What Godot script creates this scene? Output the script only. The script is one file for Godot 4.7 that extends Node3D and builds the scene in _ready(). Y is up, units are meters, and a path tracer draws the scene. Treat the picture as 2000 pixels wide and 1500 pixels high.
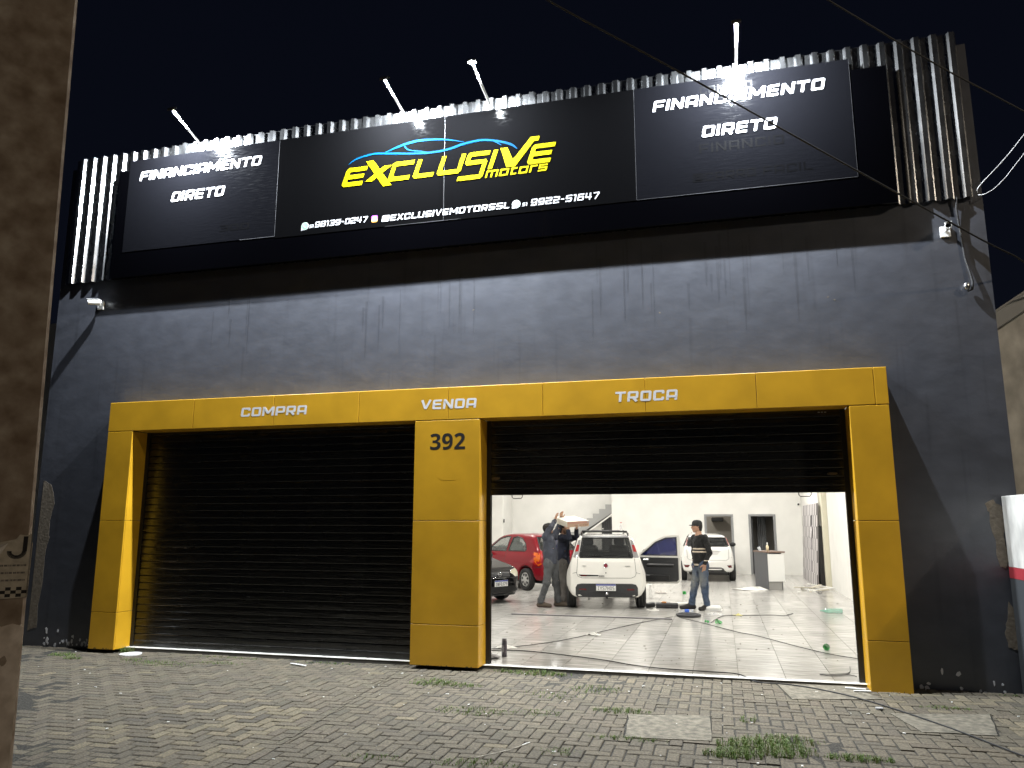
extends Node3D
# A car showroom at night: dark facade, lit sign, yellow portal, one shutter half open.

const FZ := 0.27          # front of the yellow portal
const SZ := 0.14          # front of the sign panels
const BZ := -0.05         # shutter plane
var rng := RandomNumberGenerator.new()
var M := {}               # materials
var cam: Camera3D


# ---------------------------------------------------------------- mesh builder
class G:
	var st := SurfaceTool.new()
	var uv := Vector2.ZERO
	var col := Color.WHITE
	func _init(smooth := false) -> void:
		st.begin(Mesh.PRIMITIVE_TRIANGLES)
		st.set_smooth_group(0 if smooth else -1)
	func smooth(on: bool) -> G:
		st.set_smooth_group(0 if on else -1)
		return self
	func v(p: Vector3, t := Vector2.ZERO) -> void:
		st.set_color(col)
		st.set_uv(t)
		st.add_vertex(p)
	func tri(a: Vector3, b: Vector3, c: Vector3, ta := Vector2.ZERO, tb := Vector2.ZERO, tc := Vector2.ZERO) -> void:
		v(a, ta); v(c, tc); v(b, tb)
	func quad(a: Vector3, b: Vector3, c: Vector3, d: Vector3, u0 := Vector2(0, 1), u1 := Vector2(1, 0)) -> void:
		tri(a, b, c, u0, Vector2(u1.x, u0.y), u1)
		tri(a, c, d, u0, u1, Vector2(u0.x, u1.y))
	func box(c: Vector3, s: Vector3, ch := 0.0, b := Basis()) -> G:
		var h := s * 0.5
		var k := minf(ch, minf(h.x, minf(h.y, h.z)) * 0.9)
		if k <= 0.0:
			var P := []
			for i in 8:
				P.append(c + b * Vector3(h.x if i & 1 else -h.x, h.y if i & 2 else -h.y, h.z if i & 4 else -h.z))
			for f in [[4, 5, 7, 6], [1, 0, 2, 3], [5, 1, 3, 7], [0, 4, 6, 2], [6, 7, 3, 2], [0, 1, 5, 4]]:
				quad(P[f[0]], P[f[1]], P[f[2]], P[f[3]])
			return self
		for ax in 3:
			var u := (ax + 1) % 3
			var w := (ax + 2) % 3
			for sg in [-1.0, 1.0]:
				var q := []
				for e in [[-1, -1], [1, -1], [1, 1], [-1, 1]]:
					var p := Vector3.ZERO
					p[ax] = sg * h[ax]
					p[u] = e[0] * (h[u] - k)
					p[w] = e[1] * (h[w] - k)
					q.append(c + b * p)
				if sg > 0: quad(q[0], q[1], q[2], q[3])
				else: quad(q[3], q[2], q[1], q[0])
			for s1 in [-1.0, 1.0]:
				for s2 in [-1.0, 1.0]:
					var q := []
					for e in [[0, -1], [1, -1], [1, 1], [0, 1]]:
						var p := Vector3.ZERO
						p[ax] = e[1] * (h[ax] - k)
						p[u] = s1 * (h[u] - (k if e[0] == 1 else 0.0))
						p[w] = s2 * (h[w] - (k if e[0] == 0 else 0.0))
						q.append(c + b * p)
					if s1 * s2 > 0: quad(q[0], q[1], q[2], q[3])
					else: quad(q[3], q[2], q[1], q[0])
		for i in 8:
			var sx := 1.0 if i & 1 else -1.0
			var sy := 1.0 if i & 2 else -1.0
			var sz := 1.0 if i & 4 else -1.0
			var a := c + b * Vector3(sx * h.x, sy * (h.y - k), sz * (h.z - k))
			var d := c + b * Vector3(sx * (h.x - k), sy * h.y, sz * (h.z - k))
			var e2 := c + b * Vector3(sx * (h.x - k), sy * (h.y - k), sz * h.z)
			if sx * sy * sz > 0: tri(a, d, e2)
			else: tri(a, e2, d)
		return self
	func span(a: Vector3, b2: Vector3, ch := 0.0) -> G:      # box between two corners
		return box((a + b2) * 0.5, (b2 - a).abs(), ch)
	func prism(poly: PackedVector2Array, z0: float, z1: float, xf := Transform3D(), cap0 := true) -> G:
		var p := poly
		if Geometry2D.is_polygon_clockwise(p):
			p = p.duplicate(); p.reverse()
		var idx := Geometry2D.triangulate_polygon(p)
		var bb := Rect2(p[0], Vector2.ZERO)
		for q in p: bb = bb.expand(q)
		var sz := Vector2(maxf(bb.size.x, 1e-5), maxf(bb.size.y, 1e-5))
		for i in range(0, idx.size(), 3):
			var a := p[idx[i]]; var b := p[idx[i + 1]]; var c := p[idx[i + 2]]
			if (b - a).cross(c - a) < 0:
				var t := b; b = c; c = t
			var ua := (a - bb.position) / sz; var ub := (b - bb.position) / sz; var uc := (c - bb.position) / sz
			ua.y = 1 - ua.y; ub.y = 1 - ub.y; uc.y = 1 - uc.y
			tri(xf * Vector3(a.x, a.y, z1), xf * Vector3(b.x, b.y, z1), xf * Vector3(c.x, c.y, z1), ua, ub, uc)
			if cap0: tri(xf * Vector3(a.x, a.y, z0), xf * Vector3(c.x, c.y, z0), xf * Vector3(b.x, b.y, z0))
		for i in p.size():
			var a := p[i]; var b := p[(i + 1) % p.size()]
			quad(xf * Vector3(a.x, a.y, z0), xf * Vector3(b.x, b.y, z0), xf * Vector3(b.x, b.y, z1), xf * Vector3(a.x, a.y, z1))
		return self
	func tube(path: Array, r, n := 8, caps := true, flat := 1.0) -> G:
		var rings := []
		var up := Vector3.UP
		var last := Vector3.ZERO
		for i in path.size():
			var p: Vector3 = path[i]
			var d: Vector3 = (path[mini(i + 1, path.size() - 1)] - path[maxi(i - 1, 0)]).normalized()
			if i == 0:
				up = Vector3.UP if absf(d.y) < 0.9 else Vector3.RIGHT
			var s := d.cross(up).normalized()
			if i > 0 and s.dot(last) < 0: s = -s
			last = s
			up = s.cross(d).normalized()
			var rr: float = r[i] if r is Array else r
			var ring := []
			for k in n:
				var a := TAU * k / n
				ring.append(p + s * cos(a) * rr + up * sin(a) * rr * flat)
			rings.append(ring)
		for i in rings.size() - 1:
			for k in n:
				var k2 := (k + 1) % n
				quad(rings[i][k], rings[i + 1][k], rings[i + 1][k2], rings[i][k2], Vector2(float(k) / n, i), Vector2(float(k + 1) / n, i + 1))
		if caps:
			for k in range(1, n - 1):
				tri(rings[0][0], rings[0][k], rings[0][k + 1])
				var e: Array = rings[-1]
				tri(e[0], e[k + 1], e[k])
		return self
	func lathe(prof: Array, n := 24, xf := Transform3D(), arc := TAU) -> G:   # prof: Vector2(radius, height), upwards = outer side
		for i in prof.size() - 1:
			var a: Vector2 = prof[i]
			var b: Vector2 = prof[i + 1]
			for k in n:
				var t0 := arc * k / n
				var t1 := arc * (k + 1) / n
				var c0 := Vector3(cos(t0), 0, -sin(t0))
				var c1 := Vector3(cos(t1), 0, -sin(t1))
				var p00 := xf * (c0 * a.x + Vector3(0, a.y, 0))
				var p10 := xf * (c1 * a.x + Vector3(0, a.y, 0))
				var p11 := xf * (c1 * b.x + Vector3(0, b.y, 0))
				var p01 := xf * (c0 * b.x + Vector3(0, b.y, 0))
				var ua := Vector2(float(k) / n, float(i) / (prof.size() - 1)); var ub := Vector2(float(k + 1) / n, float(i + 1) / (prof.size() - 1))
				if a.x > 1e-6: tri(p00, p10, p11, ua, Vector2(ub.x, ua.y), ub)
				if b.x > 1e-6: tri(p00, p11, p01, ua, ub, Vector2(ua.x, ub.y))
		return self
	func ball(c: Vector3, r: Vector3, n := 12, b := Basis()) -> G:
		var pr := []
		for i in n + 1:
			var a := PI * i / n - PI / 2
			pr.append(Vector2(maxf(cos(a), 0.0) if i > 0 and i < n else 0.0, sin(a)))
		return lathe(pr, n * 2, Transform3D(b * Basis.from_scale(r), c))
	func done() -> ArrayMesh:
		st.generate_normals()
		return st.commit()


# ---------------------------------------------------------------- scene objects
func obj(called: String, g, m: Material, parent: Node = null, at := Vector3.ZERO) -> MeshInstance3D:
	var o := MeshInstance3D.new()
	o.name = called
	o.mesh = g.done() if g is G else g
	o.material_override = m
	o.position = at
	(parent if parent else self).add_child(o, true)
	return o

func tag(o: Node, label: String, category: String, group := "") -> Node:
	o.set_meta("label", label)
	o.set_meta("category", category)
	if group: o.set_meta("group", group)
	return o

func thing(called: String, label: String, category: String, at := Vector3.ZERO, turn := 0.0, group := "") -> Node3D:
	var o := Node3D.new()
	o.name = called
	add_child(o, true)
	o.position = at
	o.rotation.y = turn
	tag(o, label, category, group)
	return o

func part(called: String, parent: Node, at := Vector3.ZERO) -> Node3D:   # a part that is only a holder of pieces
	var o := Node3D.new()
	o.name = called
	o.position = at
	parent.add_child(o, true)
	return o

func structure(o: Node, kind := "structure") -> Node:
	o.set_meta("kind", kind)
	return o

func one(called: String, g, m: Material, label: String, category: String, at := Vector3.ZERO, group := "") -> MeshInstance3D:
	var o := obj(called, g, m, null, at)
	tag(o, label, category, group)
	return o


# ---------------------------------------------------------------- materials
func ntex(sd: int, freq: float, c0: Color, c1: Color, size := 512, oct := 4, lo := 0.0, hi := 1.0, kind := FastNoiseLite.TYPE_SIMPLEX_SMOOTH) -> NoiseTexture2D:
	var n := FastNoiseLite.new()
	n.noise_type = kind
	n.seed = sd
	n.frequency = freq
	n.fractal_octaves = oct
	var t := NoiseTexture2D.new()
	t.width = size
	t.height = size
	t.seamless = true
	t.noise = n
	var gr := Gradient.new()
	gr.set_color(0, c0); gr.set_color(1, c1)
	gr.set_offset(0, lo); gr.set_offset(1, hi)
	t.color_ramp = gr
	return t

func grey(v: float) -> Color:
	return Color(v, v, v)

func lin(r: float, g: float, b: float, a := 1.0) -> Color:      # real-world base colour
	var c := Color(r, g, b).linear_to_srgb()
	c.a = a
	return c

func mt(r: float, g: float, b: float, rough := 0.7, metal := 0.0) -> StandardMaterial3D:
	var m := StandardMaterial3D.new()
	m.albedo_color = lin(r, g, b)
	m.roughness = rough
	m.metallic = metal
	return m

func tri_map(m: StandardMaterial3D, scale: Vector3, world := true) -> StandardMaterial3D:
	m.uv1_triplanar = true
	m.uv1_world_triplanar = world
	m.uv1_scale = scale
	return m

func bump(m: StandardMaterial3D, t: Texture2D, cm: float) -> StandardMaterial3D:
	m.heightmap_enabled = true
	m.heightmap_texture = t
	m.heightmap_scale = cm
	return m

func glow(r: float, g: float, b: float, e: float) -> StandardMaterial3D:
	var m := mt(0.8, 0.8, 0.8, 0.4)
	m.emission_enabled = true
	m.emission = lin(r, g, b)
	m.emission_energy_multiplier = e
	return m

func glass(r: float, g: float, b: float, a: float) -> StandardMaterial3D:
	var m := mt(r, g, b, 0.03)
	m.albedo_color = lin(r, g, b, a)
	m.transparency = BaseMaterial3D.TRANSPARENCY_ALPHA
	return m

func paint(r: float, g: float, b: float, rough := 0.35) -> StandardMaterial3D:
	var m := mt(r, g, b, rough)
	m.clearcoat_enabled = true
	m.clearcoat = 1.0
	m.clearcoat_roughness = 0.04
	return m

func vcol(m: StandardMaterial3D) -> StandardMaterial3D:
	m.vertex_color_use_as_albedo = true
	return m

func fine_noise() -> void:
	M.n_soft = ntex(3, 0.012, grey(0.70), grey(1.0), 512, 5)
	M.n_fine = ntex(5, 0.09, grey(0.6), grey(1.0), 512, 4)
	M.n_bump = ntex(7, 0.05, grey(0), grey(1), 512, 5)
	M.n_wave = ntex(9, 0.011, grey(0), grey(1), 512, 3)
	M.n_cell = ntex(11, 0.07, grey(0.3), grey(1), 512, 3, 0.0, 0.8)

func materials() -> void:
	fine_noise()
	# facade paint: dark blue-grey over uneven plaster, with run-down streaks
	var w := mt(0.064, 0.068, 0.082, 0.41)
	w.metallic_specular = 0.6
	w.albedo_texture = ntex(21, 0.014, grey(0.89), grey(1.0), 1024, 6, 0.1, 0.9)
	tri_map(w, Vector3(0.16, 0.24, 0.2))
	bump(w, ntex(22, 0.02, grey(0), grey(1), 1024, 6), 0.16)
	w.roughness_texture = ntex(23, 0.015, grey(0.82), grey(1.0), 512, 5)
	w.detail_enabled = true
	w.detail_blend_mode = BaseMaterial3D.BLEND_MODE_MUL
	w.detail_albedo = streaks()
	M.wall = w
	var wi := mt(0.78, 0.77, 0.735, 0.7)
	wi.albedo_texture = ntex(31, 0.008, grey(0.955), grey(1.0), 512, 4)
	tri_map(wi, Vector3(0.3, 0.3, 0.3))
	M.white_wall = wi
	var wo := mt(0.80, 0.785, 0.73, 0.8)
	wo.albedo_texture = M.n_soft
	tri_map(wo, Vector3(0.5, 0.3, 0.5))
	M.neighbour = wo
	M.neighbour_dark = mt(0.045, 0.05, 0.055, 0.7)
	M.neighbour_red = mt(0.34, 0.03, 0.04, 0.6)
	M.neighbour_trim = mt(0.34, 0.35, 0.35, 0.6)
	M.grey_conc = bump(tri_map(mt(0.25, 0.21, 0.16, 0.92), Vector3(0.8, 0.8, 0.8)), M.n_bump, 0.2)
	M.grey_conc.albedo_texture = ntex(41, 0.03, grey(0.75), grey(1.0), 512, 5)
	var ye := mt(0.66, 0.36, 0.020, 0.34)
	ye.albedo_texture = ntex(51, 0.006, Color(0.90, 0.90, 0.90), grey(1.0), 512, 4)
	tri_map(ye, Vector3(0.5, 0.5, 0.5))
	bump(ye, M.n_wave, 0.05)
	M.yellow = ye
	M.core = mt(0.02, 0.015, 0.008, 0.8)
	var sh := mt(0.009, 0.0095, 0.0098, 0.30)
	sh.metallic_specular = 0.6
	sh.roughness_texture = ntex(61, 0.01, grey(0.75), grey(1.0), 512, 4)
	tri_map(sh, Vector3(0.25, 2.2, 0.25))
	bump(sh, M.n_wave, 0.25)
	M.shutter = sh
	M.black = mt(0.012, 0.012, 0.013, 0.5)
	M.rubber = mt(0.018, 0.018, 0.019, 0.75)
	M.dark_plastic = mt(0.03, 0.031, 0.034, 0.5)
	M.lock = mt(0.16, 0.13, 0.10, 0.4, 0.6)
	var sg := mt(0.002, 0.002, 0.0022, 0.07)
	sg.roughness_texture = ntex(71, 0.02, grey(0.35), grey(1.0), 1024, 6, 0.3, 0.9)
	tri_map(sg, Vector3(0.35, 1.0, 0.35))
	bump(sg, M.n_wave, 0.012)
	M.sign_mid = sg
	var sg2 := sg.duplicate()
	sg2.albedo_color = lin(0.0035, 0.0036, 0.0045)
	sg2.roughness = 0.12
	sg2.roughness_texture = ntex(72, 0.02, grey(0.35), grey(1.0), 1024, 6, 0.2, 0.75)
	tri_map(sg2, Vector3(0.22, 2.0, 0.3))
	bump(sg2, ntex(73, 0.016, grey(0), grey(1), 1024, 4), 0.16)
	M.sign_side = sg2
	M.sign_box = mt(0.0006, 0.0006, 0.0009, 0.07)
	M.sign_box.metallic_specular = 0.3
	M.ghost = mt(0.0014, 0.0014, 0.0017, 0.2)
	M.edge = mt(0.10, 0.10, 0.105, 0.4, 0.8)
	var zn := mt(0.36, 0.365, 0.37, 0.30, 1.0)
	zn.albedo_texture = ntex(81, 0.008, grey(0.80), grey(1.0), 512, 3)
	zn.roughness_texture = ntex(82, 0.01, grey(0.8), grey(1.0), 512, 3)
	tri_map(zn, Vector3(1.2, 0.5, 1.2))
	M.zinc = zn
	M.arm = mt(0.34, 0.34, 0.33, 0.5)
	M.white_letter = mt(0.36, 0.36, 0.37, 0.6)
	M.white_letter.metallic_specular = 0.2
	M.pale_letter = mt(0.70, 0.70, 0.71, 0.55)
	M.yellow_letter = mt(0.19, 0.158, 0.0008, 0.6)
	M.yellow_letter.metallic_specular = 0.1
	M.blue_letter = mt(0.0004, 0.026, 0.066, 0.6)
	M.blue_letter.metallic_specular = 0.1
	M.black_letter = mt(0.012, 0.011, 0.01, 0.5)
	M.green_icon = mt(0.12, 0.45, 0.16, 0.5)
	M.white_plastic = mt(0.75, 0.75, 0.73, 0.4)
	M.lens_black = mt(0.01, 0.01, 0.012, 0.1)
	M.steel = mt(0.5, 0.5, 0.5, 0.3, 1.0)
	M.run_mark = w.duplicate()
	M.run_mark.albedo_color = lin(0.052, 0.055, 0.066)
	# paving
	M.pavers = []
	var pt := ntex(91, 0.05, grey(0.62), grey(1.0), 512, 5)
	for k in 7:
		var t: Array = PAVER_TONES[k]
		var pm := mt(t[0], t[1], t[2], 0.86)
		pm.albedo_texture = pt
		tri_map(pm, Vector3(1.3, 1.3, 1.3))
		bump(pm, M.n_bump, 0.5)
		M.pavers.append(pm)
	var pv := vcol(mt(1, 1, 1, 0.86))
	pv.albedo_texture = pt
	tri_map(pv, Vector3(1.3, 1.3, 1.3))
	bump(pv, M.n_bump, 0.5)
	M.paver_many = pv
	M.sand = bump(tri_map(mt(0.060, 0.054, 0.042, 0.95), Vector3(1.1, 1.1, 1.1)), M.n_bump, 0.8)
	M.sand.albedo_texture = M.n_cell
	M.slab = bump(tri_map(mt(0.22, 0.195, 0.145, 0.9), Vector3(1.0, 1.0, 1.0)), M.n_bump, 0.7)
	M.slab.albedo_texture = ntex(95, 0.02, grey(0.6), grey(1.0), 512, 5)
	M.asphalt = bump(tri_map(mt(0.05, 0.05, 0.052, 0.9), Vector3(1, 1, 1)), M.n_bump, 0.6)
	M.asphalt.albedo_texture = M.n_fine
	M.earth = tri_map(mt(0.05, 0.047, 0.04, 0.95), Vector3(0.3, 0.3, 0.3))
	M.earth.albedo_texture = M.n_soft
	# floor tiles, streaky
	M.tiles = []
	for k in 5:
		var v: float = [0.56, 0.53, 0.58, 0.515, 0.55][k]
		var tm := mt(v, v * 0.975, v * 0.92, 0.22)
		tm.albedo_texture = ntex(100 + k, 0.008, grey(0.80), grey(1.0), 512, 5, 0.25, 0.75)
		tri_map(tm, Vector3(0.45, 1.0, 3.6))
		tm.roughness_texture = M.n_soft
		M.tiles.append(tm)
	M.grout = mt(0.085, 0.08, 0.07, 0.9)
	M.threshold = mt(0.62, 0.60, 0.55, 0.6)
	M.blade = vcol(mt(1, 1, 1, 0.6))
	M.blade.backlight_enabled = true
	M.blade.backlight = lin(0.12, 0.18, 0.04)

func streaks() -> ImageTexture:      # vertical run marks on paint
	var im := Image.create(512, 512, false, Image.FORMAT_RGBA8)
	im.fill(Color(1, 1, 1, 1))
	var n := FastNoiseLite.new()
	n.seed = 5
	n.frequency = 0.02
	var n2 := FastNoiseLite.new()
	n2.seed = 8
	n2.frequency = 0.008
	for x in 512:
		for y in 512:
			var ang := TAU * x / 512.0
			var a := n.get_noise_3d(cos(ang) * 420.0, sin(ang) * 420.0, y * 0.10)
			var b := n2.get_noise_3d(cos(ang) * 80.0, sin(ang) * 80.0, 50.0 * sin(TAU * y / 512.0))
			var k := 1.0 - clampf(a * 1.5 - 0.35, 0.0, 1.0) * clampf(b * 2.0 + 0.4, 0.0, 1.0) * 0.28
			k += clampf(-a * 1.4 - 0.5, 0.0, 1.0) * 0.05
			im.set_pixel(x, y, Color(k, k, k, 1))
	return ImageTexture.create_from_image(im)


func _ready() -> void:
	rng.seed = 42
	set_view()
	materials()
	lamps()
	ground()
	building()
	portal()
	shutters()
	shop_sign()
	fittings()
	neighbours()
	street()
	interior()
	cars()
	people()
	litter()


func set_view() -> void:
	cam = Camera3D.new()
	cam.name = "camera"
	cam.fov = 53.23
	cam.near = 0.1
	cam.far = 400.0
	add_child(cam)
	cam.transform = Transform3D(Basis(Vector3.UP, deg_to_rad(15.064)) * Basis(Vector3.RIGHT, deg_to_rad(10.219)) * Basis(Vector3.BACK, deg_to_rad(0.041)), Vector3(0, 1.70, 9.36))
	cam.current = true
	var we := WorldEnvironment.new()
	we.name = "world"
	var e := Environment.new()
	e.background_mode = Environment.BG_SKY
	var sm := ProceduralSkyMaterial.new()
	sm.sky_top_color = lin(0.0022, 0.0029, 0.0062)
	sm.sky_horizon_color = lin(0.0042, 0.0052, 0.0092)
	sm.ground_bottom_color = lin(0.002, 0.002, 0.002)
	sm.ground_horizon_color = lin(0.003, 0.003, 0.004)
	sm.sky_curve = 0.15
	e.sky = Sky.new()
	e.sky.sky_material = sm
	e.background_energy_multiplier = 1.0
	e.tonemap_mode = Environment.TONE_MAPPER_LINEAR
	e.tonemap_exposure = 1.0
	e.sdfgi_enabled = true
	e.ssao_enabled = true
	e.ssil_enabled = true
	we.environment = e
	add_child(we)


func area(called: String, parent: Node, at: Vector3, towards: Vector3, size: Vector2, energy: float, c: Color) -> AreaLight3D:
	var l := AreaLight3D.new()
	l.name = called
	l.area_size = size
	l.area_normalize_energy = true
	l.light_energy = energy
	l.light_color = c
	l.shadow_enabled = true
	l.set("area_range", 40.0)
	l.set("area_attenuation", 2.0)
	parent.add_child(l, true)
	var up := Vector3.UP if absf(towards.normalized().y) < 0.9 else Vector3.RIGHT
	l.look_at_from_position(at, at + towards, up) if parent.is_inside_tree() else null
	return l


# the four sign lamps on their arms
func lamps() -> void:
	M.lamp_face = glow(1.0, 0.98, 0.95, 60.0)
	var tips := [Vector3(-7.479, 7.63, 0.69), Vector3(-4.09, 7.537, 0.748), Vector3(-2.845, 7.552, 0.788), Vector3(0.439, 7.532, 0.761)]
	var feet := [Vector3(-7.36, 7.30, 0.10), Vector3(-4.03, 7.30, 0.10), Vector3(-2.79, 7.29, 0.10), Vector3(0.438, 7.30, 0.10)]
	var labels := ["sign lamp on a long arm above the left white lettering", "sign lamp on a slanted arm above the blue car outline", "sign lamp whose glowing face shows, right of centre above the sign", "sign lamp on an upright arm above the right white lettering"]
	var tilt := [46.0, 46.0, 84.0, 46.0]
	for i in 4:
		var t := thing("sign_lamp", labels[i], "lamp", feet[i], 0.0, "lamps on arms over the sign")
		var tip: Vector3 = tips[i] - feet[i]
		var g := G.new(true)
		g.tube([Vector3(0, -0.10, 0), Vector3(0, -0.02, 0.01), tip * 0.12 + Vector3(0, 0.005, 0), tip * 0.5, tip * 0.97], 0.017, 10)
		obj("arm", g, M.arm, t)
		var a := deg_to_rad(tilt[i])
		var n := Vector3(0, -sin(a), -cos(a))
		var b := Basis.looking_at(n, Vector3.BACK if absf(n.y) > 0.9 else Vector3.UP)
		var c := tip + Vector3(0, 0.0, 0.0)
		obj("lamp_head", head_shell(c, b), M.dark_plastic, t)
		obj("glowing_face", G.new().box(c - n * 0.009, Vector3(0.094, 0.058, 0.004), 0.0, b), M.lamp_face, t)
		var l := area("sign_lamp_light", t, feet[i] + c - n * 0.004, n, Vector2(0.085, 0.05), 90.0, lin(0.88, 0.94, 1.0))
		l.light_size = 0.1

func head_shell(c: Vector3, b: Basis) -> G:      # open-faced lamp housing, opening along -z of b
	var g := G.new()
	g.box(c + b * Vector3(0, 0, 0.022), Vector3(0.110, 0.074, 0.02), 0.004, b)
	for s in [-1, 1]:
		g.box(c + b * Vector3(s * 0.0525, 0, 0.006), Vector3(0.005, 0.074, 0.0118), 0.0, b)
		g.box(c + b * Vector3(0, s * 0.0345, 0.006), Vector3(0.0995, 0.005, 0.0118), 0.0, b)
	return g


# ---------------------------------------------------------------- ground and paving
func gy(x: float, z: float) -> float:        # height of the pavement
	return -0.034 + 0.003 * clampf(x, -12.0, 6.0) - 0.008 * z

const PAVER_TONES := [[0.152, 0.127, 0.087], [0.140, 0.118, 0.082], [0.164, 0.137, 0.094], [0.130, 0.110, 0.077], [0.147, 0.122, 0.084], [0.205, 0.170, 0.109], [0.116, 0.099, 0.071]]
const SLABS := [[Vector2(-0.91, 1.80), Vector2(-0.18, 1.70), Vector2(-0.165, 2.50), Vector2(-0.86, 2.58)], [Vector2(0.50, 0.10), Vector2(1.27, 0.06), Vector2(1.46, 0.62), Vector2(0.60, 0.82)], [Vector2(1.43, 1.20), Vector2(2.30, 1.02), Vector2(2.14, 1.78), Vector2(1.56, 1.80)]]

func seam_x(z: float) -> float:
	return -3.84 + 0.094 * z

func ground() -> void:
	var g := G.new()
	g.span(Vector3(-150, -0.7, -150), Vector3(150, -0.34, 150))
	structure(obj("ground", g, M.earth))
	g = G.new()
	g.quad(Vector3(-16, gy(-16, 9.0) - 0.008, 9.0), Vector3(9, gy(9, 9.0) - 0.008, 9.0), Vector3(9, gy(9, -0.2) - 0.008, -0.2), Vector3(-16, gy(-16, -0.2) - 0.008, -0.2))
	var pave := structure(obj("pavement", g, M.sand))
	var a := 0.1035
	var slabs := []
	for s in SLABS:
		slabs.append(PackedVector2Array(s))
	var whole := []
	var cut := []
	for field in 2:
		var ox := -3.80 if field == 1 else -3.83 - a * 0.7
		for i in range(-130, 130):
			for j in range(0, 92):
				var k := posmod(i - j, 4)
				if k != 0 and k != 3: continue
				var x0 := ox + i * a
				var z0 := -0.10 + j * a + (0.04 if field == 0 else 0.0)
				var w := a * 2 if k == 0 else a
				var d := a if k == 0 else a * 2
				var c := Vector2(x0 + w * 0.5, z0 + d * 0.5)
				if c.x < -15.5 or c.x > 8.0 or c.y > 8.9: continue
				var sx := seam_x(c.y)
				if field == 1 and c.x < sx - 0.12: continue
				if field == 0 and c.x > sx + 0.12: continue
				var gap := 0.0035
				var poly := PackedVector2Array([Vector2(x0 + gap, z0 + gap), Vector2(x0 + w - gap, z0 + gap), Vector2(x0 + w - gap, z0 + d - gap), Vector2(x0 + gap, z0 + d - gap)])
				if c.y < 0.25 and (z0 < 0.30 and absf(c.x + 3.3) > 100.0): continue
				var clipped := false
				var lo := seam_x(z0); var hi := seam_x(z0 + d)
				var half := PackedVector2Array([Vector2(lo + 0.006, z0 - 1), Vector2(lo + 60, z0 - 1), Vector2(hi + 60, z0 + d + 1), Vector2(hi + 0.006, z0 + d + 1)]) if field == 1 else PackedVector2Array([Vector2(lo - 60, z0 - 1), Vector2(lo - 0.006, z0 - 1), Vector2(hi - 0.006, z0 + d + 1), Vector2(hi - 60, z0 + d + 1)])
				var polys := [poly]
				if absf(c.x - sx) < 0.2:
					polys = Geometry2D.intersect_polygons(poly, half)
					clipped = true
				for s in slabs:
					if absf(c.x - s[0].x - 0.45) < 0.9 and absf(c.y - s[0].y - 0.35) < 0.9:
						var big: Array = Geometry2D.offset_polygon(s, 0.012)
						var nxt := []
						for q in polys:
							nxt.append_array(Geometry2D.clip_polygons(q, big[0]))
						polys = nxt
						clipped = true
				if polys.size() == 1 and (not clipped or polys[0].size() == 4 and absf(area2(polys[0]) - (w - gap * 2) * (d - gap * 2)) < 1e-6):
					whole.append([c, k])
				else:
					for q in polys:
						if absf(area2(q)) > 0.0012: cut.append(q)
	# the 300 that show largest are pieces of their own
	var eye := cam.position
	var inv := cam.transform.affine_inverse()
	var ty := tan(deg_to_rad(cam.fov * 0.5))
	var near := []
	for i in whole.size():
		var c: Vector2 = whole[i][0]
		var p := inv * Vector3(c.x, gy(c.x, c.y), c.y)
		if p.z < -0.5 and absf(p.y) < -p.z * (ty + 0.01) and absf(p.x) < -p.z * ty * 1.345:
			if p.x / -p.z < -0.60: continue                      # behind the pole
			near.append([-p.z, i])
	near.sort_custom(func(m, n): return m[0] < n[0])
	var alone := {}
	for q in near.slice(0, 300): alone[q[1]] = true
	var shape := paver_mesh(a)
	var many := [PackedVector3Array(), PackedVector3Array(), PackedColorArray(), PackedInt32Array()]
	for i in whole.size():
		var c: Vector2 = whole[i][0]
		var n1 := sin(c.x * 1.7 + 0.6) * cos(c.y * 1.3) + sin(c.x * 0.6 - c.y * 0.8)
		var turn := PI / 2 if whole[i][1] == 3 else 0.0
		var b := Basis(Vector3.UP, turn + rng.randf_range(-0.02, 0.02)) * Basis(Vector3.RIGHT, rng.randf_range(-0.02, 0.02)) * Basis(Vector3.BACK, rng.randf_range(-0.014, 0.014))
		var tilt := Basis(Vector3.BACK, 0.004) * Basis(Vector3.RIGHT, 0.008)
		var xf := Transform3D(tilt * b, Vector3(c.x, gy(c.x, c.y) + rng.randf_range(-0.003, 0.003) + 0.004 * n1, c.y))
		var roll := rng.randf()
		var pale := (c.distance_to(Vector2(-4.6, 3.2)) < 1.1 and roll < 0.35) or (c.distance_to(Vector2(2.6, 0.6)) < 1.1 and roll < 0.35)
		var kind := 5 if pale or roll < 0.012 else (6 if roll > 0.96 or (n1 > 1.1 and roll > 0.7) else int(rng.randi() % 5))
		if alone.has(i):
			var o := obj("paver", shape, M.pavers[kind], pave)
			o.transform = xf
		else:
			var base: Array = PAVER_TONES[kind]
			var r := rng.randf_range(0.9, 1.1)
			add_mesh(many, shape, xf, Color(base[0] * r, base[1] * r, base[2] * r))
	var am := ArrayMesh.new()
	var arr := []
	arr.resize(Mesh.ARRAY_MAX)
	arr[Mesh.ARRAY_VERTEX] = many[0]; arr[Mesh.ARRAY_NORMAL] = many[1]; arr[Mesh.ARRAY_COLOR] = many[2]; arr[Mesh.ARRAY_INDEX] = many[3]
	am.add_surface_from_arrays(Mesh.PRIMITIVE_TRIANGLES, arr)
	structure(obj("pavers_far", am, M.paver_many, pave), "stuff")
	g = G.new()
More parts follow.
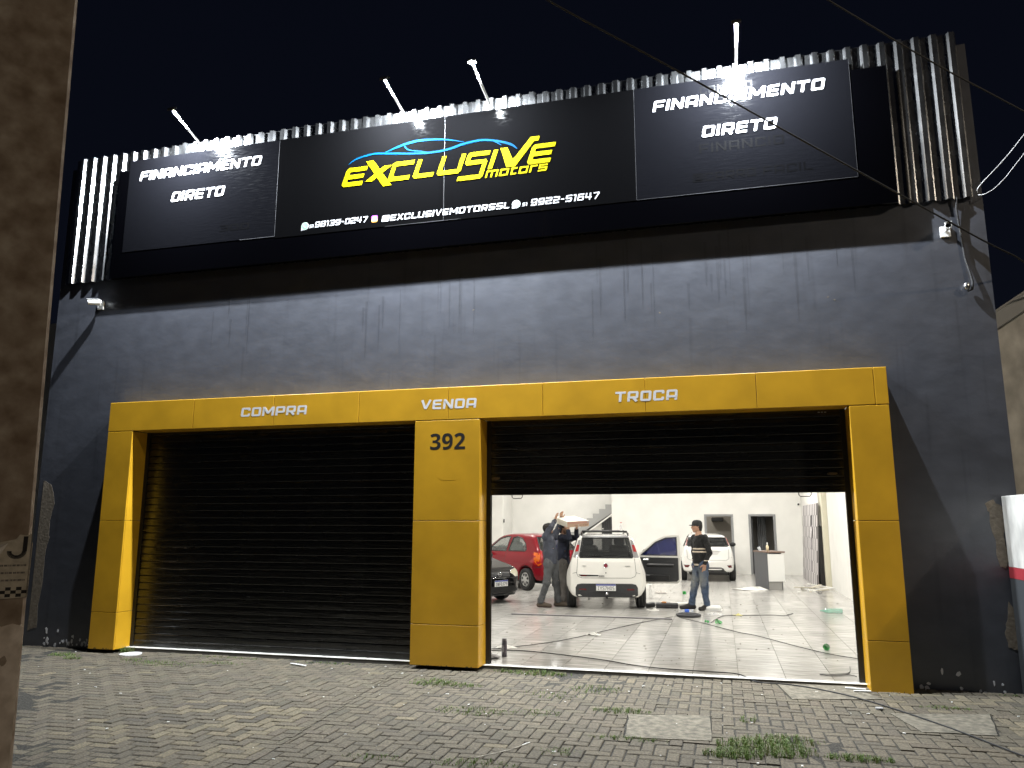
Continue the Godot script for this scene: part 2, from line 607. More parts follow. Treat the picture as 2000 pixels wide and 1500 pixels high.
	for q in cut:
		var r := rng.randf_range(0.9, 1.1)
		g.col = Color(0.143 * r, 0.120 * r, 0.083 * r)
		var c: Vector2 = q[0]
		var y := gy(c.x, c.y) + rng.randf_range(-0.002, 0.002)
		var f := PackedVector2Array()
		for p in q: f.append(Vector2(p.x, -p.y))
		g.prism(f, -0.05, 0.0, Transform3D(Basis(Vector3.RIGHT, Vector3(0, 0, -1), Vector3.UP), Vector3(0, y, 0)))
	structure(obj("cut_pavers", g, M.paver_many, pave), "stuff")
	for s in SLABS:
		var f := PackedVector2Array()
		for i in 4:
			for j in 4:
				var p: Vector2 = s[i].lerp(s[(i + 1) % 4], j / 4.0)
				f.append(Vector2(p.x + rng.randf_range(-0.012, 0.012), -p.y + rng.randf_range(-0.012, 0.012)))
		g = G.new()
		g.prism(f, -0.05, 0.004, Transform3D(Basis(Vector3(1, 0.003, 0), Vector3(0, 0.008, -1), Vector3.UP), Vector3(0, -0.034, 0)))
		obj("concrete_slab", g, M.slab, pave)
	# kerb and road behind the camera
	g = G.new()
	g.span(Vector3(-40, -0.34, 9.0), Vector3(40, -0.12, 9.18), 0.015)
	structure(obj("kerb", g, M.slab))
	g = G.new()
	g.span(Vector3(-60, -0.335, 9.18), Vector3(60, -0.25, 17.0))
	structure(obj("road", g, M.asphalt))
	g = G.new()
	g.span(Vector3(-60, -0.335, 17.0), Vector3(60, -0.13, 20.5), 0.015)
	structure(obj("far_pavement", g, M.slab))
	grass()

func area2(p: PackedVector2Array) -> float:
	var s := 0.0
	for i in p.size(): s += p[i].cross(p[(i + 1) % p.size()])
	return absf(s) * 0.5

func paver_mesh(a: float) -> ArrayMesh:
	var g := G.new()
	var h := Vector2(a - 0.0062, a * 0.5 - 0.0062)
	var k := 0.007
	var t := [Vector3(-h.x + k, 0, h.y - k), Vector3(h.x - k, 0, h.y - k), Vector3(h.x - k, 0, -h.y + k), Vector3(-h.x + k, 0, -h.y + k)]
	var m := [Vector3(-h.x, -0.005, h.y), Vector3(h.x, -0.005, h.y), Vector3(h.x, -0.005, -h.y), Vector3(-h.x, -0.005, -h.y)]
	g.quad(t[0], t[1], t[2], t[3])
	for i in 4:
		var j := (i + 1) % 4
		g.quad(m[i], m[j], t[j], t[i])
		g.quad(m[i] + Vector3(0, -0.04, 0), m[j] + Vector3(0, -0.04, 0), m[j], m[i])
	return g.done()

func add_mesh(to: Array, mesh: ArrayMesh, xf: Transform3D, c: Color) -> void:
	if not mesh.has_meta("a"):
		var s := mesh.surface_get_arrays(0)
		mesh.set_meta("a", [s[Mesh.ARRAY_VERTEX], s[Mesh.ARRAY_NORMAL], s[Mesh.ARRAY_INDEX]])
	var q: Array = mesh.get_meta("a")
	var n: int = to[0].size()
	to[0].append_array(xf * (q[0] as PackedVector3Array))
	to[1].append_array(Transform3D(xf.basis, Vector3.ZERO) * (q[1] as PackedVector3Array))
	var cc := PackedColorArray()
	cc.resize(q[0].size())
	cc.fill(c)
	to[2].append_array(cc)
	var ix := PackedInt32Array()
	if q[2] == null or q[2].is_empty():
		ix = PackedInt32Array(range(n, n + q[0].size()))
	else:
		ix = q[2].duplicate()
		for i in ix.size(): ix[i] += n
	to[3].append_array(ix)

func blades(g: G, c: Vector2, rx: float, rz: float, count: int, h: float, flat := 0.5) -> void:
	for i in count:
		var r := sqrt(rng.randf())
		var an := rng.randf() * TAU
		var x := c.x + cos(an) * r * rx
		var z := c.y + sin(an) * r * rz
		# grass follows the joints more than the faces
		if rng.randf() < flat:
			x = snappedf(x, 0.1035) - 0.0 + rng.randf_range(-0.012, 0.012)
		var y := gy(x, z) - 0.008
		var l := h * rng.randf_range(0.4, 1.15) * (1.15 - 0.5 * r)
		var d := Vector3(rng.randf_range(-1, 1), 0, rng.randf_range(-1, 1)).normalized()
		var lean := rng.randf_range(0.25, 1.2)
		var b := Vector3(x, y, z)
		var s := d.cross(Vector3.UP) * rng.randf_range(0.0016, 0.0034)
		var m := b + Vector3(0, l * 0.6, 0) + d * l * 0.28 * lean
		var e := b + Vector3(0, l * (0.95 - 0.35 * lean), 0) + d * l * 0.75 * lean
		var v := rng.randf_range(0.7, 1.25)
		g.col = Color(0.105 * v, 0.165 * v, 0.034 * v) if rng.randf() < 0.8 else Color(0.16 * v, 0.15 * v, 0.06 * v)
		g.quad(b - s, b + s, m + s * 0.8, m - s * 0.8)
		g.tri(m - s * 0.8, m + s * 0.8, e)

func grass() -> void:
	var spots := [
		["thick grass tuft spreading over the pavers in front of the open shutter", [[0.25, 2.62, 0.36, 0.24, 1500, 0.075], [0.00, 2.86, 0.22, 0.10, 500, 0.07], [0.40, 2.35, 0.30, 0.14, 400, 0.06]]],
		["thin strip of grass between pavers right of the thick tuft", [[0.92, 2.72, 0.26, 0.07, 420, 0.05]]],
		["grass growing in the pavers just left of the square concrete slab", [[-0.98, 1.72, 0.28, 0.12, 380, 0.045], [-0.85, 2.62, 0.3, 0.07, 240, 0.04]]],
		["grass patch in front of the yellow number pillar", [[-3.0, 1.02, 0.42, 0.12, 520, 0.05], [-3.2, 0.85, 0.25, 0.08, 160, 0.045]]],
		["bright grass patch at the threshold right of the number pillar", [[-2.15, 0.20, 0.36, 0.11, 480, 0.055], [-2.55, 0.16, 0.15, 0.05, 120, 0.05]]],
		["sparse grass in the paver joints in front of the open doorway", [[-1.35, 0.85, 0.3, 0.2, 220, 0.04], [-1.75, 1.2, 0.4, 0.2, 160, 0.035]]],
		["low grass in the joints left of the slab", [[-2.35, 2.05, 0.4, 0.16, 380, 0.04], [-1.75, 1.95, 0.25, 0.12, 200, 0.035]]],
		["weeds in the pavers before the closed shutter", [[-6.9, 0.75, 0.55, 0.16, 420, 0.05], [-6.2, 0.55, 0.4, 0.08, 200, 0.045], [-7.4, 0.62, 0.2, 0.1, 130, 0.05]]],
		["weeds at the foot of the left yellow leg", [[-8.62, 0.52, 0.22, 0.1, 240, 0.06], [-8.3, 0.7, 0.14, 0.06, 130, 0.055], [-7.95, 0.12, 0.1, 0.06, 140, 0.11]]],
		["weeds along the shutter sill", [[-6.4, 0.18, 0.7, 0.04, 220, 0.04], [-4.9, 0.2, 0.5, 0.04, 120, 0.035]]],
		["small weeds by the cracked slab under the cable", [[1.98, 0.86, 0.22, 0.05, 150, 0.04], [2.9, 0.14, 0.3, 0.04, 100, 0.035], [0.15, 1.75, 0.1, 0.1, 70, 0.05]]],
		["grass in the nearest pavers at the lower edge", [[-1.85, 3.55, 0.35, 0.12, 300, 0.045], [-1.3, 3.1, 0.15, 0.12, 120, 0.04], [-2.6, 3.6, 0.3, 0.1, 140, 0.04]]],
	]
	for s in spots:
		var g := G.new()
		for q in s[1]:
			blades(g, Vector2(q[0], q[1]), q[2], q[3], int(q[4] * 1.15), q[5] * 1.15)
		var o := one("grass", g, M.blade, s[0], "grass")
		structure(o, "stuff")


# ---------------------------------------------------------------- the building
const WX0 := -9.88
const WX1 := 3.05
const CEIL := 4.5

func building() -> void:
	var b := thing("showroom_building", "dark grey painted car showroom with a wide facade and two shutter openings", "building")
	var g := G.new()
	# facade wall, 0.25 thick, with the two openings; the pieces butt end to end
	var x := [WX0, -8.10, -3.68, -2.90, 1.48, WX1]
	g.span(Vector3(x[0], -0.3, -0.25), Vector3(x[1], 2.98, 0))
	g.span(Vector3(x[2], -0.3, -0.25), Vector3(x[3], 2.98, 0))
	g.span(Vector3(x[4], -0.3, -0.25), Vector3(x[5], 2.98, 0))
	g.span(Vector3(WX0, 2.98, -0.25), Vector3(WX1, 7.30, 0))
	obj("facade_wall", g, M.wall, b)
	# flanks and roof
	g = G.new()
	g.span(Vector3(WX0, -0.3, -22.0), Vector3(WX0 + 0.2, 7.0, -0.25))
	obj("side_wall", g, M.neighbour, b)
	g = G.new()
	g.span(Vector3(WX1 - 0.2, -0.3, -22.0), Vector3(WX1, 7.0, -0.25))
	obj("side_wall", g, M.neighbour, b)
	g = G.new()
	g.span(Vector3(WX0, -0.3, -22.25), Vector3(WX1, 7.0, -22.0))
	obj("rear_wall", g, M.neighbour, b)
	g = G.new()
	g.span(Vector3(WX0 + 0.2, CEIL, -22.0), Vector3(WX1 - 0.2, CEIL + 0.2, -0.25))
	obj("ceiling", g, M.white_wall, b)
	g = G.new()
	g.span(Vector3(WX0, 7.0, -22.25), Vector3(WX1, 7.12, -0.25))
	obj("roof", g, M.zinc, b)
	# inner skin of the facade, white
	g = G.new()
	g.span(Vector3(WX0 + 0.2, 3.05, -0.27), Vector3(WX1 - 0.2, CEIL, -0.252))
	g.span(Vector3(WX0 + 0.2, 0.0, -0.27), Vector3(-8.12, 3.05, -0.252))
	g.span(Vector3(-3.66, 0.0, -0.27), Vector3(-2.92, 3.05, -0.252))
	g.span(Vector3(1.50, 0.0, -0.27), Vector3(WX1 - 0.2, 3.05, -0.252))
	obj("inner_plaster", g, M.white_wall, b)
	# corrugated cladding along the top
	var sheet := part("metal_cladding", b)
	var y0 := 5.36; var y1 := 7.45
	var pitch := 0.19
	var xx := WX0 + 0.10
	while xx < WX1 - 0.25:
		g = G.new()
		var n := 0
		var px := xx
		var line := []
		while n < 5 and px < WX1 - 0.24:
			line.append_array([Vector2(px, 0.022), Vector2(px + 0.085, 0.022), Vector2(px + 0.110, 0.066), Vector2(px + 0.165, 0.066)])
			px += pitch
			n += 1
		line.append(Vector2(px, 0.022))
		var dy := rng.randf_range(-0.015, 0.012)
		for i in line.size() - 1:
			var p: Vector2 = line[i]; var q: Vector2 = line[i + 1]
			g.quad(Vector3(p.x, y0, p.y), Vector3(q.x, y0, q.y), Vector3(q.x, y1 + dy, q.y), Vector3(p.x, y1 + dy, p.y))
			g.quad(Vector3(q.x, y0, q.y - 0.0012), Vector3(p.x, y0, p.y - 0.0012), Vector3(p.x, y1 + dy, p.y - 0.0012), Vector3(q.x, y1 + dy, q.y - 0.0012))
		obj("corrugated_sheet", g, M.zinc, sheet)
		xx = px
	# bare patches where the paint has come off
	var patches := [
		[[Vector2(-9.80, 2.30), Vector2(-9.66, 2.26), Vector2(-9.60, 2.13), Vector2(-9.56, 1.96), Vector2(-9.61, 1.72), Vector2(-9.59, 1.46), Vector2(-9.64, 1.18), Vector2(-9.62, 0.86), Vector2(-9.66, 0.52), Vector2(-9.64, 0.2), Vector2(-9.80, 0.15)], 0.0],
		[[Vector2(2.74, 1.90), Vector2(2.82, 1.94), Vector2(2.90, 1.85), Vector2(2.91, 1.66), Vector2(2.885, 1.55), Vector2(2.90, 1.42), Vector2(2.91, 1.31), Vector2(2.87, 1.22), Vector2(2.82, 1.24), Vector2(2.80, 1.36), Vector2(2.81, 1.52), Vector2(2.77, 1.66), Vector2(2.77, 1.80)], 0.0],
		[[Vector2(2.86, 0.88), Vector2(2.93, 0.80), Vector2(2.96, 0.62), Vector2(2.96, 0.45), Vector2(2.90, 0.40), Vector2(2.82, 0.43), Vector2(2.80, 0.56), Vector2(2.83, 0.70)], 0.0],
	]
	for p in patches:
		var f := PackedVector2Array()
		var src: Array = p[0]
		for i in src.size():
			for j in 3:
				f.append(src[i].lerp(src[(i + 1) % src.size()], j / 3.0) + Vector2(rng.randf_range(-0.007, 0.007), rng.randf_range(-0.01, 0.01)))
		obj("bare_patch", G.new().prism(f, 0.0, 0.003), M.grey_conc, b)
	# chipped paint along the foot of the wall
	g = G.new()
	for i in 46:
		var cx := rng.randf_range(-9.5, -8.55) if i < 34 else rng.randf_range(1.95, 2.9)
		var cy := rng.randf_range(-0.05, 0.03) + (rng.randf() ** 3) * 0.22
		var w := rng.randf_range(0.008, 0.03)
		var h := rng.randf_range(0.012, 0.05)
		var f := PackedVector2Array()
		for k in 7:
			var an := TAU * k / 7
			f.append(Vector2(cx + cos(an) * w * rng.randf_range(0.5, 1.1), cy + sin(an) * h * rng.randf_range(0.5, 1.1)))
		if not Geometry2D.triangulate_polygon(f).is_empty():
			g.prism(f, 0.0, 0.0025 + 0.0004 * (i % 4))
	structure(obj("chipped_paint", g, M.pale_letter, b), "stuff")
	# run marks of rain below the sign
	g = G.new()
	for i in 42:
		var cx: float = [-0.05, 0.1, -0.95, -1.05, -3.2, -4.4, 1.2, -6.9][i % 8] + rng.randf_range(-0.45, 0.45)
		var yt := rng.randf_range(4.6, 5.3)
		var ln := rng.randf_range(0.25, 1.0)
		var hw := rng.randf_range(0.006, 0.02)
		g.prism(PackedVector2Array([Vector2(cx - hw, yt), Vector2(cx + hw, yt), Vector2(cx + hw * 0.8, yt - ln * 0.6), Vector2(cx + hw * 0.15, yt - ln), Vector2(cx - hw * 0.15, yt - ln), Vector2(cx - hw * 0.7, yt - ln * 0.55)]), -0.001, 0.0003 + 0.00003 * i)
	structure(obj("run_marks", g, M.run_mark, b), "stuff")
	# scuffs and filler spots on the upper wall
	g = G.new()
	for q in [[-3.05, 4.47], [1.33, 4.31], [1.40, 4.27], [-0.62, 4.26]]:
		var f := PackedVector2Array()
		for k in 7:
			var an := TAU * k / 7
			f.append(Vector2(q[0] + cos(an) * 0.016 * rng.randf_range(0.3, 1.2), q[1] + sin(an) * 0.009 * rng.randf_range(0.3, 1.2)))
		g.prism(f, 0.0, 0.002)
	structure(obj("paint_chips", g, M.grey_conc, b), "stuff")


# ---------------------------------------------------------------- yellow portal
func panel(g: G, x0: float, x1: float, y0: float, y1: float, z: float) -> void:      # folded sheet facing +z
	g.span(Vector3(x0 + 0.0025, y0 + 0.0025, z - 0.02), Vector3(x1 - 0.0025, y1 - 0.0025, z), 0.004)

func portal() -> void:
	var t := thing("entrance_portal", "yellow panelled portal framing both shutter openings", "portal")
	var core := G.new()
	core.span(Vector3(-8.455, 3.0, 0.0), Vector3(1.82, 3.375, FZ - 0.021))
	core.span(Vector3(-8.455, 0.02, 0.001), Vector3(-8.055, 3.0, FZ - 0.021))
	core.span(Vector3(-3.715, 0.02, 0.001), Vector3(-2.875, 3.0, FZ - 0.021))
	core.span(Vector3(1.437, -0.05, 0.001), Vector3(1.82, 3.0, FZ - 0.021))
	obj("core", core, M.core, t)
	var xs := [-8.471, -7.056, -5.793, -4.529, -3.286, -2.054, -0.807, 0.454, 1.698, 1.836]
	for i in xs.size() - 1:
		var g := G.new()
		panel(g, xs[i], xs[i + 1], 2.978, 3.397, FZ)
		obj("front_panel", g, M.yellow, t)
		g = G.new()
		g.span(Vector3(xs[i] + 0.002, 3.376, 0.001), Vector3(xs[i + 1] - 0.002, 3.393, FZ - 0.022), 0.003)
		obj("top_panel", g, M.yellow, t)
	for q in [[-8.05, -3.72], [-2.87, 1.43]]:
		var g := G.new()
		g.span(Vector3(q[0], 2.98, BZ), Vector3(q[1], 2.998, FZ - 0.022), 0.003)
		obj("soffit_panel", g, M.yellow, t)
	# legs: [left, right, bottom]
	for l in [[-8.468, -8.042, -0.012], [-3.733, -2.858, -0.004], [1.421, 1.833, -0.10]]:
		var ys := [l[2], 0.478, 1.72, 2.974]
		for k in 3:
			var g := G.new()
			panel(g, l[0], l[1], ys[k], ys[k + 1], FZ)
			obj("front_panel", g, M.yellow, t)
			for side in 2:
				var xa: float = l[0] + 0.0005 if side == 0 else l[1] - 0.0125
				g = G.new()
				g.span(Vector3(xa, ys[k] + 0.0025, BZ if (l[0] < -5 and side == 1) or (l[0] > 0 and side == 0) or (l[0] > -5 and l[0] < 0) else 0.001), Vector3(xa + 0.012, ys[k + 1] - 0.0025, FZ - 0.0215), 0.003)
				obj("side_panel", g, M.yellow, t)
	# a removed notice has left a faint outline under the number
	var f := PackedVector2Array([Vector2(-3.415, 2.54), Vector2(-3.175, 2.535), Vector2(-3.172, 2.215), Vector2(-3.36, 2.212), Vector2(-3.41, 2.25)])
	obj("sticker_trace", G.new().prism(f, FZ - 0.001, FZ + 0.0006), M.yellow, t)
	var gm := mt(0.07, 0.05, 0.02, 0.9)
	for l in [[1.424, 1.830, 26, 0.085], [-3.73, -2.862, 12, 0.02], [-8.466, -8.046, 8, 0.02]]:
		var gg := G.new()
		for i in l[2]:
			var cx := rng.randf_range(l[0] + 0.02, l[1] - 0.02)
			var fl: float = -0.095 if l[0] > 0 else -0.004
			var hh: float = l[3] * rng.randf_range(0.3, 1.0)
			var ff := PackedVector2Array([Vector2(cx - 0.018, fl), Vector2(cx + 0.018, fl), Vector2(cx + rng.randf_range(0.0, 0.012), fl + hh * 0.6), Vector2(cx + rng.randf_range(-0.006, 0.006), fl + hh), Vector2(cx - rng.randf_range(0.004, 0.014), fl + hh * 0.5)])
			gg.prism(ff, FZ - 0.001, FZ + 0.0004 + 0.00012 * i)
		structure(obj("dirt_stain", gg, gm, t), "stuff")
	# lettering on the band
	var w := ["COMPRA", "VENDA", "TROCA"]
	var lx := [-6.298, -3.662, -1.172]
	var rx := [-5.285, -2.905, -0.425]
	for i in 3:
		write(t, "letter", w[i], lx[i], rx[i], 3.117, 0.123, FZ, M.pale_letter, 0.10, 0.0007)
	# house number
	var tm := TextMesh.new()
	var sf := SystemFont.new()
	sf.font_names = PackedStringArray(["Droid Sans"])
	sf.font_weight = 700
	tm.font = sf
	tm.text = "392"
	tm.font_size = 64
	tm.pixel_size = 0.205 / 64.0 / 0.714
	tm.depth = 0.001
	var o := obj("house_number", tm, M.black_letter, t)
	var bb := tm.get_aabb()
	o.scale = Vector3(0.466 / bb.size.x, 0.207 / bb.size.y, 1)
	o.position = Vector3(-3.287 - bb.get_center().x * o.scale.x, 2.702 - bb.get_center().y * o.scale.y, FZ + 0.0003)


# ---------------------------------------------------------------- roller shutters
func slat_mesh(x0: float, x1: float, pitch: float) -> ArrayMesh:
	var g := G.new()
	var pr := [Vector2(0.0, 0.0), Vector2(0.011, 0.003), Vector2(0.0135, 0.010), Vector2(0.0130, 0.022), Vector2(0.0125, pitch * 0.55), Vector2(0.0105, pitch - 0.014), Vector2(0.002, pitch - 0.004), Vector2(0.0, pitch - 0.001)]
	for i in pr.size() - 1:
		var a: Vector2 = pr[i]; var b: Vector2 = pr[i + 1]
		g.quad(Vector3(x0, a.y, a.x), Vector3(x1, a.y, a.x), Vector3(x1, b.y, b.x), Vector3(x0, b.y, b.x))
	g.quad(Vector3(x1, -0.006, -0.003), Vector3(x0, -0.006, -0.003), Vector3(x0, pitch + 0.004, -0.0045), Vector3(x1, pitch + 0.004, -0.0045))
	return g.done()

func shutter(called: String, label: String, x0: float, x1: float, bottom: float) -> Node3D:
	var t := thing(called, label, "shutter", Vector3(0, 0, BZ), 0.0, "roller shutters of the two entrances")
	var pitch := 0.0985
	var sm := slat_mesh(x0 + 0.03, x1 - 0.03, pitch)
	var y := bottom + 0.075
	while y < 3.04:
		var o := obj("slat", sm, M.shutter, t, Vector3(0, y, rng.randf_range(-0.002, 0.002)))
		o.rotation.x = rng.randf_range(-0.02, 0.02)
		y += pitch
	obj("bottom_bar", G.new().span(Vector3(x0 + 0.03, bottom, -0.012), Vector3(x1 - 0.03, bottom + 0.072, 0.016), 0.004), M.shutter, t)
	for s in [x0, x1 - 0.055]:
		var g := G.new()
		g.span(Vector3(s, -0.05, -0.035), Vector3(s + 0.055, 3.04, -0.026))
		g.span(Vector3(s, -0.05, 0.018), Vector3(s + 0.055, 3.04, 0.026))
		var e: float = s if s == x0 else s + 0.055 - 0.008
		g.span(Vector3(e, -0.05, -0.0255), Vector3(e + 0.008, 3.04, 0.0175))
		obj("guide_rail", g, M.black, t)
	obj("shutter_box", G.new().span(Vector3(x0, 3.06, -0.62), Vector3(x1, 3.55, -0.23), 0.02), M.white_plastic, t)
	return t

func shutters() -> void:
	shutter("roller_shutter", "closed black roller shutter filling the left opening", -8.045, -3.733, 0.0)
	var t := shutter("roller_shutter", "half raised black roller shutter over the lit right opening", -2.858, 1.421, 2.035)
	for x in [-2.46, 0.935]:
		obj("pull_handle", G.new(true).tube([Vector3(x - 0.068, 2.05, 0.012), Vector3(x - 0.066, 2.01, 0.014), Vector3(x - 0.05, 1.992, 0.016), Vector3(x + 0.05, 1.992, 0.016), Vector3(x + 0.066, 2.01, 0.014), Vector3(x + 0.068, 2.05, 0.012)], 0.005, 8), M.black, t)
	for x in [-2.74, 1.24]:
		var f := PackedVector2Array()
		for k in 14:
			var an := TAU * k / 14
			f.append(Vector2(x + cos(an) * 0.055, 2.245 + sin(an) * (0.016 if k % 7 > 1 else 0.024)))
		obj("lock_plate", G.new().prism(f, 0.012, 0.026), M.lock, t)
	var g := G.new()
	for i in 3:
		g.span(Vector3(1.13 + i * 0.035, 2.945, 0.03), Vector3(1.152 + i * 0.035, 2.955, 0.034))
	obj("paper_scrap", g, M.white_letter, t)


# ---------------------------------------------------------------- square techno lettering built from strokes
const LL := 0.55
const RR := 3.85
const BB := 0.5
const TT := 4.5
const MM := 2.5
var font := {
	"A": [4.4, [[LL, 0, LL, TT, RR, TT, RR, 0], [LL, 1.75, RR, 1.75]]],
	"C": [4.4, [[RR, 3.3, RR, TT, LL, TT, LL, BB, RR, BB, RR, 1.7]]],
	"D": [4.4, [[LL, 2.5, LL, TT, RR - 0.3, TT, RR, TT - 0.4, RR, 2.5], [LL, 2.5, LL, BB, RR - 0.3, BB, RR, BB + 0.4, RR, 2.5]]],
	"E": [4.1, [[4.0, TT, LL, TT, LL, BB, 4.0, BB], [LL, MM, 3.8, MM]]],
	"F": [4.1, [[4.1, TT, LL, TT, LL, 0], [LL, 2.35, 3.7, 2.35]]],
	"I": [1.15, [[LL, 0, LL, 5]]],
	"L": [3.9, [[LL, 5, LL, BB, 3.9, BB]]],
	"M": [5.6, [[LL, 0, LL, 5], [5.05, 0, 5.05, 5], [0.8, 4.6, 2.8, 1.5, 4.8, 4.6]]],
	"N": [4.5, [[LL, 0, LL, 5], [3.95, 0, 3.95, 5], [0.75, 4.6, 3.75, 0.4]]],
	"O": [4.4, [[LL, 2.5, LL, TT, RR, TT, RR, 2.5], [LL, 2.5, LL, BB, RR, BB, RR, 2.5]]],
	"P": [4.3, [[LL, 0, LL, TT, RR, TT, RR, 3.2], [RR, 3.3, RR, 1.95, LL, 1.95]]],
	"R": [4.4, [[LL, 0, LL, TT, RR, TT, RR, 3.2], [RR, 3.3, RR, 1.95, LL, 1.95], [2.3, 1.9, 3.8, 0]]],
	"S": [4.3, [[4.2, TT, LL, TT, LL, MM, RR, MM, RR, BB, 0.1, BB]]],
	"T": [4.3, [[0, TT, 4.3, TT], [2.15, TT, 2.15, 0]]],
	"U": [4.4, [[LL, 5, LL, BB, RR, BB, RR, 5]]],
	"V": [4.6, [[0.4, 5, 2.25, 0.3], [4.2, 5, 2.25, 0.3]]],
	"X": [4.6, [[0.5, 5, 4.1, 0], [0.5, 0, 4.1, 5]]],
	"0": [4.3, [[LL, 2.5, LL, TT, RR, TT, RR, 2.5], [LL, 2.5, LL, BB, RR, BB, RR, 2.5]]],
	"1": [2.2, [[0.0, TT, 1.5, TT, 1.5, 0]]],
	"2": [4.3, [[0.1, TT, RR, TT, RR, MM, LL, MM, LL, BB, 4.3, BB]]],
	"3": [4.3, [[0.1, TT, RR, TT, RR, BB, 0.1, BB], [1.0, MM, RR, MM]]],
	"4": [4.4, [[LL, 5, LL, 1.9, 4.4, 1.9], [3.2, 5, 3.2, 0]]],
	"5": [4.3, [[4.2, TT, LL, TT, LL, MM, RR, MM, RR, BB, 0.1, BB]]],
	"6": [4.3, [[4.1, TT, LL, TT, LL, 2.4], [LL, 2.5, LL, BB, RR, BB, RR, 2.4], [RR, 2.3, RR, 2.75, LL, 2.75]]],
	"7": [4.2, [[0.1, TT, RR, TT, 1.7, 0]]],
	"8": [4.3, [[LL, 2.5, LL, TT, RR, TT, RR, 2.5], [LL, 2.5, LL, BB, RR, BB, RR, 2.5], [LL, MM, RR, MM]]],
	"9": [4.3, [[0.3, BB, RR, BB, RR, 2.6], [RR, 2.5, RR, TT, LL, TT, LL, 2.6], [LL, 2.7, LL, 2.25, RR, 2.25]]],
	"-": [2.6, [[0.2, MM, 2.4, MM]]],
	"@": [5.2, [[4.75, 1.4, 4.75, 4.6, 0.45, 4.6, 0.45, 2.4], [0.45, 2.5, 0.45, 0.4, 4.9, 0.4], [1.75, 2.5, 1.75, 3.45, 3.5, 3.45, 3.5, 1.5], [1.75, 2.5, 1.75, 1.55, 4.9, 1.55]]],
	"m": [5.4, [[0.45, 0, 0.45, 3.1, 4.95, 3.1, 4.95, 0], [2.7, 3.0, 2.7, 0]]],
	"o": [4.0, [[0.45, 1.8, 0.45, 3.1, 3.5, 3.1, 3.5, 1.8], [0.45, 1.8, 0.45, 0.45, 3.5, 0.45, 3.5, 1.8]]],
	"t": [3.0, [[0.7, 4.4, 0.7, 0.45, 2.9, 0.45], [0.0, 3.1, 2.8, 3.1]]],
	"r": [3.0, [[0.45, 0, 0.45, 3.1, 3.0, 3.1]]],
	"s": [3.8, [[3.7, 3.1, 0.45, 3.1, 0.45, 1.8, 3.4, 1.8, 3.4, 0.45, 0.1, 0.45]]],
}

# one letter: strokes of thickness th (in units), scaled to sx, sy per unit, slanted
func glyph(strokes: Array, x: float, y: float, sx: float, sy: float, th: float, slant: float, z: float, depth: float) -> G:
	var g := G.new()
	var n := 0
	for s in strokes:
		var line := PackedVector2Array()
		for i in range(0, s.size(), 2):
			line.append(Vector2(s[i], s[i + 1]))
		for p in Geometry2D.offset_polyline(line, th * 0.5, Geometry2D.JOIN_ROUND if th > 0.9 else Geometry2D.JOIN_MITER, Geometry2D.END_BUTT):
			var f := PackedVector2Array()
			for q in p:
				var v := Vector2(x + q.x * sx + q.y * sy * slant, y + q.y * sy)
				if f.is_empty() or f[-1].distance_to(v) > sx * 0.02: f.append(v)
			g.prism(f, z - depth, z + 0.0006 * n)
		n += 1
	return g

func write(t: Node, called: String, text: String, x0: float, x1: float, y: float, h: float, z: float, m: Material, slant := 0.2, depth := 0.006, th := 1.05, gap := 0.75) -> void:
	var total := 0.0
	for ch in text:
		total += (2.0 if ch == " " else float(font[ch][0])) + gap
	total -= gap
	var sy := h / 5.0
	var sx := (x1 - x0 - h * slant) / total
	var x := x0
	for ch in text:
		if ch == " ":
			x += (2.0 + gap) * sx
			continue
		obj(called, glyph(font[ch][1], x, y, sx, sy, th, slant, z + depth, depth), m, t)
		x += (font[ch][0] + gap) * sx


# ---------------------------------------------------------------- the sign
func ribbon(pts: Array, z: float, depth: float) -> G:     # pts: [x, y, width]
	var top := PackedVector2Array(); var bot := PackedVector2Array()
	var c := Curve2D.new()
	var fine := []
	for i in pts.size() - 1:
		for j in 8:
			var t := j / 8.0
			var p0: Array = pts[maxi(i - 1, 0)]; var p1: Array = pts[i]; var p2: Array = pts[i + 1]; var p3: Array = pts[mini(i + 2, pts.size() - 1)]
			var q := Vector2(p1[0], p1[1]).cubic_interpolate(Vector2(p2[0], p2[1]), Vector2(p0[0], p0[1]), Vector2(p3[0], p3[1]), t)
			fine.append([q, lerpf(p1[2], p2[2], t)])
	fine.append([Vector2(pts[-1][0], pts[-1][1]), pts[-1][2]])
	for i in fine.size():
		var d: Vector2 = (fine[mini(i + 1, fine.size() - 1)][0] - fine[maxi(i - 1, 0)][0]).normalized()
		var nn: Vector2 = Vector2(-d.y, d.x) * float(fine[i][1]) * 0.5
		top.append(fine[i][0] + nn); bot.append(fine[i][0] - nn)
	var g := G.new()
	for i in fine.size() - 1:
		g.quad(Vector3(bot[i].x, bot[i].y, z), Vector3(bot[i + 1].x, bot[i + 1].y, z), Vector3(top[i + 1].x, top[i + 1].y, z), Vector3(top[i].x, top[i].y, z))
		g.quad(Vector3(top[i].x, top[i].y, z), Vector3(top[i + 1].x, top[i + 1].y, z), Vector3(top[i + 1].x, top[i + 1].y, z - depth), Vector3(top[i].x, top[i].y, z - depth))
		g.quad(Vector3(bot[i + 1].x, bot[i + 1].y, z), Vector3(bot[i].x, bot[i].y, z), Vector3(bot[i].x, bot[i].y, z - depth), Vector3(bot[i + 1].x, bot[i + 1].y, z - depth))
	return g

func disc(x: float, y: float, r: float, z0: float, z1: float, n := 24) -> G:
	var f := PackedVector2Array()
	for k in n: f.append(Vector2(x + cos(TAU * k / n) * r, y + sin(TAU * k / n) * r))
	return G.new().prism(f, z0, z1)

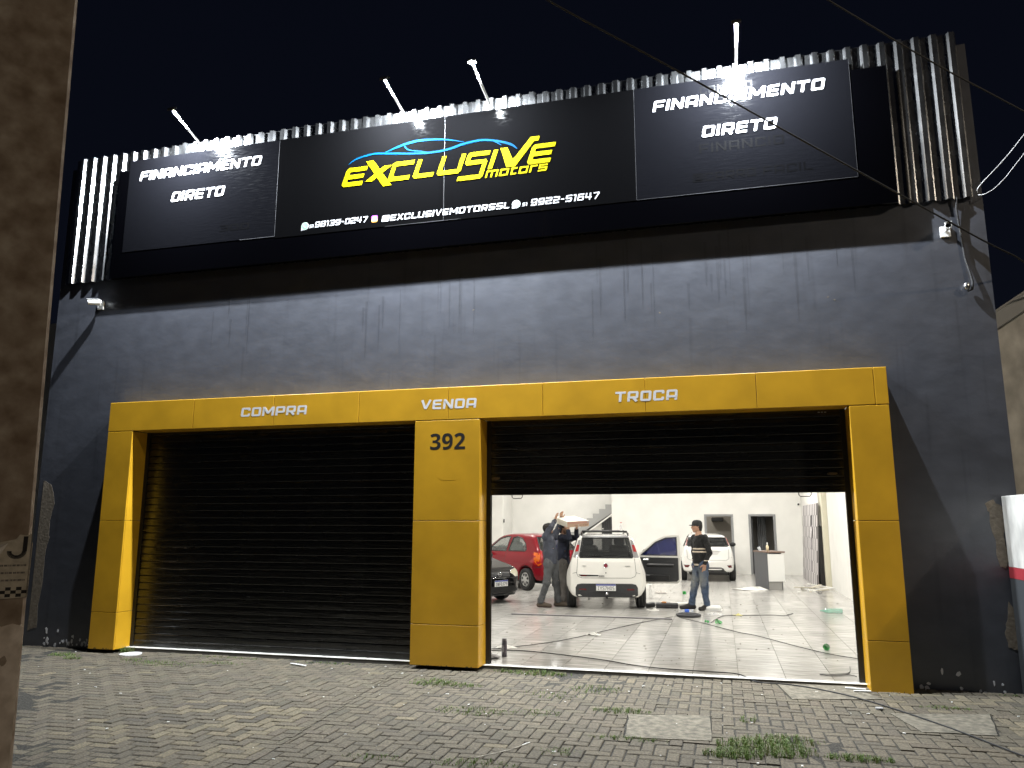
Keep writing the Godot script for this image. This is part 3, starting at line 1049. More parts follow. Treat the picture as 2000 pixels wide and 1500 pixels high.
func phone_icon(t: Node, x: float, y: float, r: float) -> void:
	var z := SZ
	var p := part("phone_icon", t)
	var f := PackedVector2Array()
	for k in 24: f.append(Vector2(x + cos(TAU * k / 24) * r, y + sin(TAU * k / 24) * r))
	var tail := PackedVector2Array([Vector2(x - r * 0.95, y - r * 0.25), Vector2(x - r * 1.02, y - r * 1.08), Vector2(x - r * 0.2, y - r * 0.93)])
	obj("bubble", G.new().prism(Geometry2D.merge_polygons(f, tail)[0], z - 0.002, z + 0.003), M.white_letter, p)
	obj("green_disc", disc(x, y + r * 0.02, r * 0.84, z + 0.001, z + 0.0045), M.green_icon, p)
	obj("handset", ribbon([[x - r * 0.36, y + r * 0.34, r * 0.34], [x - r * 0.3, y + r * 0.05, r * 0.2], [x - r * 0.02, y - r * 0.27, r * 0.2], [x + r * 0.34, y - r * 0.36, r * 0.34]], z + 0.006, 0.003), M.white_letter, p)

func shop_sign() -> void:
	var t := thing("shop_sign", "long black shop sign with yellow name, blue car outline and white lettering", "sign")
	obj("backing_box", G.new().span(Vector3(-8.83, 5.345, 0.068), Vector3(2.15, 7.09, SZ - 0.006), 0.004), M.sign_box, t)
	var top := 7.237
	for q in [[-8.645, -6.022, 5.745, M.sign_side], [-6.018, -3.4455, 5.715, M.sign_mid], [-3.4425, -0.8525, 5.705, M.sign_mid], [-0.8465, 1.737, 5.712, M.sign_side]]:
		obj("panel", G.new().span(Vector3(q[0], q[2], SZ - 0.0055), Vector3(q[1], top, SZ), 0.0015), q[3], t)
	# bright cut edges of the sheets
	for q in [[-6.022, 5.74, 1], [-0.8495, 5.71, 1], [-3.444, 5.71, 1], [1.7385, 5.712, 1]]:
		obj("edge_strip", G.new().span(Vector3(q[0] - 0.0015, q[1], SZ - 0.005), Vector3(q[0] + 0.002, top - 0.01, SZ + 0.0012)), M.edge, t)
	obj("edge_strip", G.new().span(Vector3(-0.84, 5.7075, SZ - 0.005), Vector3(1.736, 5.7115, SZ + 0.0012)), M.edge, t)
	obj("edge_strip", G.new().span(Vector3(-6.6, 5.740, SZ - 0.005), Vector3(-6.03, 5.744, SZ + 0.0012)), M.edge, t)
	obj("edge_strip", G.new().span(Vector3(-4.3, 5.7105, SZ - 0.005), Vector3(-3.2, 5.7135, SZ + 0.0012)), M.edge, t)
	# white lettering on both sides
	write(t, "letter", "FINANCIAMENTO", -8.445, -6.296, 6.878, 0.15, SZ, M.white_letter, 0.2, 0.008)
	write(t, "letter", "DIRETO", -7.838, -6.893, 6.467, 0.155, SZ, M.white_letter, 0.2, 0.008)
	write(t, "letter", "FINANCIAMENTO", -0.618, 1.468, 6.878, 0.148, SZ, M.white_letter, 0.2, 0.008)
	write(t, "letter", "DIRETO", -0.022, 0.892, 6.445, 0.148, SZ, M.white_letter, 0.2, 0.008)
	# traces of older lettering
	write(t, "letter_trace", "FINANCIO", -0.06, 0.95, 6.235, 0.125, SZ, M.ghost, 0.0, 0.001, 0.8)
	write(t, "letter_trace", "COMPRO", -0.02, 0.62, 7.03, 0.11, SZ, M.ghost, 0.0, 0.001, 0.8)
	write(t, "letter_trace", "@CARRO", -0.15, 0.60, 5.86, 0.11, SZ, M.ghost, 0.0, 0.001, 0.8)
	write(t, "letter_trace", "FACIL", 0.68, 1.25, 5.86, 0.11, SZ, M.ghost, 0.0, 0.001, 0.8)
	write(t, "letter_trace", "300", -6.95, -6.45, 5.90, 0.10, SZ, M.ghost, 0.0, 0.001, 0.8)
	# the name
	var sy := 0.2675 / 5.0
	var y := 6.370
	var big := {
		"E": [[5.9, TT, 0.6, TT, 0.6, BB, 5.9, BB], [0.6, MM, 5.6, MM]],
		"C": [[6.0, TT, 0.6, TT, 0.6, BB, 6.0, BB]],
		"L": [[0.6, 5, 0.6, BB, 5.7, BB]],
		"U": [[0.6, 5, 0.6, BB, 5.9, BB, 5.9, 5]],
		"S": [[5.9, TT, 0.6, TT, 0.6, 2.3, 5.4, 2.3, 5.4, -1.65, -0.7, -1.65]],
		"I": [[0.6, 0, 0.6, 5]],
	}
	for q in [["E", -4.992], ["C", -4.285], ["L", -3.913], ["U", -3.560], ["S", -3.185], ["I", -2.824], ["E", -2.285]]:
		var wide := 0.0535
		obj("letter", glyph(big[q[0]], q[1], y, wide, sy, 1.15, 0.33, SZ + 0.008, 0.008), M.yellow_letter, t)
	var xg := G.new()
	xg.prism(PackedVector2Array([Vector2(-4.615, 6.710), Vector2(-4.505, 6.715), Vector2(-4.22, 6.312), Vector2(-4.345, 6.308)]), SZ, SZ + 0.008)
	xg.prism(PackedVector2Array([Vector2(-4.620, 6.405), Vector2(-4.515, 6.400), Vector2(-4.215, 6.610), Vector2(-4.335, 6.612)]), SZ, SZ + 0.0087)
	obj("letter", xg, M.yellow_letter, t)
	var vg := G.new()
	vg.prism(PackedVector2Array([Vector2(-2.642, 6.650), Vector2(-2.545, 6.650), Vector2(-2.475, 6.475), Vector2(-2.435, 6.505), Vector2(-2.225, 6.757), Vector2(-2.10, 6.757), Vector2(-2.118, 6.694), Vector2(-2.182, 6.690), Vector2(-2.44, 6.366), Vector2(-2.560, 6.366)]), SZ, SZ + 0.008)
	obj("letter", vg, M.yellow_letter, t)
	write(t, "letter", "motors", -2.862, -1.975, 6.250, 0.145, SZ, M.yellow_letter, 0.28, 0.006, 0.8, 0.7)
	# blue outline of a car
	var cp := part("car_outline", t)
	obj("outline_stroke", ribbon([[-4.885, 6.700, 0.006], [-4.77, 6.768, 0.022], [-4.512, 6.813, 0.026], [-4.28, 6.79, 0.024], [-4.035, 6.757, 0.026], [-3.85, 6.735, 0.026], [-3.658, 6.722, 0.030], [-3.394, 6.735, 0.032], [-3.169, 6.785, 0.034], [-2.928, 6.806, 0.030], [-2.706, 6.768, 0.028], [-2.50, 6.690, 0.034], [-2.41, 6.612, 0.008]], SZ + 0.006, 0.006), M.blue_letter, cp)
	obj("outline_stroke", ribbon([[-4.328, 6.812, 0.006], [-4.111, 6.878, 0.030], [-3.95, 6.91, 0.036], [-3.788, 6.922, 0.036], [-3.485, 6.895, 0.026], [-3.16, 6.815, 0.005]], SZ + 0.0067, 0.006), M.blue_letter, cp)
	obj("outline_stroke", ribbon([[-4.037, 6.870, 0.020], [-4.00, 6.82, 0.018], [-3.93, 6.788, 0.016], [-3.80, 6.760, 0.016], [-3.67, 6.725, 0.010]], SZ + 0.0074, 0.006), M.blue_letter, cp)
	obj("outline_stroke", ribbon([[-2.76, 6.785, 0.018], [-2.70, 6.745, 0.018], [-2.625, 6.690, 0.004]], SZ + 0.0081, 0.006), M.blue_letter, cp)
	# the line of numbers
	phone_icon(t, -5.535, 5.845, 0.058)
	write(t, "digit", "51", -5.470, -5.395, 5.808, 0.050, SZ, M.white_letter, 0.2, 0.005, 0.95)
	write(t, "digit", "98139-0247", -5.385, -4.555, 5.806, 0.088, SZ, M.white_letter, 0.2, 0.005, 0.95)
	insta(t, -4.458, 5.842, 0.048)
	write(t, "letter", "@EXCLUSIVEMOTORSSL", -4.352, -2.505, 5.785, 0.088, SZ, M.white_letter, 0.2, 0.005, 0.95)
	phone_icon(t, -2.425, 5.831, 0.058)
	write(t, "digit", "51", -2.345, -2.270, 5.790, 0.048, SZ, M.white_letter, 0.2, 0.005, 0.95)
	write(t, "digit", "9922-51647", -2.235, -1.312, 5.782, 0.095, SZ, M.white_letter, 0.2, 0.005, 0.95)

func insta(t: Node, x: float, y: float, r: float) -> void:
	var p := part("camera_icon", t)
	var f := PackedVector2Array()
	for k in 24:
		var an := TAU * (k + 0.5) / 24
		var d := Vector2(cos(an), sin(an))
		var s := pow(pow(absf(d.x), 5) + pow(absf(d.y), 5), -0.2)
		f.append(d * s * r)
	var g := G.new()
	var cs := func(q: Vector2) -> Color:
		var k := clampf((q.y / r + 1) * 0.5, 0, 1)
		return Color(0.85, 0.42, 0.05).lerp(Color(0.75, 0.05, 0.18), clampf(k * 2, 0, 1)).lerp(Color(0.22, 0.06, 0.62), clampf(k * 2 - 1, 0, 1))
	for k in 24:
		var a := f[k]; var b := f[(k + 1) % 24]
		for e in [[Vector2.ZERO, a, b]]:
			for i in [0, 2, 1]:
				g.col = cs.call(e[i])
				g.v(Vector3(x + e[i].x, y + e[i].y, SZ + 0.003))
	obj("icon_ground", g, vcol(mt(1, 1, 1, 0.4)), p)
	var loop := []
	for k in 17:
		var an := TAU * k / 16
		var d := Vector2(cos(an), sin(an))
		var s := pow(pow(absf(d.x), 4) + pow(absf(d.y), 4), -0.25)
		loop.append([x + d.x * s * r * 0.62, y + d.y * s * r * 0.62, r * 0.14])
	obj("icon_frame", ribbon(loop, SZ + 0.0045, 0.002), M.white_letter, p)
	loop = []
	for k in 17:
		loop.append([x + cos(TAU * k / 16) * r * 0.3, y + sin(TAU * k / 16) * r * 0.3, r * 0.14])
	obj("icon_ring", ribbon(loop, SZ + 0.0045, 0.002), M.white_letter, p)


# ---------------------------------------------------------------- cameras, cables
func cctv(label: String, at: Vector3, aim: Vector3) -> void:
	var t := thing("security_camera", label, "camera", at, 0.0, "security cameras on the facade")
	obj("wall_plate", G.new().box(Vector3(0, 0.0, 0.012), Vector3(0.11, 0.13, 0.024), 0.006), M.white_plastic, t)
	obj("arm", G.new(true).tube([Vector3(0, 0.01, 0.02), Vector3(0, 0.0, 0.09), aim * 0.03 + Vector3(0, 0.01, 0.13)], 0.016, 10), M.white_plastic, t)
	var b := Basis.looking_at(aim, Vector3.UP)
	var c := Vector3(0, 0.02, 0.14)
	var up := Transform3D(b * Basis(Vector3.RIGHT, -PI / 2), c)
	obj("housing", G.new(true).lathe([Vector2(0, -0.09), Vector2(0.034, -0.088), Vector2(0.037, -0.07), Vector2(0.037, 0.088), Vector2(0.034, 0.095), Vector2(0.028, 0.095), Vector2(0.027, 0.075)], 20, up), M.white_plastic, t)
	obj("lens", G.new(true).lathe([Vector2(0.03, 0.074), Vector2(0.015, 0.080), Vector2(0, 0.083)], 18, up), M.lens_black, t)
	obj("visor", G.new().box(c + b * Vector3(0, 0.04, -0.02), Vector3(0.075, 0.004, 0.17), 0.001, b), M.white_plastic, t)

func cable(called: String, label: String, category: String, pts: Array, r: float, m: Material, group := "") -> MeshInstance3D:
	var path := []
	for i in pts.size() - 1:
		for j in 8:
			path.append((pts[i] as Vector3).cubic_interpolate(pts[i + 1], pts[maxi(i - 1, 0)], pts[mini(i + 2, pts.size() - 1)], j / 8.0))
	path.append(pts[-1])
	return one(called, G.new(true).tube(path, r, 6), m, label, category, Vector3.ZERO, group)

func fittings() -> void:
	cctv("white security camera high on the right end of the facade", Vector3(2.63, 4.98, 0.0), Vector3(-0.25, -0.25, 1).normalized())
	cctv("white security camera under the left end of the cladding", Vector3(-9.06, 4.97, 0.0), Vector3(-0.75, -0.12, 0.7).normalized())
	var t := thing("hanging_cable", "black cable with a plug hanging down the wall right of the camera", "cable")
	obj("cord", G.new(true).tube([Vector3(2.77, 5.37, 0.05), Vector3(2.765, 5.25, 0.03), Vector3(2.775, 5.05, 0.02), Vector3(2.79, 4.85, 0.02), Vector3(2.80, 4.65, 0.02), Vector3(2.83, 4.48, 0.03), Vector3(2.845, 4.36, 0.04), Vector3(2.83, 4.27, 0.05), Vector3(2.79, 4.25, 0.05), Vector3(2.775, 4.30, 0.05)], 0.013, 8), M.rubber, t)
	obj("plug", G.new(true).ball(Vector3(2.778, 4.31, 0.055), Vector3(0.035, 0.045, 0.03), 8), M.steel, t)
	var dark := mt(0.004, 0.004, 0.004, 0.7)
	cable("drop_cable", "dark overhead cable slanting in front of the right sign panel", "cable", [Vector3(-4.5, 7.0, 8.2), Vector3(-2.6, 6.55, 5.0), Vector3(-1.580, 6.450, 3.500), Vector3(-0.160, 6.026, 2.300), Vector3(1.350, 5.373, 1.350), Vector3(2.807, 4.708, 0.500), Vector3(3.332, 4.508, 0.150), Vector3(3.75, 4.34, -0.45)], 0.0095, dark, "overhead cables")
	cable("drop_cable", "faint dark overhead cable in the upper right sky", "cable", [Vector3(-3.3, 5.9, 8.6), Vector3(0.125, 5.18, 5.200), Vector3(1.174, 5.149, 4.000), Vector3(2.064, 5.007, 3.200), Vector3(3.176, 4.770, 2.400), Vector3(5.5, 4.85, 0.4), Vector3(5.9, 5.2, -0.4)], 0.006, dark, "overhead cables")
	cable("service_wire", "upper pale wire running off the right corner of the cladding", "wire", [Vector3(2.99, 5.40, 0.06), Vector3(3.0, 5.46, 0.1), Vector3(3.25, 5.72, 0.1), Vector3(3.52, 6.04, 0.1), Vector3(4.6, 7.4, 0.1)], 0.0038, M.pale_letter)
	cable("service_wire", "lower pale wire looping off the right corner of the cladding", "wire", [Vector3(2.99, 5.37, 0.06), Vector3(3.05, 5.36, 0.1), Vector3(3.2, 5.46, 0.1), Vector3(3.48, 5.79, 0.1), Vector3(4.6, 7.2, 0.1)], 0.0038, M.pale_letter)


# ---------------------------------------------------------------- neighbours and street
func neighbours() -> void:
	var t := thing("white_house", "white neighbouring house with a sloping roof edge at the right border", "house")
	var g := G.new()
	g.prism(PackedVector2Array([Vector2(3.17, -0.3), Vector2(9.5, -0.3), Vector2(9.5, 4.0), Vector2(6.4, 6.05), Vector2(3.17, 3.92)]), -14.0, -0.6)
	obj("wall", g, M.neighbour, t)
	var sl := atan2(2.13, 3.23)
	obj("roof_edge", G.new().box(Vector3(4.72, 5.02, -0.52), Vector3(3.98, 0.17, 0.14), 0.01, Basis(Vector3.BACK, sl)), M.neighbour_trim, t)
	obj("roof_edge", G.new().box(Vector3(8.0, 5.07, -0.52), Vector3(3.9, 0.17, 0.14), 0.01, Basis(Vector3.BACK, -sl)), M.neighbour_trim, t)
	for s in [[4.72, 5.10, sl], [8.02, 5.14, -sl]]:
		obj("roof", G.new().box(Vector3(s[0], s[1], -7.4), Vector3(4.05, 0.08, 13.6), 0.0, Basis(Vector3.BACK, s[2])), M.neighbour_trim, t)
	t = thing("boundary_wall", "low boundary wall painted white, red and dark grey at the right border", "wall")
	obj("white_field", G.new().span(Vector3(2.895, 1.24, 0.02), Vector3(3.10, 1.975, 2.6), 0.006), M.neighbour, t)
	obj("red_stripe", G.new().span(Vector3(2.893, 1.13, 0.02), Vector3(3.102, 1.24, 2.6)), M.neighbour_red, t)
	obj("dark_field", G.new().span(Vector3(2.895, -0.3, 0.02), Vector3(3.10, 1.13, 2.6)), M.neighbour_dark, t)
	t = thing("left_house", "pale neighbouring wall seen as a bright sliver left of the facade", "house")
	obj("wall", G.new().span(Vector3(-17.0, -0.3, -9.0), Vector3(-10.18, 5.05, -0.9), 0.01), M.neighbour, t)


func poster_texture() -> ImageTexture:
	var im := Image.create(256, 336, false, Image.FORMAT_RGBA8)
	im.fill(Color(0.80, 0.77, 0.72))
	var n := FastNoiseLite.new()
	n.frequency = 0.02
	for x in 256:
		for y in 336:
			var k := 0.93 + 0.12 * n.get_noise_2d(x, y)
			im.set_pixel(x, y, Color(0.80 * k, 0.77 * k, 0.72 * k))
	var dark := Color(0.13, 0.12, 0.12)
	var mid := Color(0.42, 0.40, 0.39)
	# chequered band
	for r in 3:
		for c in 12:
			if (r + c) % 2 == 0: im.fill_rect(Rect2i(c * 21, 268 + r * 16, 21, 16), dark)
	# three lines of small print with round marks before them
	for r in 3:
		var yy := 158 + r * 36
		for x in range(92, 240):
			for y in 9:
				if fmod(x * 0.37 + sin(x * 1.7) * 2.0 + r, 3.0) > 0.8: im.set_pixel(x, yy + y, mid)
		for a in 60:
			for q in 3:
				im.set_pixel(48 + int(cos(a * 0.105) * (14 - q)), yy + 4 + int(sin(a * 0.105) * (14 - q)), mid)
	# the hooked stroke of the torn headline
	for a in 90:
		var an := a / 89.0 * PI
		for q in 18:
			var rr := 22.0 + q
			im.set_pixel(clampi(196 + int(cos(an) * rr), 0, 255), clampi(92 + int(sin(an) * rr), 0, 335), dark)
	im.fill_rect(Rect2i(218, 20, 18, 74), dark)
	return ImageTexture.create_from_image(im)

func street() -> void:
	# concrete utility pole close to the camera
	var t := thing("utility_pole", "square concrete utility pole with flaking white paint at the left border", "pole", Vector3(-3.490, 0, 6.428), deg_to_rad(50.0))
	var g := G.new()
	var lv := []
	for i in 13:
		var y := -0.25 + i * 0.75
		var hw := 0.292 - 0.0205 * y
		var hd := 0.13 - 0.006 * y
		var k := 0.014
		lv.append([Vector3(-hw + k, y, hd), Vector3(hw - k, y, hd), Vector3(hw, y, hd - k), Vector3(hw, y, -hd + k), Vector3(hw - k, y, -hd), Vector3(-hw + k, y, -hd), Vector3(-hw, y, -hd + k), Vector3(-hw, y, hd - k)])
	for i in 12:
		for k in 8:
			var k2 := (k + 1) % 8
			g.quad(lv[i][k], lv[i][k2], lv[i + 1][k2], lv[i + 1][k])
	for k in range(1, 7): g.tri(lv[12][0], lv[12][k], lv[12][k + 1])
	var pm := mt(0.42, 0.355, 0.28, 0.92)
	pm.albedo_texture = ntex(141, 0.010, Color(0.66, 0.60, 0.55), grey(1.0), 1024, 7, 0.15, 0.85)
	tri_map(pm, Vector3(0.8, 0.55, 0.8))
	bump(pm, M.n_fine, 0.12)
	obj("shaft", g, pm, t)
	# remains of white paint below
	var f := PackedVector2Array()
	var top := [1.20, 1.235, 1.21, 1.245, 1.225, 1.255, 1.20, 1.23, 1.22, 1.19, 1.235, 1.16, 1.12]
	f.append(Vector2(0.30, -0.2)); 
	for i in 13:
		f.append(Vector2(0.262 - i * 0.043, top[i] + rng.randf_range(-0.02, 0.02)))
	f.append(Vector2(-0.272, -0.2))
	f[0] = Vector2(0.272, -0.2)
	var wp := mt(0.78, 0.68, 0.58, 0.9)
	wp.albedo_texture = ntex(142, 0.02, Color(0.72, 0.69, 0.66), grey(1.0), 512, 6, 0.1, 0.7)
	tri_map(wp, Vector3(0.9, 0.6, 0.9))
	bump(wp, M.n_bump, 0.1)
	var lean := Transform3D(Basis(Vector3.RIGHT, -0.006), Vector3(0, 0, 0.1325))
	obj("flaking_paint", G.new().prism(f, -0.006, 0.0, lean), wp, t)
	f = PackedVector2Array()
	for k in 11:
		var an := TAU * k / 11
		f.append(Vector2(0.197 + cos(an) * 0.016 * rng.randf_range(0.7, 1.1), 1.06 + sin(an) * 0.024 * rng.randf_range(0.7, 1.1)))
	obj("bare_spot", G.new().prism(f, 0.0, 0.0012, lean), pm, t)
	# torn poster
	var po := thing("torn_poster", "torn paper poster with a chequered band pasted on the pole", "poster", Vector3(-3.490, 0, 6.428), deg_to_rad(50.0))
	var px := mt(0.88, 0.84, 0.76, 0.85)
	px.albedo_texture = poster_texture()
	var out := [Vector2(-0.24, 1.330), Vector2(0.263, 1.345), Vector2(0.262, 1.42), Vector2(0.257, 1.52), Vector2(0.258, 1.645), Vector2(0.235, 1.635), Vector2(0.21, 1.64), Vector2(0.195, 1.618), Vector2(0.12, 1.602), Vector2(0.05, 1.585), Vector2(-0.02, 1.575), Vector2(-0.24, 1.60)]
	g = G.new()
	var pf := PackedVector2Array(out)
	var ix := Geometry2D.triangulate_polygon(pf)
	for i in range(0, ix.size(), 3):
		var q := [pf[ix[i]], pf[ix[i + 1]], pf[ix[i + 2]]]
		if (q[1] - q[0]).cross(q[2] - q[0]) < 0: q = [q[0], q[2], q[1]]
		var u := []
		var w := []
		for e in q:
			u.append(Vector2((e.x - 0.0) / 0.265, 1.0 - (e.y - 1.33) / 0.32))
			w.append(Vector3(e.x, e.y, 0.1265 + 0.0015 * sin(e.x * 40) * sin(e.y * 30)))
		g.tri(w[0], w[1], w[2], u[0], u[1], u[2])
	obj("sheet", g, px, po)
	g = G.new()
	g.tri(Vector3(0.055, 1.585, 0.129), Vector3(0.118, 1.512, 0.145), Vector3(0.165, 1.60, 0.134))
	g.tri(Vector3(0.165, 1.60, 0.134), Vector3(0.118, 1.512, 0.145), Vector3(0.135, 1.58, 0.15))
	obj("folded_flap", g, mt(0.45, 0.41, 0.36, 0.9), po)
	g = G.new()
	g.span(Vector3(0.262, 1.345, 0.110), Vector3(0.2655, 1.60, 0.129))
	obj("curled_edge", g, px, po)
	# street lamp behind the photographer: it warms the paving and the pole
	var sl := thing("street_lamp", "warm street lamp on a tall pole at the kerb", "street lamp", Vector3(9.4, -0.14, 7.2))
	g = G.new(true)
	g.tube([Vector3(0, 0, 0), Vector3(0, 4, 0), Vector3(0, 8.2, 0), Vector3(0, 8.9, -0.5), Vector3(0, 9.1, -1.4)], [0.10, 0.085, 0.06, 0.05, 0.045], 12)
	obj("post", g, M.neighbour_trim, sl)
	obj("lamp_head", G.new().box(Vector3(0, 9.10, -1.75), Vector3(0.28, 0.12, 0.72), 0.03), M.dark_plastic, sl)
	obj("glowing_face", G.new().box(Vector3(0, 9.035, -1.78), Vector3(0.22, 0.012, 0.55), 0.003), glow(1.0, 0.72, 0.42, 30.0), sl)
	var l := area("street_lamp_light", sl, Vector3(9.4, 8.88, 5.42), Vector3(-0.62, -1, -0.12).normalized(), Vector2(0.2, 0.5), 58.0, lin(1.0, 0.85, 0.66))
	l.light_size = 0.3


# ---------------------------------------------------------------- inside the showroom
func interior() -> void:
	var b: Node = get_node("showroom_building")
	# floor with tiles
	var g := G.new()
	g.span(Vector3(-9.68, -0.3, -22.0), Vector3(2.85, -0.0105, -0.25))
	g.span(Vector3(-8.10, -0.3, -0.25), Vector3(-3.68, -0.0105, 0.045))
	g.span(Vector3(-2.90, -0.3, -0.25), Vector3(1.48, -0.0105, 0.045))
	var fl := structure(obj("showroom_floor", g, M.grout))
	g = G.new()
	g.span(Vector3(-8.08, -0.0105, -0.12), Vector3(-3.70, -0.002, 0.047), 0.003)
	obj("threshold", g, M.threshold, fl)
	g = G.new()
	g.span(Vector3(-2.88, -0.0105, -0.012), Vector3(1.46, -0.002, 0.047), 0.003)
	obj("threshold", g, M.threshold, fl)
	var p := 0.505
	var inv := cam.transform.affine_inverse()
	var seen := []
	var other := []
	for i in range(-20, 7):
		for j in range(0, 44):
			var x0 := 0.107 + i * p
			var z1 := -0.012 - j * p - (0.0 if true else 0.0)
			var x1 := x0 + p
			var z0 := z1 - p
			x0 = maxf(x0, -9.66); x1 = minf(x1, 2.84); z0 = maxf(z0, -21.98)
			if x1 - x0 < 0.05 or z1 - z0 < 0.05: continue
			if z1 > -0.26 and (x1 < -2.9 or x0 > 1.48): continue
			var a := Vector3(x0 + 0.0026, -0.0104, z0 + 0.0026)
			var c := Vector3(x1 - 0.0026, 0.0, z1 - 0.0026)
			if z1 > -0.26:
				a.x = maxf(a.x, -2.86); c.x = minf(c.x, 1.44)
			var q := inv * Vector3((x0 + x1) * 0.5, 0, (z0 + z1) * 0.5)
			var px := q.x / -q.z * 1496.0 + 1000.0
			if px > 930 and px < 1720 and z0 > -18.2: seen.append([-q.z, a, c])
			else: other.append([a, c])
	seen.sort_custom(func(m, n): return m[0] < n[0])
	for i in seen.size():
		if i >= 300:
			other.append([seen[i][1], seen[i][2]])
			continue
		var dz := Vector3(0, rng.randf_range(-0.0008, 0.0005), 0)
		obj("tile", G.new().span(seen[i][1], seen[i][2] + dz), M.tiles[rng.randi() % 5], fl)
	g = G.new()
	for q in other: g.span(q[0], q[1])
	structure(obj("tiles_far", g, M.tiles[0], fl), "stuff")

	# back wall with two doorways, its return and the pilaster at the left
	g = G.new()
	var zb := -18.0
	g.span(Vector3(-3.72, 0, zb - 0.15), Vector3(-0.52, CEIL, zb))
	g.span(Vector3(0.34, 0, zb - 0.15), Vector3(0.925, CEIL, zb))
	g.span(Vector3(1.70, 0, zb - 0.15), Vector3(2.85, CEIL, zb))
	g.span(Vector3(-0.52, 1.93, zb - 0.15), Vector3(0.34, CEIL, zb))
	g.span(Vector3(0.925, 1.93, zb - 0.15), Vector3(1.70, CEIL, zb))
	obj("partition_wall", g, M.white_wall, b)
	obj("partition_return", G.new().span(Vector3(-3.72, 0, -22.0), Vector3(-3.57, CEIL, zb - 0.15)), M.white_wall, b)
	obj("plastered_wall", G.new().span(Vector3(-9.68, 0, -22.0), Vector3(-3.72, CEIL, -21.9)), M.white_wall, b)
	obj("pilaster", G.new().span(Vector3(-9.66, 0, -21.9), Vector3(-8.40, CEIL, -20.5), 0.01), M.white_wall, b)
	obj("inner_side_wall", G.new().span(Vector3(-9.68, 0, -21.9), Vector3(-9.66, CEIL, -0.27)), M.white_wall, b)
	g = G.new()
	g.span(Vector3(2.72, 0, -12.75), Vector3(2.85, CEIL, -0.27))
	obj("inner_side_wall", g, M.white_wall, b)
	g = G.new()
	g.span(Vector3(2.56, 0, zb), Vector3(2.849, CEIL, -13.25))
	obj("inner_side_wall", g, M.white_wall, b)
	var beige := mt(0.66, 0.63, 0.50, 0.75)
	obj("pilaster", G.new().span(Vector3(2.60, 0, -13.25), Vector3(2.849, CEIL, -12.75), 0.008), beige, b)
	# rooms behind the doorways
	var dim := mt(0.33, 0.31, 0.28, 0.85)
	g = G.new()
	g.span(Vector3(-3.57, 0, -20.4), Vector3(0.60, 3.0, -20.3))
	g.span(Vector3(0.60, 0, -20.4), Vector3(0.68, 3.0, zb - 0.15))
	g.span(Vector3(-3.57, 3.0, -20.4), Vector3(2.85, 3.05, zb - 0.15))
	g.span(Vector3(0.68, 0, -19.8), Vector3(2.85, 3.0, -19.7))
	obj("room_walls", g, dim, b)
	# door frames and leaves
	var fr := mt(0.24, 0.245, 0.25, 0.5)
	for q in [[-0.52, 0.34], [0.925, 1.70]]:
		var d := part("door_frame", b)
		obj("jamb", G.new().span(Vector3(q[0] - 0.045, 0, zb - 0.16), Vector3(q[0] + 0.03, 1.90, zb + 0.02), 0.004), fr, d)
		obj("jamb", G.new().span(Vector3(q[1] - 0.03, 0, zb - 0.16), Vector3(q[1] + 0.045, 1.90, zb + 0.02), 0.004), fr, d)
		obj("lintel", G.new().span(Vector3(q[0] - 0.045, 1.90, zb - 0.16), Vector3(q[1] + 0.045, 1.97, zb + 0.02), 0.004), fr, d)
	obj("door_leaf", G.new().span(Vector3(0.97, 0.01, zb - 0.80), Vector3(1.01, 1.89, zb - 0.165), 0.004), mt(0.05, 0.05, 0.055, 0.5), b)
	var t := thing("air_conditioner", "dark box high on the wall behind the first doorway", "air conditioner", Vector3(-0.14, 1.80, -20.16))
	obj("case", G.new().box(Vector3.ZERO, Vector3(0.42, 0.15, 0.22), 0.02), M.dark_plastic, t)
	obj("grille", G.new().box(Vector3(0, -0.04, 0.115), Vector3(0.38, 0.03, 0.012), 0.003), M.black, t)
	t = thing("curtain", "grey curtain hanging in the second doorway", "curtain", Vector3(1.30, 0, -18.9))
	g = G.new(true)
	for i in 26:
		var xa := -0.12 + i * 0.011; var xb := xa + 0.011
		var za := sin(i * 1.2) * 0.03; var zb2 := sin((i + 1) * 1.2) * 0.03
		g.quad(Vector3(xa, 0.05, za), Vector3(xb, 0.05, zb2), Vector3(xb, 1.95, zb2 * 0.7), Vector3(xa, 1.95, za * 0.7))
	obj("cloth", g, mt(0.16, 0.165, 0.17, 0.9), t)
	obj("rail", G.new(true).tube([Vector3(-0.3, 1.97, 0), Vector3(0.45, 1.97, 0)], 0.012, 8), M.steel, t)
	# staircase climbing to the right in the far corner
	t = thing("staircase", "grey concrete staircase climbing to the right in the far left corner", "staircase")
	var f := PackedVector2Array()
	var nx := -3.735
	var ny := 2.378 + 0.175
	f.append(Vector2(nx, ny - 0.30))
	f.append(Vector2(nx, ny))
	var xk := -4.06
	while ny > 0.02:
		f.append(Vector2(xk, ny)); ny -= 0.1755
		f.append(Vector2(xk, maxf(ny, 0.0)))
		xk -= 0.2445
	f.append(Vector2(xk + 0.02, 0.0))
	f.append(Vector2(xk + 0.45, 0.0))
	var stm := mt(0.30, 0.30, 0.295, 0.85)
	obj("flight", G.new().prism(f, -21.55, -20.5), stm, t)
	var u := PackedVector2Array([Vector2(-3.735, 2.253), Vector2(-3.735, 2.19), Vector2(-6.62, 0.0), Vector2(-6.70, 0.0)])
	u = PackedVector2Array([Vector2(-3.735, 2.253), Vector2(-6.95, 0.001), Vector2(-6.85, 0.001), Vector2(-3.735, 2.19)])
	obj("stringer_trim", G.new().prism(u, -20.62, -20.495), M.white_wall, t)
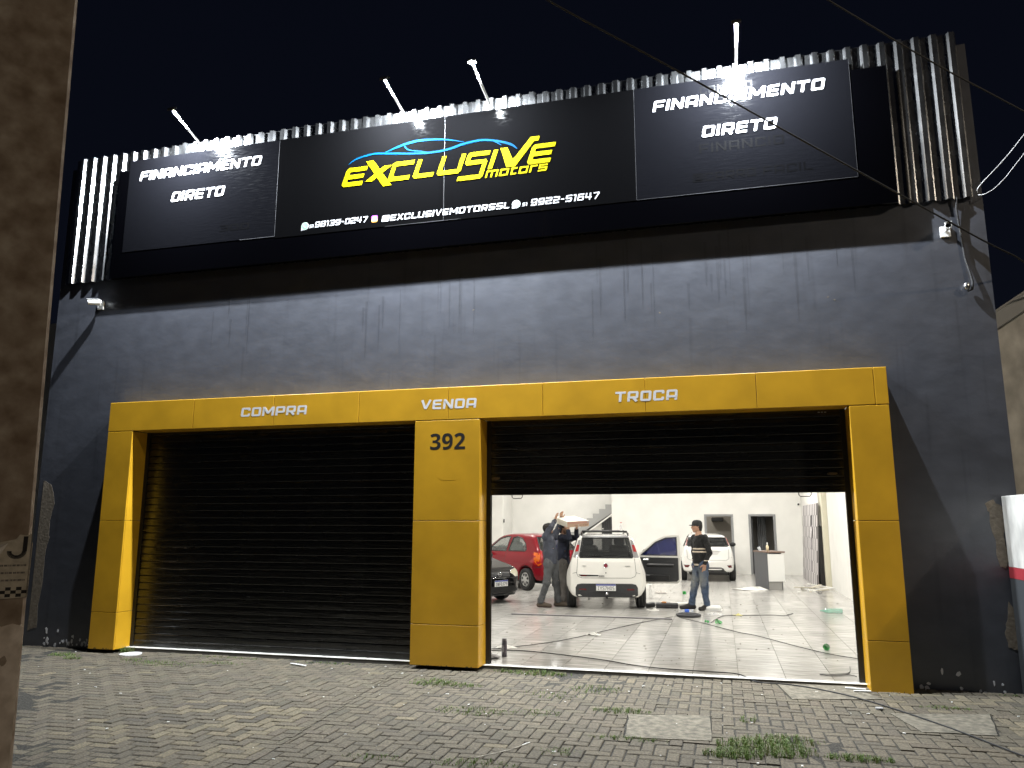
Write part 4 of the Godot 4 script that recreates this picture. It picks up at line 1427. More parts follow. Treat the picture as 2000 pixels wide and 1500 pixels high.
	obj("wall_under_stair", G.new().prism(PackedVector2Array([Vector2(-3.735, 2.19), Vector2(-6.85, 0.0), Vector2(-3.735, 0.0)]), -20.7, -20.6), M.white_wall, t)
	t = thing("ribbed_door", "black ribbed door under the staircase", "door", Vector3(-4.11, 0, -20.565))
	obj("leaf", G.new().span(Vector3(-0.36, 0, -0.03), Vector3(0.36, 1.89, 0), 0.004), M.black, t)
	for i in 9: obj("rib", G.new().span(Vector3(-0.34 + i * 0.08, 0.02, 0), Vector3(-0.30 + i * 0.08, 1.87, 0.012), 0.003), M.dark_plastic, t)
	obj("knob", G.new(true).ball(Vector3(-0.31, 1.45, 0.03), Vector3(0.025, 0.025, 0.02), 8), M.white_plastic, t)
	var rl := thing("room_light", "small round lamp on the ceiling of the room behind the doorways", "light", Vector3(-0.9, 3.0, -19.2))
	obj("glowing_face", G.new(true).lathe([Vector2(0, -0.03), Vector2(0.12, -0.028), Vector2(0.13, 0.0)], 20), glow(1, 0.96, 0.88, 5.0), rl)
	area("room_light_light", rl, Vector3(-0.9, 2.95, -19.2), Vector3.DOWN, Vector2(0.2, 0.2), 2.6, lin(1.0, 0.95, 0.86))
	# small things on the walls
	t = thing("indoor_camera", "small dome camera near the top of the back wall by the corner", "camera", Vector3(2.49, 2.29, zb))
	obj("base", G.new(true).lathe([Vector2(0.0, 0.03), Vector2(0.045, 0.03), Vector2(0.05, 0.0)], 16, Transform3D(Basis(Vector3.RIGHT, PI / 2), Vector3.ZERO)), M.white_plastic, t)
	obj("dome", G.new(true).ball(Vector3(0, 0, 0.035), Vector3(0.032, 0.032, 0.03), 8), M.lens_black, t)
	one("wall_switch", G.new().box(Vector3(-8.36, 1.75, -20.49), Vector3(0.05, 0.13, 0.02), 0.004), M.dark_plastic, "small dark switch on the edge of the far left pilaster", "switch")
	# lights under the ceiling
	M.tube_face = glow(1.0, 0.98, 0.93, 6.0)
	var spots := [[-7.0, -3.5, "behind the closed shutter"], [-2.6, -3.2, "just inside the open doorway, left"], [0.9, -3.2, "just inside the open doorway, right"], [-7.0, -9.0, "above the black car"], [-2.6, -9.0, "above the white hatchback with open doors"], [1.2, -9.0, "above the bare tiles at the right"], [-7.0, -14.5, "beyond the red car"], [-2.6, -14.5, "left of the white car at the back"], [1.2, -14.5, "above the reception desk"], [-6.0, -19.0, "in front of the staircase"]]
	for q in spots:
		var lt := thing("ceiling_light", "long LED light under the showroom ceiling " + q[2], "light", Vector3(q[0], CEIL, q[1]), 0.0, "LED lights under the showroom ceiling")
		obj("body", G.new().box(Vector3(0, -0.03, 0), Vector3(1.25, 0.06, 0.16), 0.01), M.white_plastic, lt)
		obj("glowing_face", G.new().box(Vector3(0, -0.064, 0), Vector3(1.2, 0.006, 0.12)), M.tube_face, lt)
		area("ceiling_light_light", lt, Vector3(q[0], CEIL - 0.075, q[1]), Vector3.DOWN, Vector2(1.2, 0.12), 15.0, lin(1.0, 0.975, 0.915))
	one("air_duct_cover", G.new().box(Vector3(0.6, CEIL - 0.02, -1.2), Vector3(0.4, 0.04, 0.4), 0.01), M.white_plastic, "square white cover on the showroom ceiling", "cover")

	# reception desk
	t = thing("reception_desk", "small reception desk with dark side, white front and brown top", "desk", Vector3(1.16, 0, -12.2), deg_to_rad(21.0))
	var dk := mt(0.085, 0.088, 0.095, 0.55)
	obj("side_panel", G.new().span(Vector3(-0.235, 0, -0.40), Vector3(-0.21, 0.93, 0.38), 0.003), dk, t)
	obj("side_panel", G.new().span(Vector3(0.185, 0, -0.40), Vector3(0.21, 0.93, 0.28), 0.003), dk, t)
	obj("front_panel", G.new().span(Vector3(-0.21, 0.21, 0.36), Vector3(0.23, 0.90, 0.38), 0.003), M.white_plastic, t)
	obj("plinth", G.new().span(Vector3(-0.21, 0.0, 0.33), Vector3(0.15, 0.205, 0.35), 0.003), mt(0.30, 0.295, 0.28, 0.6), t)
	obj("desk_top", G.new().span(Vector3(-0.25, 0.93, -0.42), Vector3(0.25, 0.965, 0.41), 0.004), mt(0.16, 0.10, 0.075, 0.5), t)
	t = thing("spray_bottle", "cream bottle with a white pump on the reception desk", "bottle", Vector3(1.12, 0.965, -12.0))
	obj("bottle_body", G.new(true).lathe([Vector2(0, 0), Vector2(0.035, 0), Vector2(0.037, 0.12), Vector2(0.014, 0.16)], 14), mt(0.72, 0.62, 0.42, 0.4), t)
	obj("pump", G.new().box(Vector3(0, 0.19, 0.0), Vector3(0.03, 0.06, 0.03), 0.006), M.white_plastic, t)
	t = thing("plastic_cup", "clear plastic cup lying on the reception desk", "cup", Vector3(0.93, 1.01, -12.15))
	obj("cup_wall", G.new(true).lathe([Vector2(0.03, -0.05), Vector2(0.042, 0.06)], 14, Transform3D(Basis(Vector3.BACK, 0.4), Vector3.ZERO)), glass(0.8, 0.85, 0.9, 0.5), t)
	# striped panel leaning on the right wall
	t = thing("striped_panel", "tall torn panel of grey and white stripe blocks leaning at the right wall", "panel")
	var base := Vector3(2.40, 0, -13.05)
	var along := Vector3(0.0, 0, -1)
	var leanv := Vector3(0.055, 1, 0).normalized()
	var nrm := Vector3(-1, 0.055, 0).normalized()
	var bs := Basis(along, leanv, nrm)
	var grey_s := mt(0.16, 0.15, 0.15, 0.6)
	var pale_s := mt(0.62, 0.59, 0.59, 0.6)
	obj("backing", G.new().box(base + bs * Vector3(1.9, 1.11, -0.012), Vector3(3.8, 2.22, 0.02), 0.0, bs), mt(0.30, 0.28, 0.29, 0.8), t)
	for r in 7:
		for c in 18:
			if (c == 5 and r in [4, 5]) or (c == 6 and r in [3, 4, 5]) or (c == 7 and r in [1, 3]) or (c == 6 and r == 1): continue
			var m: Material = grey_s if (c + r) % 2 == 0 else pale_s
			obj("strip", G.new().box(base + bs * Vector3(0.105 + c * 0.2105, 0.16 + r * 0.316, 0.004 + 0.001 * ((c + r) % 2)), Vector3(0.205, 0.31, 0.012), 0.002, bs), m, t)
	obj("dark_back", G.new().box(base + Vector3(0.15, 0.8, -0.04), Vector3(0.16, 1.6, 0.06), 0.01), M.black, t)
	obj("torn_scrap", G.new().box(base + bs * Vector3(1.25, 1.42, 0.03), Vector3(0.20, 0.26, 0.006), 0.0, bs * Basis(Vector3.BACK, 0.6)), pale_s, t)
	obj("torn_hole", G.new().box(base + bs * Vector3(1.22, 0.95, 0.004), Vector3(0.16, 0.22, 0.012), 0.0, bs), M.black, t)
	obj("torn_hole", G.new().box(base + bs * Vector3(1.22, 1.78, 0.004), Vector3(0.18, 0.3, 0.012), 0.0, bs), M.dark_plastic, t)


# ---------------------------------------------------------------- distance fields meshed as surface nets
class Field:
	var o: Vector3
	var c: float
	var nx: int
	var ny: int
	var nz: int
	var d := PackedFloat32Array()
	var id := PackedInt32Array()
	func _init(lo: Vector3, hi: Vector3, cell: float) -> void:
		o = lo
		c = cell
		nx = int(ceil((hi.x - lo.x) / cell)) + 1
		ny = int(ceil((hi.y - lo.y) / cell)) + 1
		nz = int(ceil((hi.z - lo.z) / cell)) + 1
		d.resize(nx * ny * nz)
		d.fill(0.25)
	func with_ids() -> Field:
		id.resize(d.size())
		id.fill(-1)
		return self
	# tapered capsule a-b, joined with radius k; flat: axis along which the section is squeezed (its length = the factor)
	func bone(a: Vector3, b: Vector3, ra: float, rb: float, k: float, tagged := 0, axis := Vector3.ZERO, reach := 0.05) -> void:
		var fl := axis.length()
		var fa := axis.normalized() if fl > 0.0 else Vector3.ZERO
		var rm := maxf(ra, rb) * maxf(1.0, fl) + reach
		var lo := Vector3(minf(a.x, b.x) - rm, minf(a.y, b.y) - rm, minf(a.z, b.z) - rm)
		var hi := Vector3(maxf(a.x, b.x) + rm, maxf(a.y, b.y) + rm, maxf(a.z, b.z) + rm)
		var i0 := maxi(0, int((lo.x - o.x) / c)); var i1 := mini(nx - 1, int((hi.x - o.x) / c) + 1)
		var j0 := maxi(0, int((lo.y - o.y) / c)); var j1 := mini(ny - 1, int((hi.y - o.y) / c) + 1)
		var k0 := maxi(0, int((lo.z - o.z) / c)); var k1 := mini(nz - 1, int((hi.z - o.z) / c) + 1)
		var ab := b - a
		var L := maxf(ab.dot(ab), 1e-9)
		var ik := 1.0 / maxf(k, 1e-5)
		var tags := not id.is_empty()
		var sq := (1.0 / fl - 1.0) if fl > 0.0 else 0.0
		for z in range(k0, k1 + 1):
			for y in range(j0, j1 + 1):
				var p := Vector3(o.x + i0 * c, o.y + y * c, o.z + z * c)
				var n := (z * ny + y) * nx + i0
				for x in range(i0, i1 + 1):
					var ap := p - a
					var t := clampf(ap.dot(ab) / L, 0.0, 1.0)
					var q := ap - ab * t
					if sq != 0.0: q += fa * (q.dot(fa) * sq)
					var v := q.length() - lerpf(ra, rb, t)
					var w := d[n]
					if tags and v < w: id[n] = tagged
					var h := k - absf(v - w)
					d[n] = minf(v, w) - (h * h * 0.25 * ik if h > 0.0 else 0.0)
					p.x += c
					n += 1
	func at(p: Vector3) -> float:
		var q := (p - o) / c
		var x := clampi(int(q.x), 0, nx - 2); var y := clampi(int(q.y), 0, ny - 2); var z := clampi(int(q.z), 0, nz - 2)
		var fx := q.x - x; var fy := q.y - y; var fz := q.z - z
		var n := (z * ny + y) * nx + x
		var m := n + nx * ny
		var a := lerpf(lerpf(d[n], d[n + 1], fx), lerpf(d[n + nx], d[n + nx + 1], fx), fy)
		var b := lerpf(lerpf(d[m], d[m + 1], fx), lerpf(d[m + nx], d[m + nx + 1], fx), fy)
		return lerpf(a, b, fz)
	func grad(p: Vector3) -> Vector3:
		var e := c * 0.7
		return Vector3(at(p + Vector3(e, 0, 0)) - at(p - Vector3(e, 0, 0)), at(p + Vector3(0, e, 0)) - at(p - Vector3(0, e, 0)), at(p + Vector3(0, 0, e)) - at(p - Vector3(0, 0, e))).normalized()
	func hit(from: Vector3, dir: Vector3, reach: float) -> Vector3:       # first point inside along a ray; INF when none
		var t := 0.0
		while t < reach:
			if at(from + dir * t) < 0.0:
				var lo := t - 0.02
				var hi := t
				for i in 12:
					var m := (lo + hi) * 0.5
					if at(from + dir * m) < 0.0: hi = m
					else: lo = m
				return from + dir * hi
			t += 0.02
		return Vector3.INF
	# colour: func(p, normal, tag) -> Color ; drop: func(p, normal) -> bool leaves a face out
	func mesh(colour = null, drop = null) -> ArrayMesh:
		var cell := {}
		var P := PackedVector3Array()
		var N := PackedVector3Array()
		var C := PackedColorArray()
		var X := PackedInt32Array()
		var sx := 1
		var sy := nx
		var sz := nx * ny
		for z in nz - 1:
			for y in ny - 1:
				var n := z * sz + y * sy
				for x in nx - 1:
					var a := d[n]
					# skip cells well away from the surface
					if a > c * 2.0 or a < -c * 2.0:
						n += 1
						continue
					var v := [a, d[n + 1], d[n + sy], d[n + sy + 1], d[n + sz], d[n + sz + 1], d[n + sz + sy], d[n + sz + sy + 1]]
					var neg := 0
					for q in v:
						if q < 0.0: neg += 1
					if neg > 0 and neg < 8:
						var s := Vector3.ZERO
						var m := 0
						for e in EDGES:
							var u: float = v[e[0]]
							var w: float = v[e[1]]
							if (u < 0.0) != (w < 0.0):
								var t := u / (u - w)
								var pa := Vector3(e[0] & 1, (e[0] >> 1) & 1, e[0] >> 2)
								var pb := Vector3(e[1] & 1, (e[1] >> 1) & 1, e[1] >> 2)
								s += pa.lerp(pb, t)
								m += 1
						var p := o + (Vector3(x, y, z) + s / m) * c
						cell[n] = P.size()
						P.append(p)
						var g := grad(p)
						N.append(g)
						if colour != null:
							C.append(colour.call(p, g, id[n] if not id.is_empty() else 0))
					n += 1
		for n in cell:
			var z: int = n / sz
			var y: int = (n % sz) / sy
			var x: int = n % sy
			var here := d[n] < 0.0
			for ax in 3:
				var st: int = [sx, sy, sz][ax]
				var s1: int = [sy, sz, sx][ax]
				var s2: int = [sz, sx, sy][ax]
				var nb := d[n + st] < 0.0
				if here == nb: continue
				var q := [n, n - s1, n - s1 - s2, n - s2]
				var ok := true
				for e in q:
					if not cell.has(e): ok = false
				if not ok: continue
				var i0: int = cell[q[0]]; var i1: int = cell[q[1]]; var i2: int = cell[q[2]]; var i3: int = cell[q[3]]
				if drop != null:
					if drop.call((P[i0] + P[i1] + P[i2] + P[i3]) * 0.25, (N[i0] + N[i1] + N[i2] + N[i3]).normalized()): continue
				if here: X.append_array(PackedInt32Array([i0, i2, i1, i0, i3, i2]))
				else: X.append_array(PackedInt32Array([i0, i1, i2, i0, i2, i3]))
		var am := ArrayMesh.new()
		var arr := []
		arr.resize(Mesh.ARRAY_MAX)
		arr[Mesh.ARRAY_VERTEX] = P
		arr[Mesh.ARRAY_NORMAL] = N
		if colour != null: arr[Mesh.ARRAY_COLOR] = C
		arr[Mesh.ARRAY_INDEX] = X
		am.add_surface_from_arrays(Mesh.PRIMITIVE_TRIANGLES, arr)
		return am
	const EDGES := [[0, 1], [2, 3], [4, 5], [6, 7], [0, 2], [1, 3], [4, 6], [5, 7], [0, 4], [1, 5], [2, 6], [3, 7]]


func table(poly: PackedVector2Array, lo: Vector2, cell: float, n: int, m: int) -> PackedFloat32Array:     # signed distance to an outline on a grid
	var t := PackedFloat32Array()
	t.resize(n * m)
	var k := poly.size()
	for j in m:
		for i in n:
			var p := lo + Vector2(i, j) * cell
			var best := 1e9
			for e in k:
				var a := poly[e]
				var ab := poly[(e + 1) % k] - a
				var q := p - a
				var r := (q - ab * clampf(q.dot(ab) / ab.length_squared(), 0.0, 1.0)).length_squared()
				if r < best: best = r
			var s := sqrt(best)
			t[j * n + i] = -s if Geometry2D.is_point_in_polygon(p, poly) else s
	return t

func pv(a: Array) -> PackedVector2Array:
	var r := PackedVector2Array()
	for i in range(0, a.size(), 2): r.append(Vector2(a[i], a[i + 1]))
	return r

func mirror(a: PackedVector2Array) -> PackedVector2Array:
	var r := PackedVector2Array()
	for p in a: r.append(Vector2(-p.x, p.y))
	r.reverse()
	return r

func ripple(f: Field, sd: int, freq: float, amp: float, stretch := Vector3.ONE) -> void:      # cloth folds
	var n := FastNoiseLite.new()
	n.seed = sd
	n.frequency = freq
	n.fractal_octaves = 2
	var i := 0
	for z in f.nz:
		for y in f.ny:
			for x in f.nx:
				if absf(f.d[i]) < f.c * 2.5:
					var p := (f.o + Vector3(x, y, z) * f.c) * stretch
					f.d[i] += n.get_noise_3d(p.x, p.y, p.z) * amp
				i += 1

func join(list: Array) -> ArrayMesh:      # several meshes in one surface
	var P := PackedVector3Array(); var N := PackedVector3Array(); var C := PackedColorArray(); var X := PackedInt32Array()
	for m in list:
		var s: Array = m.surface_get_arrays(0)
		var k := P.size()
		P.append_array(s[Mesh.ARRAY_VERTEX]); N.append_array(s[Mesh.ARRAY_NORMAL]); C.append_array(s[Mesh.ARRAY_COLOR])
		for i in s[Mesh.ARRAY_INDEX]: X.append(i + k)
	var am := ArrayMesh.new()
	var arr := []
	arr.resize(Mesh.ARRAY_MAX)
	arr[Mesh.ARRAY_VERTEX] = P; arr[Mesh.ARRAY_NORMAL] = N; arr[Mesh.ARRAY_COLOR] = C; arr[Mesh.ARRAY_INDEX] = X
	am.add_surface_from_arrays(Mesh.PRIMITIVE_TRIANGLES, arr)
	return am


# ---------------------------------------------------------------- cars
# x to the right, y up, z to the rear. side: outline in (z, y); front: right half outline in (x, y) from the top centre down to the bottom centre; plan: right half in (x, z) from rear to front
func car_body(side: Array, front: Array, plan: Array, wheels: Array, cell: float, k: float) -> Field:
	var sp := pv(side)
	var fp := pv(front)
	var full := fp.duplicate()
	for i in range(fp.size() - 1, -1, -1):
		if fp[i].x > 0.001: full.append(Vector2(-fp[i].x, fp[i].y))
	var pp := pv(plan)
	var pfull := pp.duplicate()
	for i in range(pp.size() - 1, -1, -1):
		if pp[i].x > 0.001: pfull.append(Vector2(-pp[i].x, pp[i].y))
	var f := Field.new(Vector3(-0.92, 0.08, -2.15), Vector3(0.92, 1.62, 2.05), cell)
	var ts := table(sp, Vector2(f.o.z, f.o.y), cell, f.nz, f.ny)
	var tf := table(full, Vector2(f.o.x, f.o.y), cell, f.nx, f.ny)
	var tp := table(pfull, Vector2(f.o.x, f.o.z), cell, f.nx, f.nz)
	var n := 0
	for z in f.nz:
		var wz := f.o.z + z * cell
		for y in f.ny:
			var wy := f.o.y + y * cell
			var s := ts[y * f.nz + z]
			var arch := 9.0
			for w in wheels:
				arch = minf(arch, Vector2(wz - w[0], wy - w[1]).length() - w[2])
			for x in f.nx:
				var a := s
				var b := tf[y * f.nx + x]
				var h := maxf(k - absf(a - b), 0.0)
				a = maxf(a, b) + h * h * 0.25 / k
				b = tp[z * f.nx + x]
				h = maxf(k - absf(a - b), 0.0)
				a = maxf(a, b) + h * h * 0.25 / k
				if arch < 0.3:
					var cut := maxf(arch, 0.46 - absf(f.o.x + x * cell))
					a = maxf(a, -cut)
				f.d[n] = a
				n += 1
	return f

# a sheet that follows the body: outline in the plane across the axis ("rear", "front", "left", "right", "top")
func dir_of(axis: String) -> Vector3:
	return {"rear": Vector3(0, 0, -1), "front": Vector3(0, 0, 1), "left": Vector3(1, 0, 0), "right": Vector3(-1, 0, 0), "top": Vector3(0, -1, 0)}[axis]

func lift(f: Field, axis: String, q: Vector2, off: float) -> Vector3:
	var d := dir_of(axis)
	var from: Vector3
	match axis:
		"rear", "front": from = Vector3(q.x, q.y, 0) - d * 2.1
		"left", "right": from = Vector3(0, q.y, q.x) - d * 0.95
		_: from = Vector3(q.x, 1.7, q.y)
	var p := f.hit(from, d, 2.4)
	if p == Vector3.INF: return p
	return p + f.grad(p) * off

func sheet(f: Field, axis: String, poly: PackedVector2Array, off: float, step := 0.07) -> G:
	var pts := PackedVector2Array()
	for i in poly.size():
		var a := poly[i]; var b := poly[(i + 1) % poly.size()]
		var n := maxi(1, int(a.distance_to(b) / step))
		for j in n: pts.append(a.lerp(b, float(j) / n))
	var edge := pts.duplicate()
	var bb := Rect2(poly[0], Vector2.ZERO)
	for p in poly: bb = bb.expand(p)
	var y := bb.position.y + step * 0.5
	while y < bb.end.y:
		var x := bb.position.x + step * 0.5
		while x < bb.end.x:
			var q := Vector2(x, y)
			if Geometry2D.is_point_in_polygon(q, edge):
				var near := 9.0
				for e in edge: near = minf(near, e.distance_to(q))
				if near > step * 0.45: pts.append(q)
			x += step
		y += step
	var at := []
	for p in pts: at.append(lift(f, axis, p, off))
	var g := G.new(true)
	var ix := Geometry2D.triangulate_delaunay(pts)
	var out := -dir_of(axis)
	for i in range(0, ix.size(), 3):
		var m := (pts[ix[i]] + pts[ix[i + 1]] + pts[ix[i + 2]]) / 3.0
		if not Geometry2D.is_point_in_polygon(m, edge): continue
		var a: Vector3 = at[ix[i]]; var b: Vector3 = at[ix[i + 1]]; var c: Vector3 = at[ix[i + 2]]
		if a == Vector3.INF or b == Vector3.INF or c == Vector3.INF: continue
		if (b - a).cross(c - a).dot(out) < 0: g.tri(a, c, b)
		else: g.tri(a, b, c)
	return g

func seam(f: Field, axis: String, pts: PackedVector2Array, r: float, closed := true, off := 0.0, g: G = null) -> G:
	var path := []
	var n := pts.size()
	for i in (n if closed else n - 1):
		var a := pts[i]; var b := pts[(i + 1) % n]
		var m := maxi(1, int(a.distance_to(b) / 0.06))
		for j in m:
			var p := lift(f, axis, a.lerp(b, float(j) / m), off)
			if p != Vector3.INF: path.append(p)
	if closed and path.size() > 1: path.append(path[0])
	elif path.size() > 1:
		var e := lift(f, axis, pts[-1], off)
		if e != Vector3.INF: path.append(e)
	if g == null: g = G.new(true)
	if path.size() > 1: g.tube(path, r, 6, not closed)
	return g

func inside(poly: PackedVector2Array, q: Vector2) -> bool:
	return Geometry2D.is_point_in_polygon(q, poly)

var wheel_shapes := {}

func wheel(parent: Node, at: Vector3, r: float, w: float, rim_r: float, side: float, rim_m: Material) -> void:
	var p := part("wheel", parent, at)
	var x := Transform3D(Basis(Vector3(0, side, 0), Vector3(side, 0, 0), Vector3(0, 0, -1)), Vector3.ZERO)      # lathe axis to the outside
	var key := "%f %f" % [r, w]
	if not wheel_shapes.has(key):
		var h := w * 0.5
		var g := G.new(true)
		g.lathe([Vector2(rim_r, -h * 0.9), Vector2(r * 0.86, -h), Vector2(r * 0.97, -h * 0.86), Vector2(r, -h * 0.6)], 40)
		g.lathe([Vector2(r, -h * 0.6), Vector2(r, -h * 0.34), Vector2(r - 0.008, -h * 0.32), Vector2(r - 0.008, -h * 0.26), Vector2(r, -h * 0.24), Vector2(r, h * 0.24), Vector2(r - 0.008, h * 0.26), Vector2(r - 0.008, h * 0.32), Vector2(r, h * 0.34), Vector2(r, h * 0.6)], 40)
		g.lathe([Vector2(r, h * 0.6), Vector2(r * 0.97, h * 0.86), Vector2(r * 0.86, h), Vector2(rim_r, h * 0.9)], 40)
		var rg := G.new(true)
		rg.lathe([Vector2(rim_r, -h * 0.9), Vector2(rim_r * 0.96, h * 0.5), Vector2(rim_r * 0.90, h * 0.85), Vector2(rim_r * 0.8, h * 0.72), Vector2(rim_r * 0.45, h * 0.82), Vector2(rim_r * 0.22, h * 0.9), Vector2(0, h * 0.92)], 30)
		var hg := G.new()
		for i in 7:
			var a := TAU * i / 7
			var f := PackedVector2Array()
			for q in [[0.42, -0.13], [0.76, -0.24], [0.80, 0.0], [0.76, 0.24], [0.42, 0.13]]:
				f.append(Vector2(cos(a + q[1]), sin(a + q[1])) * rim_r * q[0])
			hg.prism(f, h * 0.6, h * 0.90, Transform3D(Basis(Vector3.RIGHT, Vector3(0, 0, -1), Vector3.UP), Vector3.ZERO), false)
		wheel_shapes[key] = [g.done(), rg.done(), hg.done()]
	var s: Array = wheel_shapes[key]
	for i in 3:
		var o := obj(["tyre", "rim", "rim_opening"][i], s[i], [M.rubber, rim_m, M.black][i], p)
		o.transform = x

func plate(parent: Node, text: String, at: Transform3D, w := 0.39) -> void:
	var p := part("number_plate", parent)
	p.transform = at
	var h := w * 0.325
	obj("plate_field", G.new().box(Vector3.ZERO, Vector3(w, h, 0.006), 0.002), M.white_plastic, p)
	obj("blue_band", G.new().box(Vector3(0, h * 0.39, 0.002), Vector3(w * 0.99, h * 0.2, 0.004)), mt(0.02, 0.04, 0.30, 0.4), p)
	var tm := TextMesh.new()
	var sf := SystemFont.new()
	sf.font_names = PackedStringArray(["Droid Sans Mono"])
	tm.font = sf
	tm.text = text
	tm.font_size = 48
	tm.pixel_size = 0.001
	tm.depth = 0.003
	var o := obj("plate_text", tm, M.black_letter, p)
	var bb := tm.get_aabb()
	o.scale = Vector3(w * 0.84 / bb.size.x, h * 0.56 / bb.size.y, 1)
	o.position = Vector3(-bb.get_center().x * o.scale.x, -h * 0.1 - bb.get_center().y * o.scale.y, 0.0045)

func windows(f: Field, t: Node, list: Array, glass_m: Material, trim_m: Material) -> void:       # [axis, outline]
	for w in list:
		obj("window_glass", sheet(f, w[0], w[1], -0.006), glass_m, t)
		obj("window_trim", seam(f, w[0], w[1], 0.016, true, -0.004), trim_m, t)

func drop_rule(list: Array) -> Callable:
	return func(p: Vector3, n: Vector3) -> bool:
		for w in list:
			match w[0]:
				"rear":
					if p.z > 0.4 and n.z > 0.15 and Geometry2D.is_point_in_polygon(Vector2(p.x, p.y), w[1]): return true
				"front":
					if p.z < 0.2 and n.z < -0.12 and Geometry2D.is_point_in_polygon(Vector2(p.x, p.y), w[1]): return true
				"left":
					if p.x < -0.3 and n.x < -0.35 and Geometry2D.is_point_in_polygon(Vector2(p.z, p.y), w[1]): return true
				"right":
					if p.x > 0.3 and n.x > 0.35 and Geometry2D.is_point_in_polygon(Vector2(p.z, p.y), w[1]): return true
		return false

func cabin(t: Node, m: Material, belt: float) -> void:       # seats, dash, wheel: what shows through the glass
	for s in [-0.34, 0.34]:
		var g := G.new()
		g.box(Vector3(s, belt - 0.33, -0.25), Vector3(0.46, 0.16, 0.50), 0.05)
		g.box(Vector3(s, belt - 0.02, 0.05), Vector3(0.44, 0.56, 0.13), 0.05, Basis(Vector3.RIGHT, 0.22))
		g.box(Vector3(s, belt + 0.33, 0.12), Vector3(0.24, 0.17, 0.09), 0.035, Basis(Vector3.RIGHT, 0.15))
		obj("front_seat", g, m, t)
	var g2 := G.new()
	g2.box(Vector3(0, belt - 0.35, 0.62), Vector3(1.1, 0.15, 0.45), 0.05)
	g2.box(Vector3(0, belt - 0.08, 0.90), Vector3(1.1, 0.48, 0.13), 0.05, Basis(Vector3.RIGHT, 0.25))
	obj("rear_seat", g2, m, t)
	obj("dashboard", G.new().box(Vector3(0, belt - 0.09, -0.95), Vector3(1.15, 0.22, 0.42), 0.06), M.dark_plastic, t)
	obj("cabin_floor", G.new().box(Vector3(0, 0.32, 0.1), Vector3(1.15, 0.06, 2.6), 0.01), M.dark_plastic, t)
	var st := []
	for i in 17: st.append(Vector3(-0.34 + cos(TAU * i / 16) * 0.175, belt + 0.0 + sin(TAU * i / 16) * 0.16, -0.68 + sin(TAU * i / 16) * 0.08))
	obj("steering_wheel", G.new(true).tube(st, 0.014, 6, false), M.black, t)

func cars() -> void:
	M.tinted = glass(0.02, 0.022, 0.025, 0.55)
	M.tinted_blue = glass(0.02, 0.028, 0.16, 0.80)
	M.clear_glass = glass(0.35, 0.42, 0.40, 0.14)
	M.dark_glass = glass(0.02, 0.024, 0.022, 0.5)
	M.chrome = mt(0.7, 0.7, 0.72, 0.12, 1.0)
	M.silver = mt(0.48, 0.48, 0.48, 0.32, 0.7)
	M.red_lamp = paint(0.36, 0.012, 0.015, 0.15)
	M.dark_red = paint(0.10, 0.006, 0.008, 0.2)
	M.orange_lamp = paint(0.65, 0.13, 0.01, 0.15)
	M.clear_lamp = paint(0.26, 0.26, 0.26, 0.15)
	M.seat_dark = mt(0.035, 0.036, 0.04, 0.85)
	M.seat_grey = mt(0.14, 0.145, 0.14, 0.85)
	white_hatch()
	red_hatch()
	black_car()
	second_white()

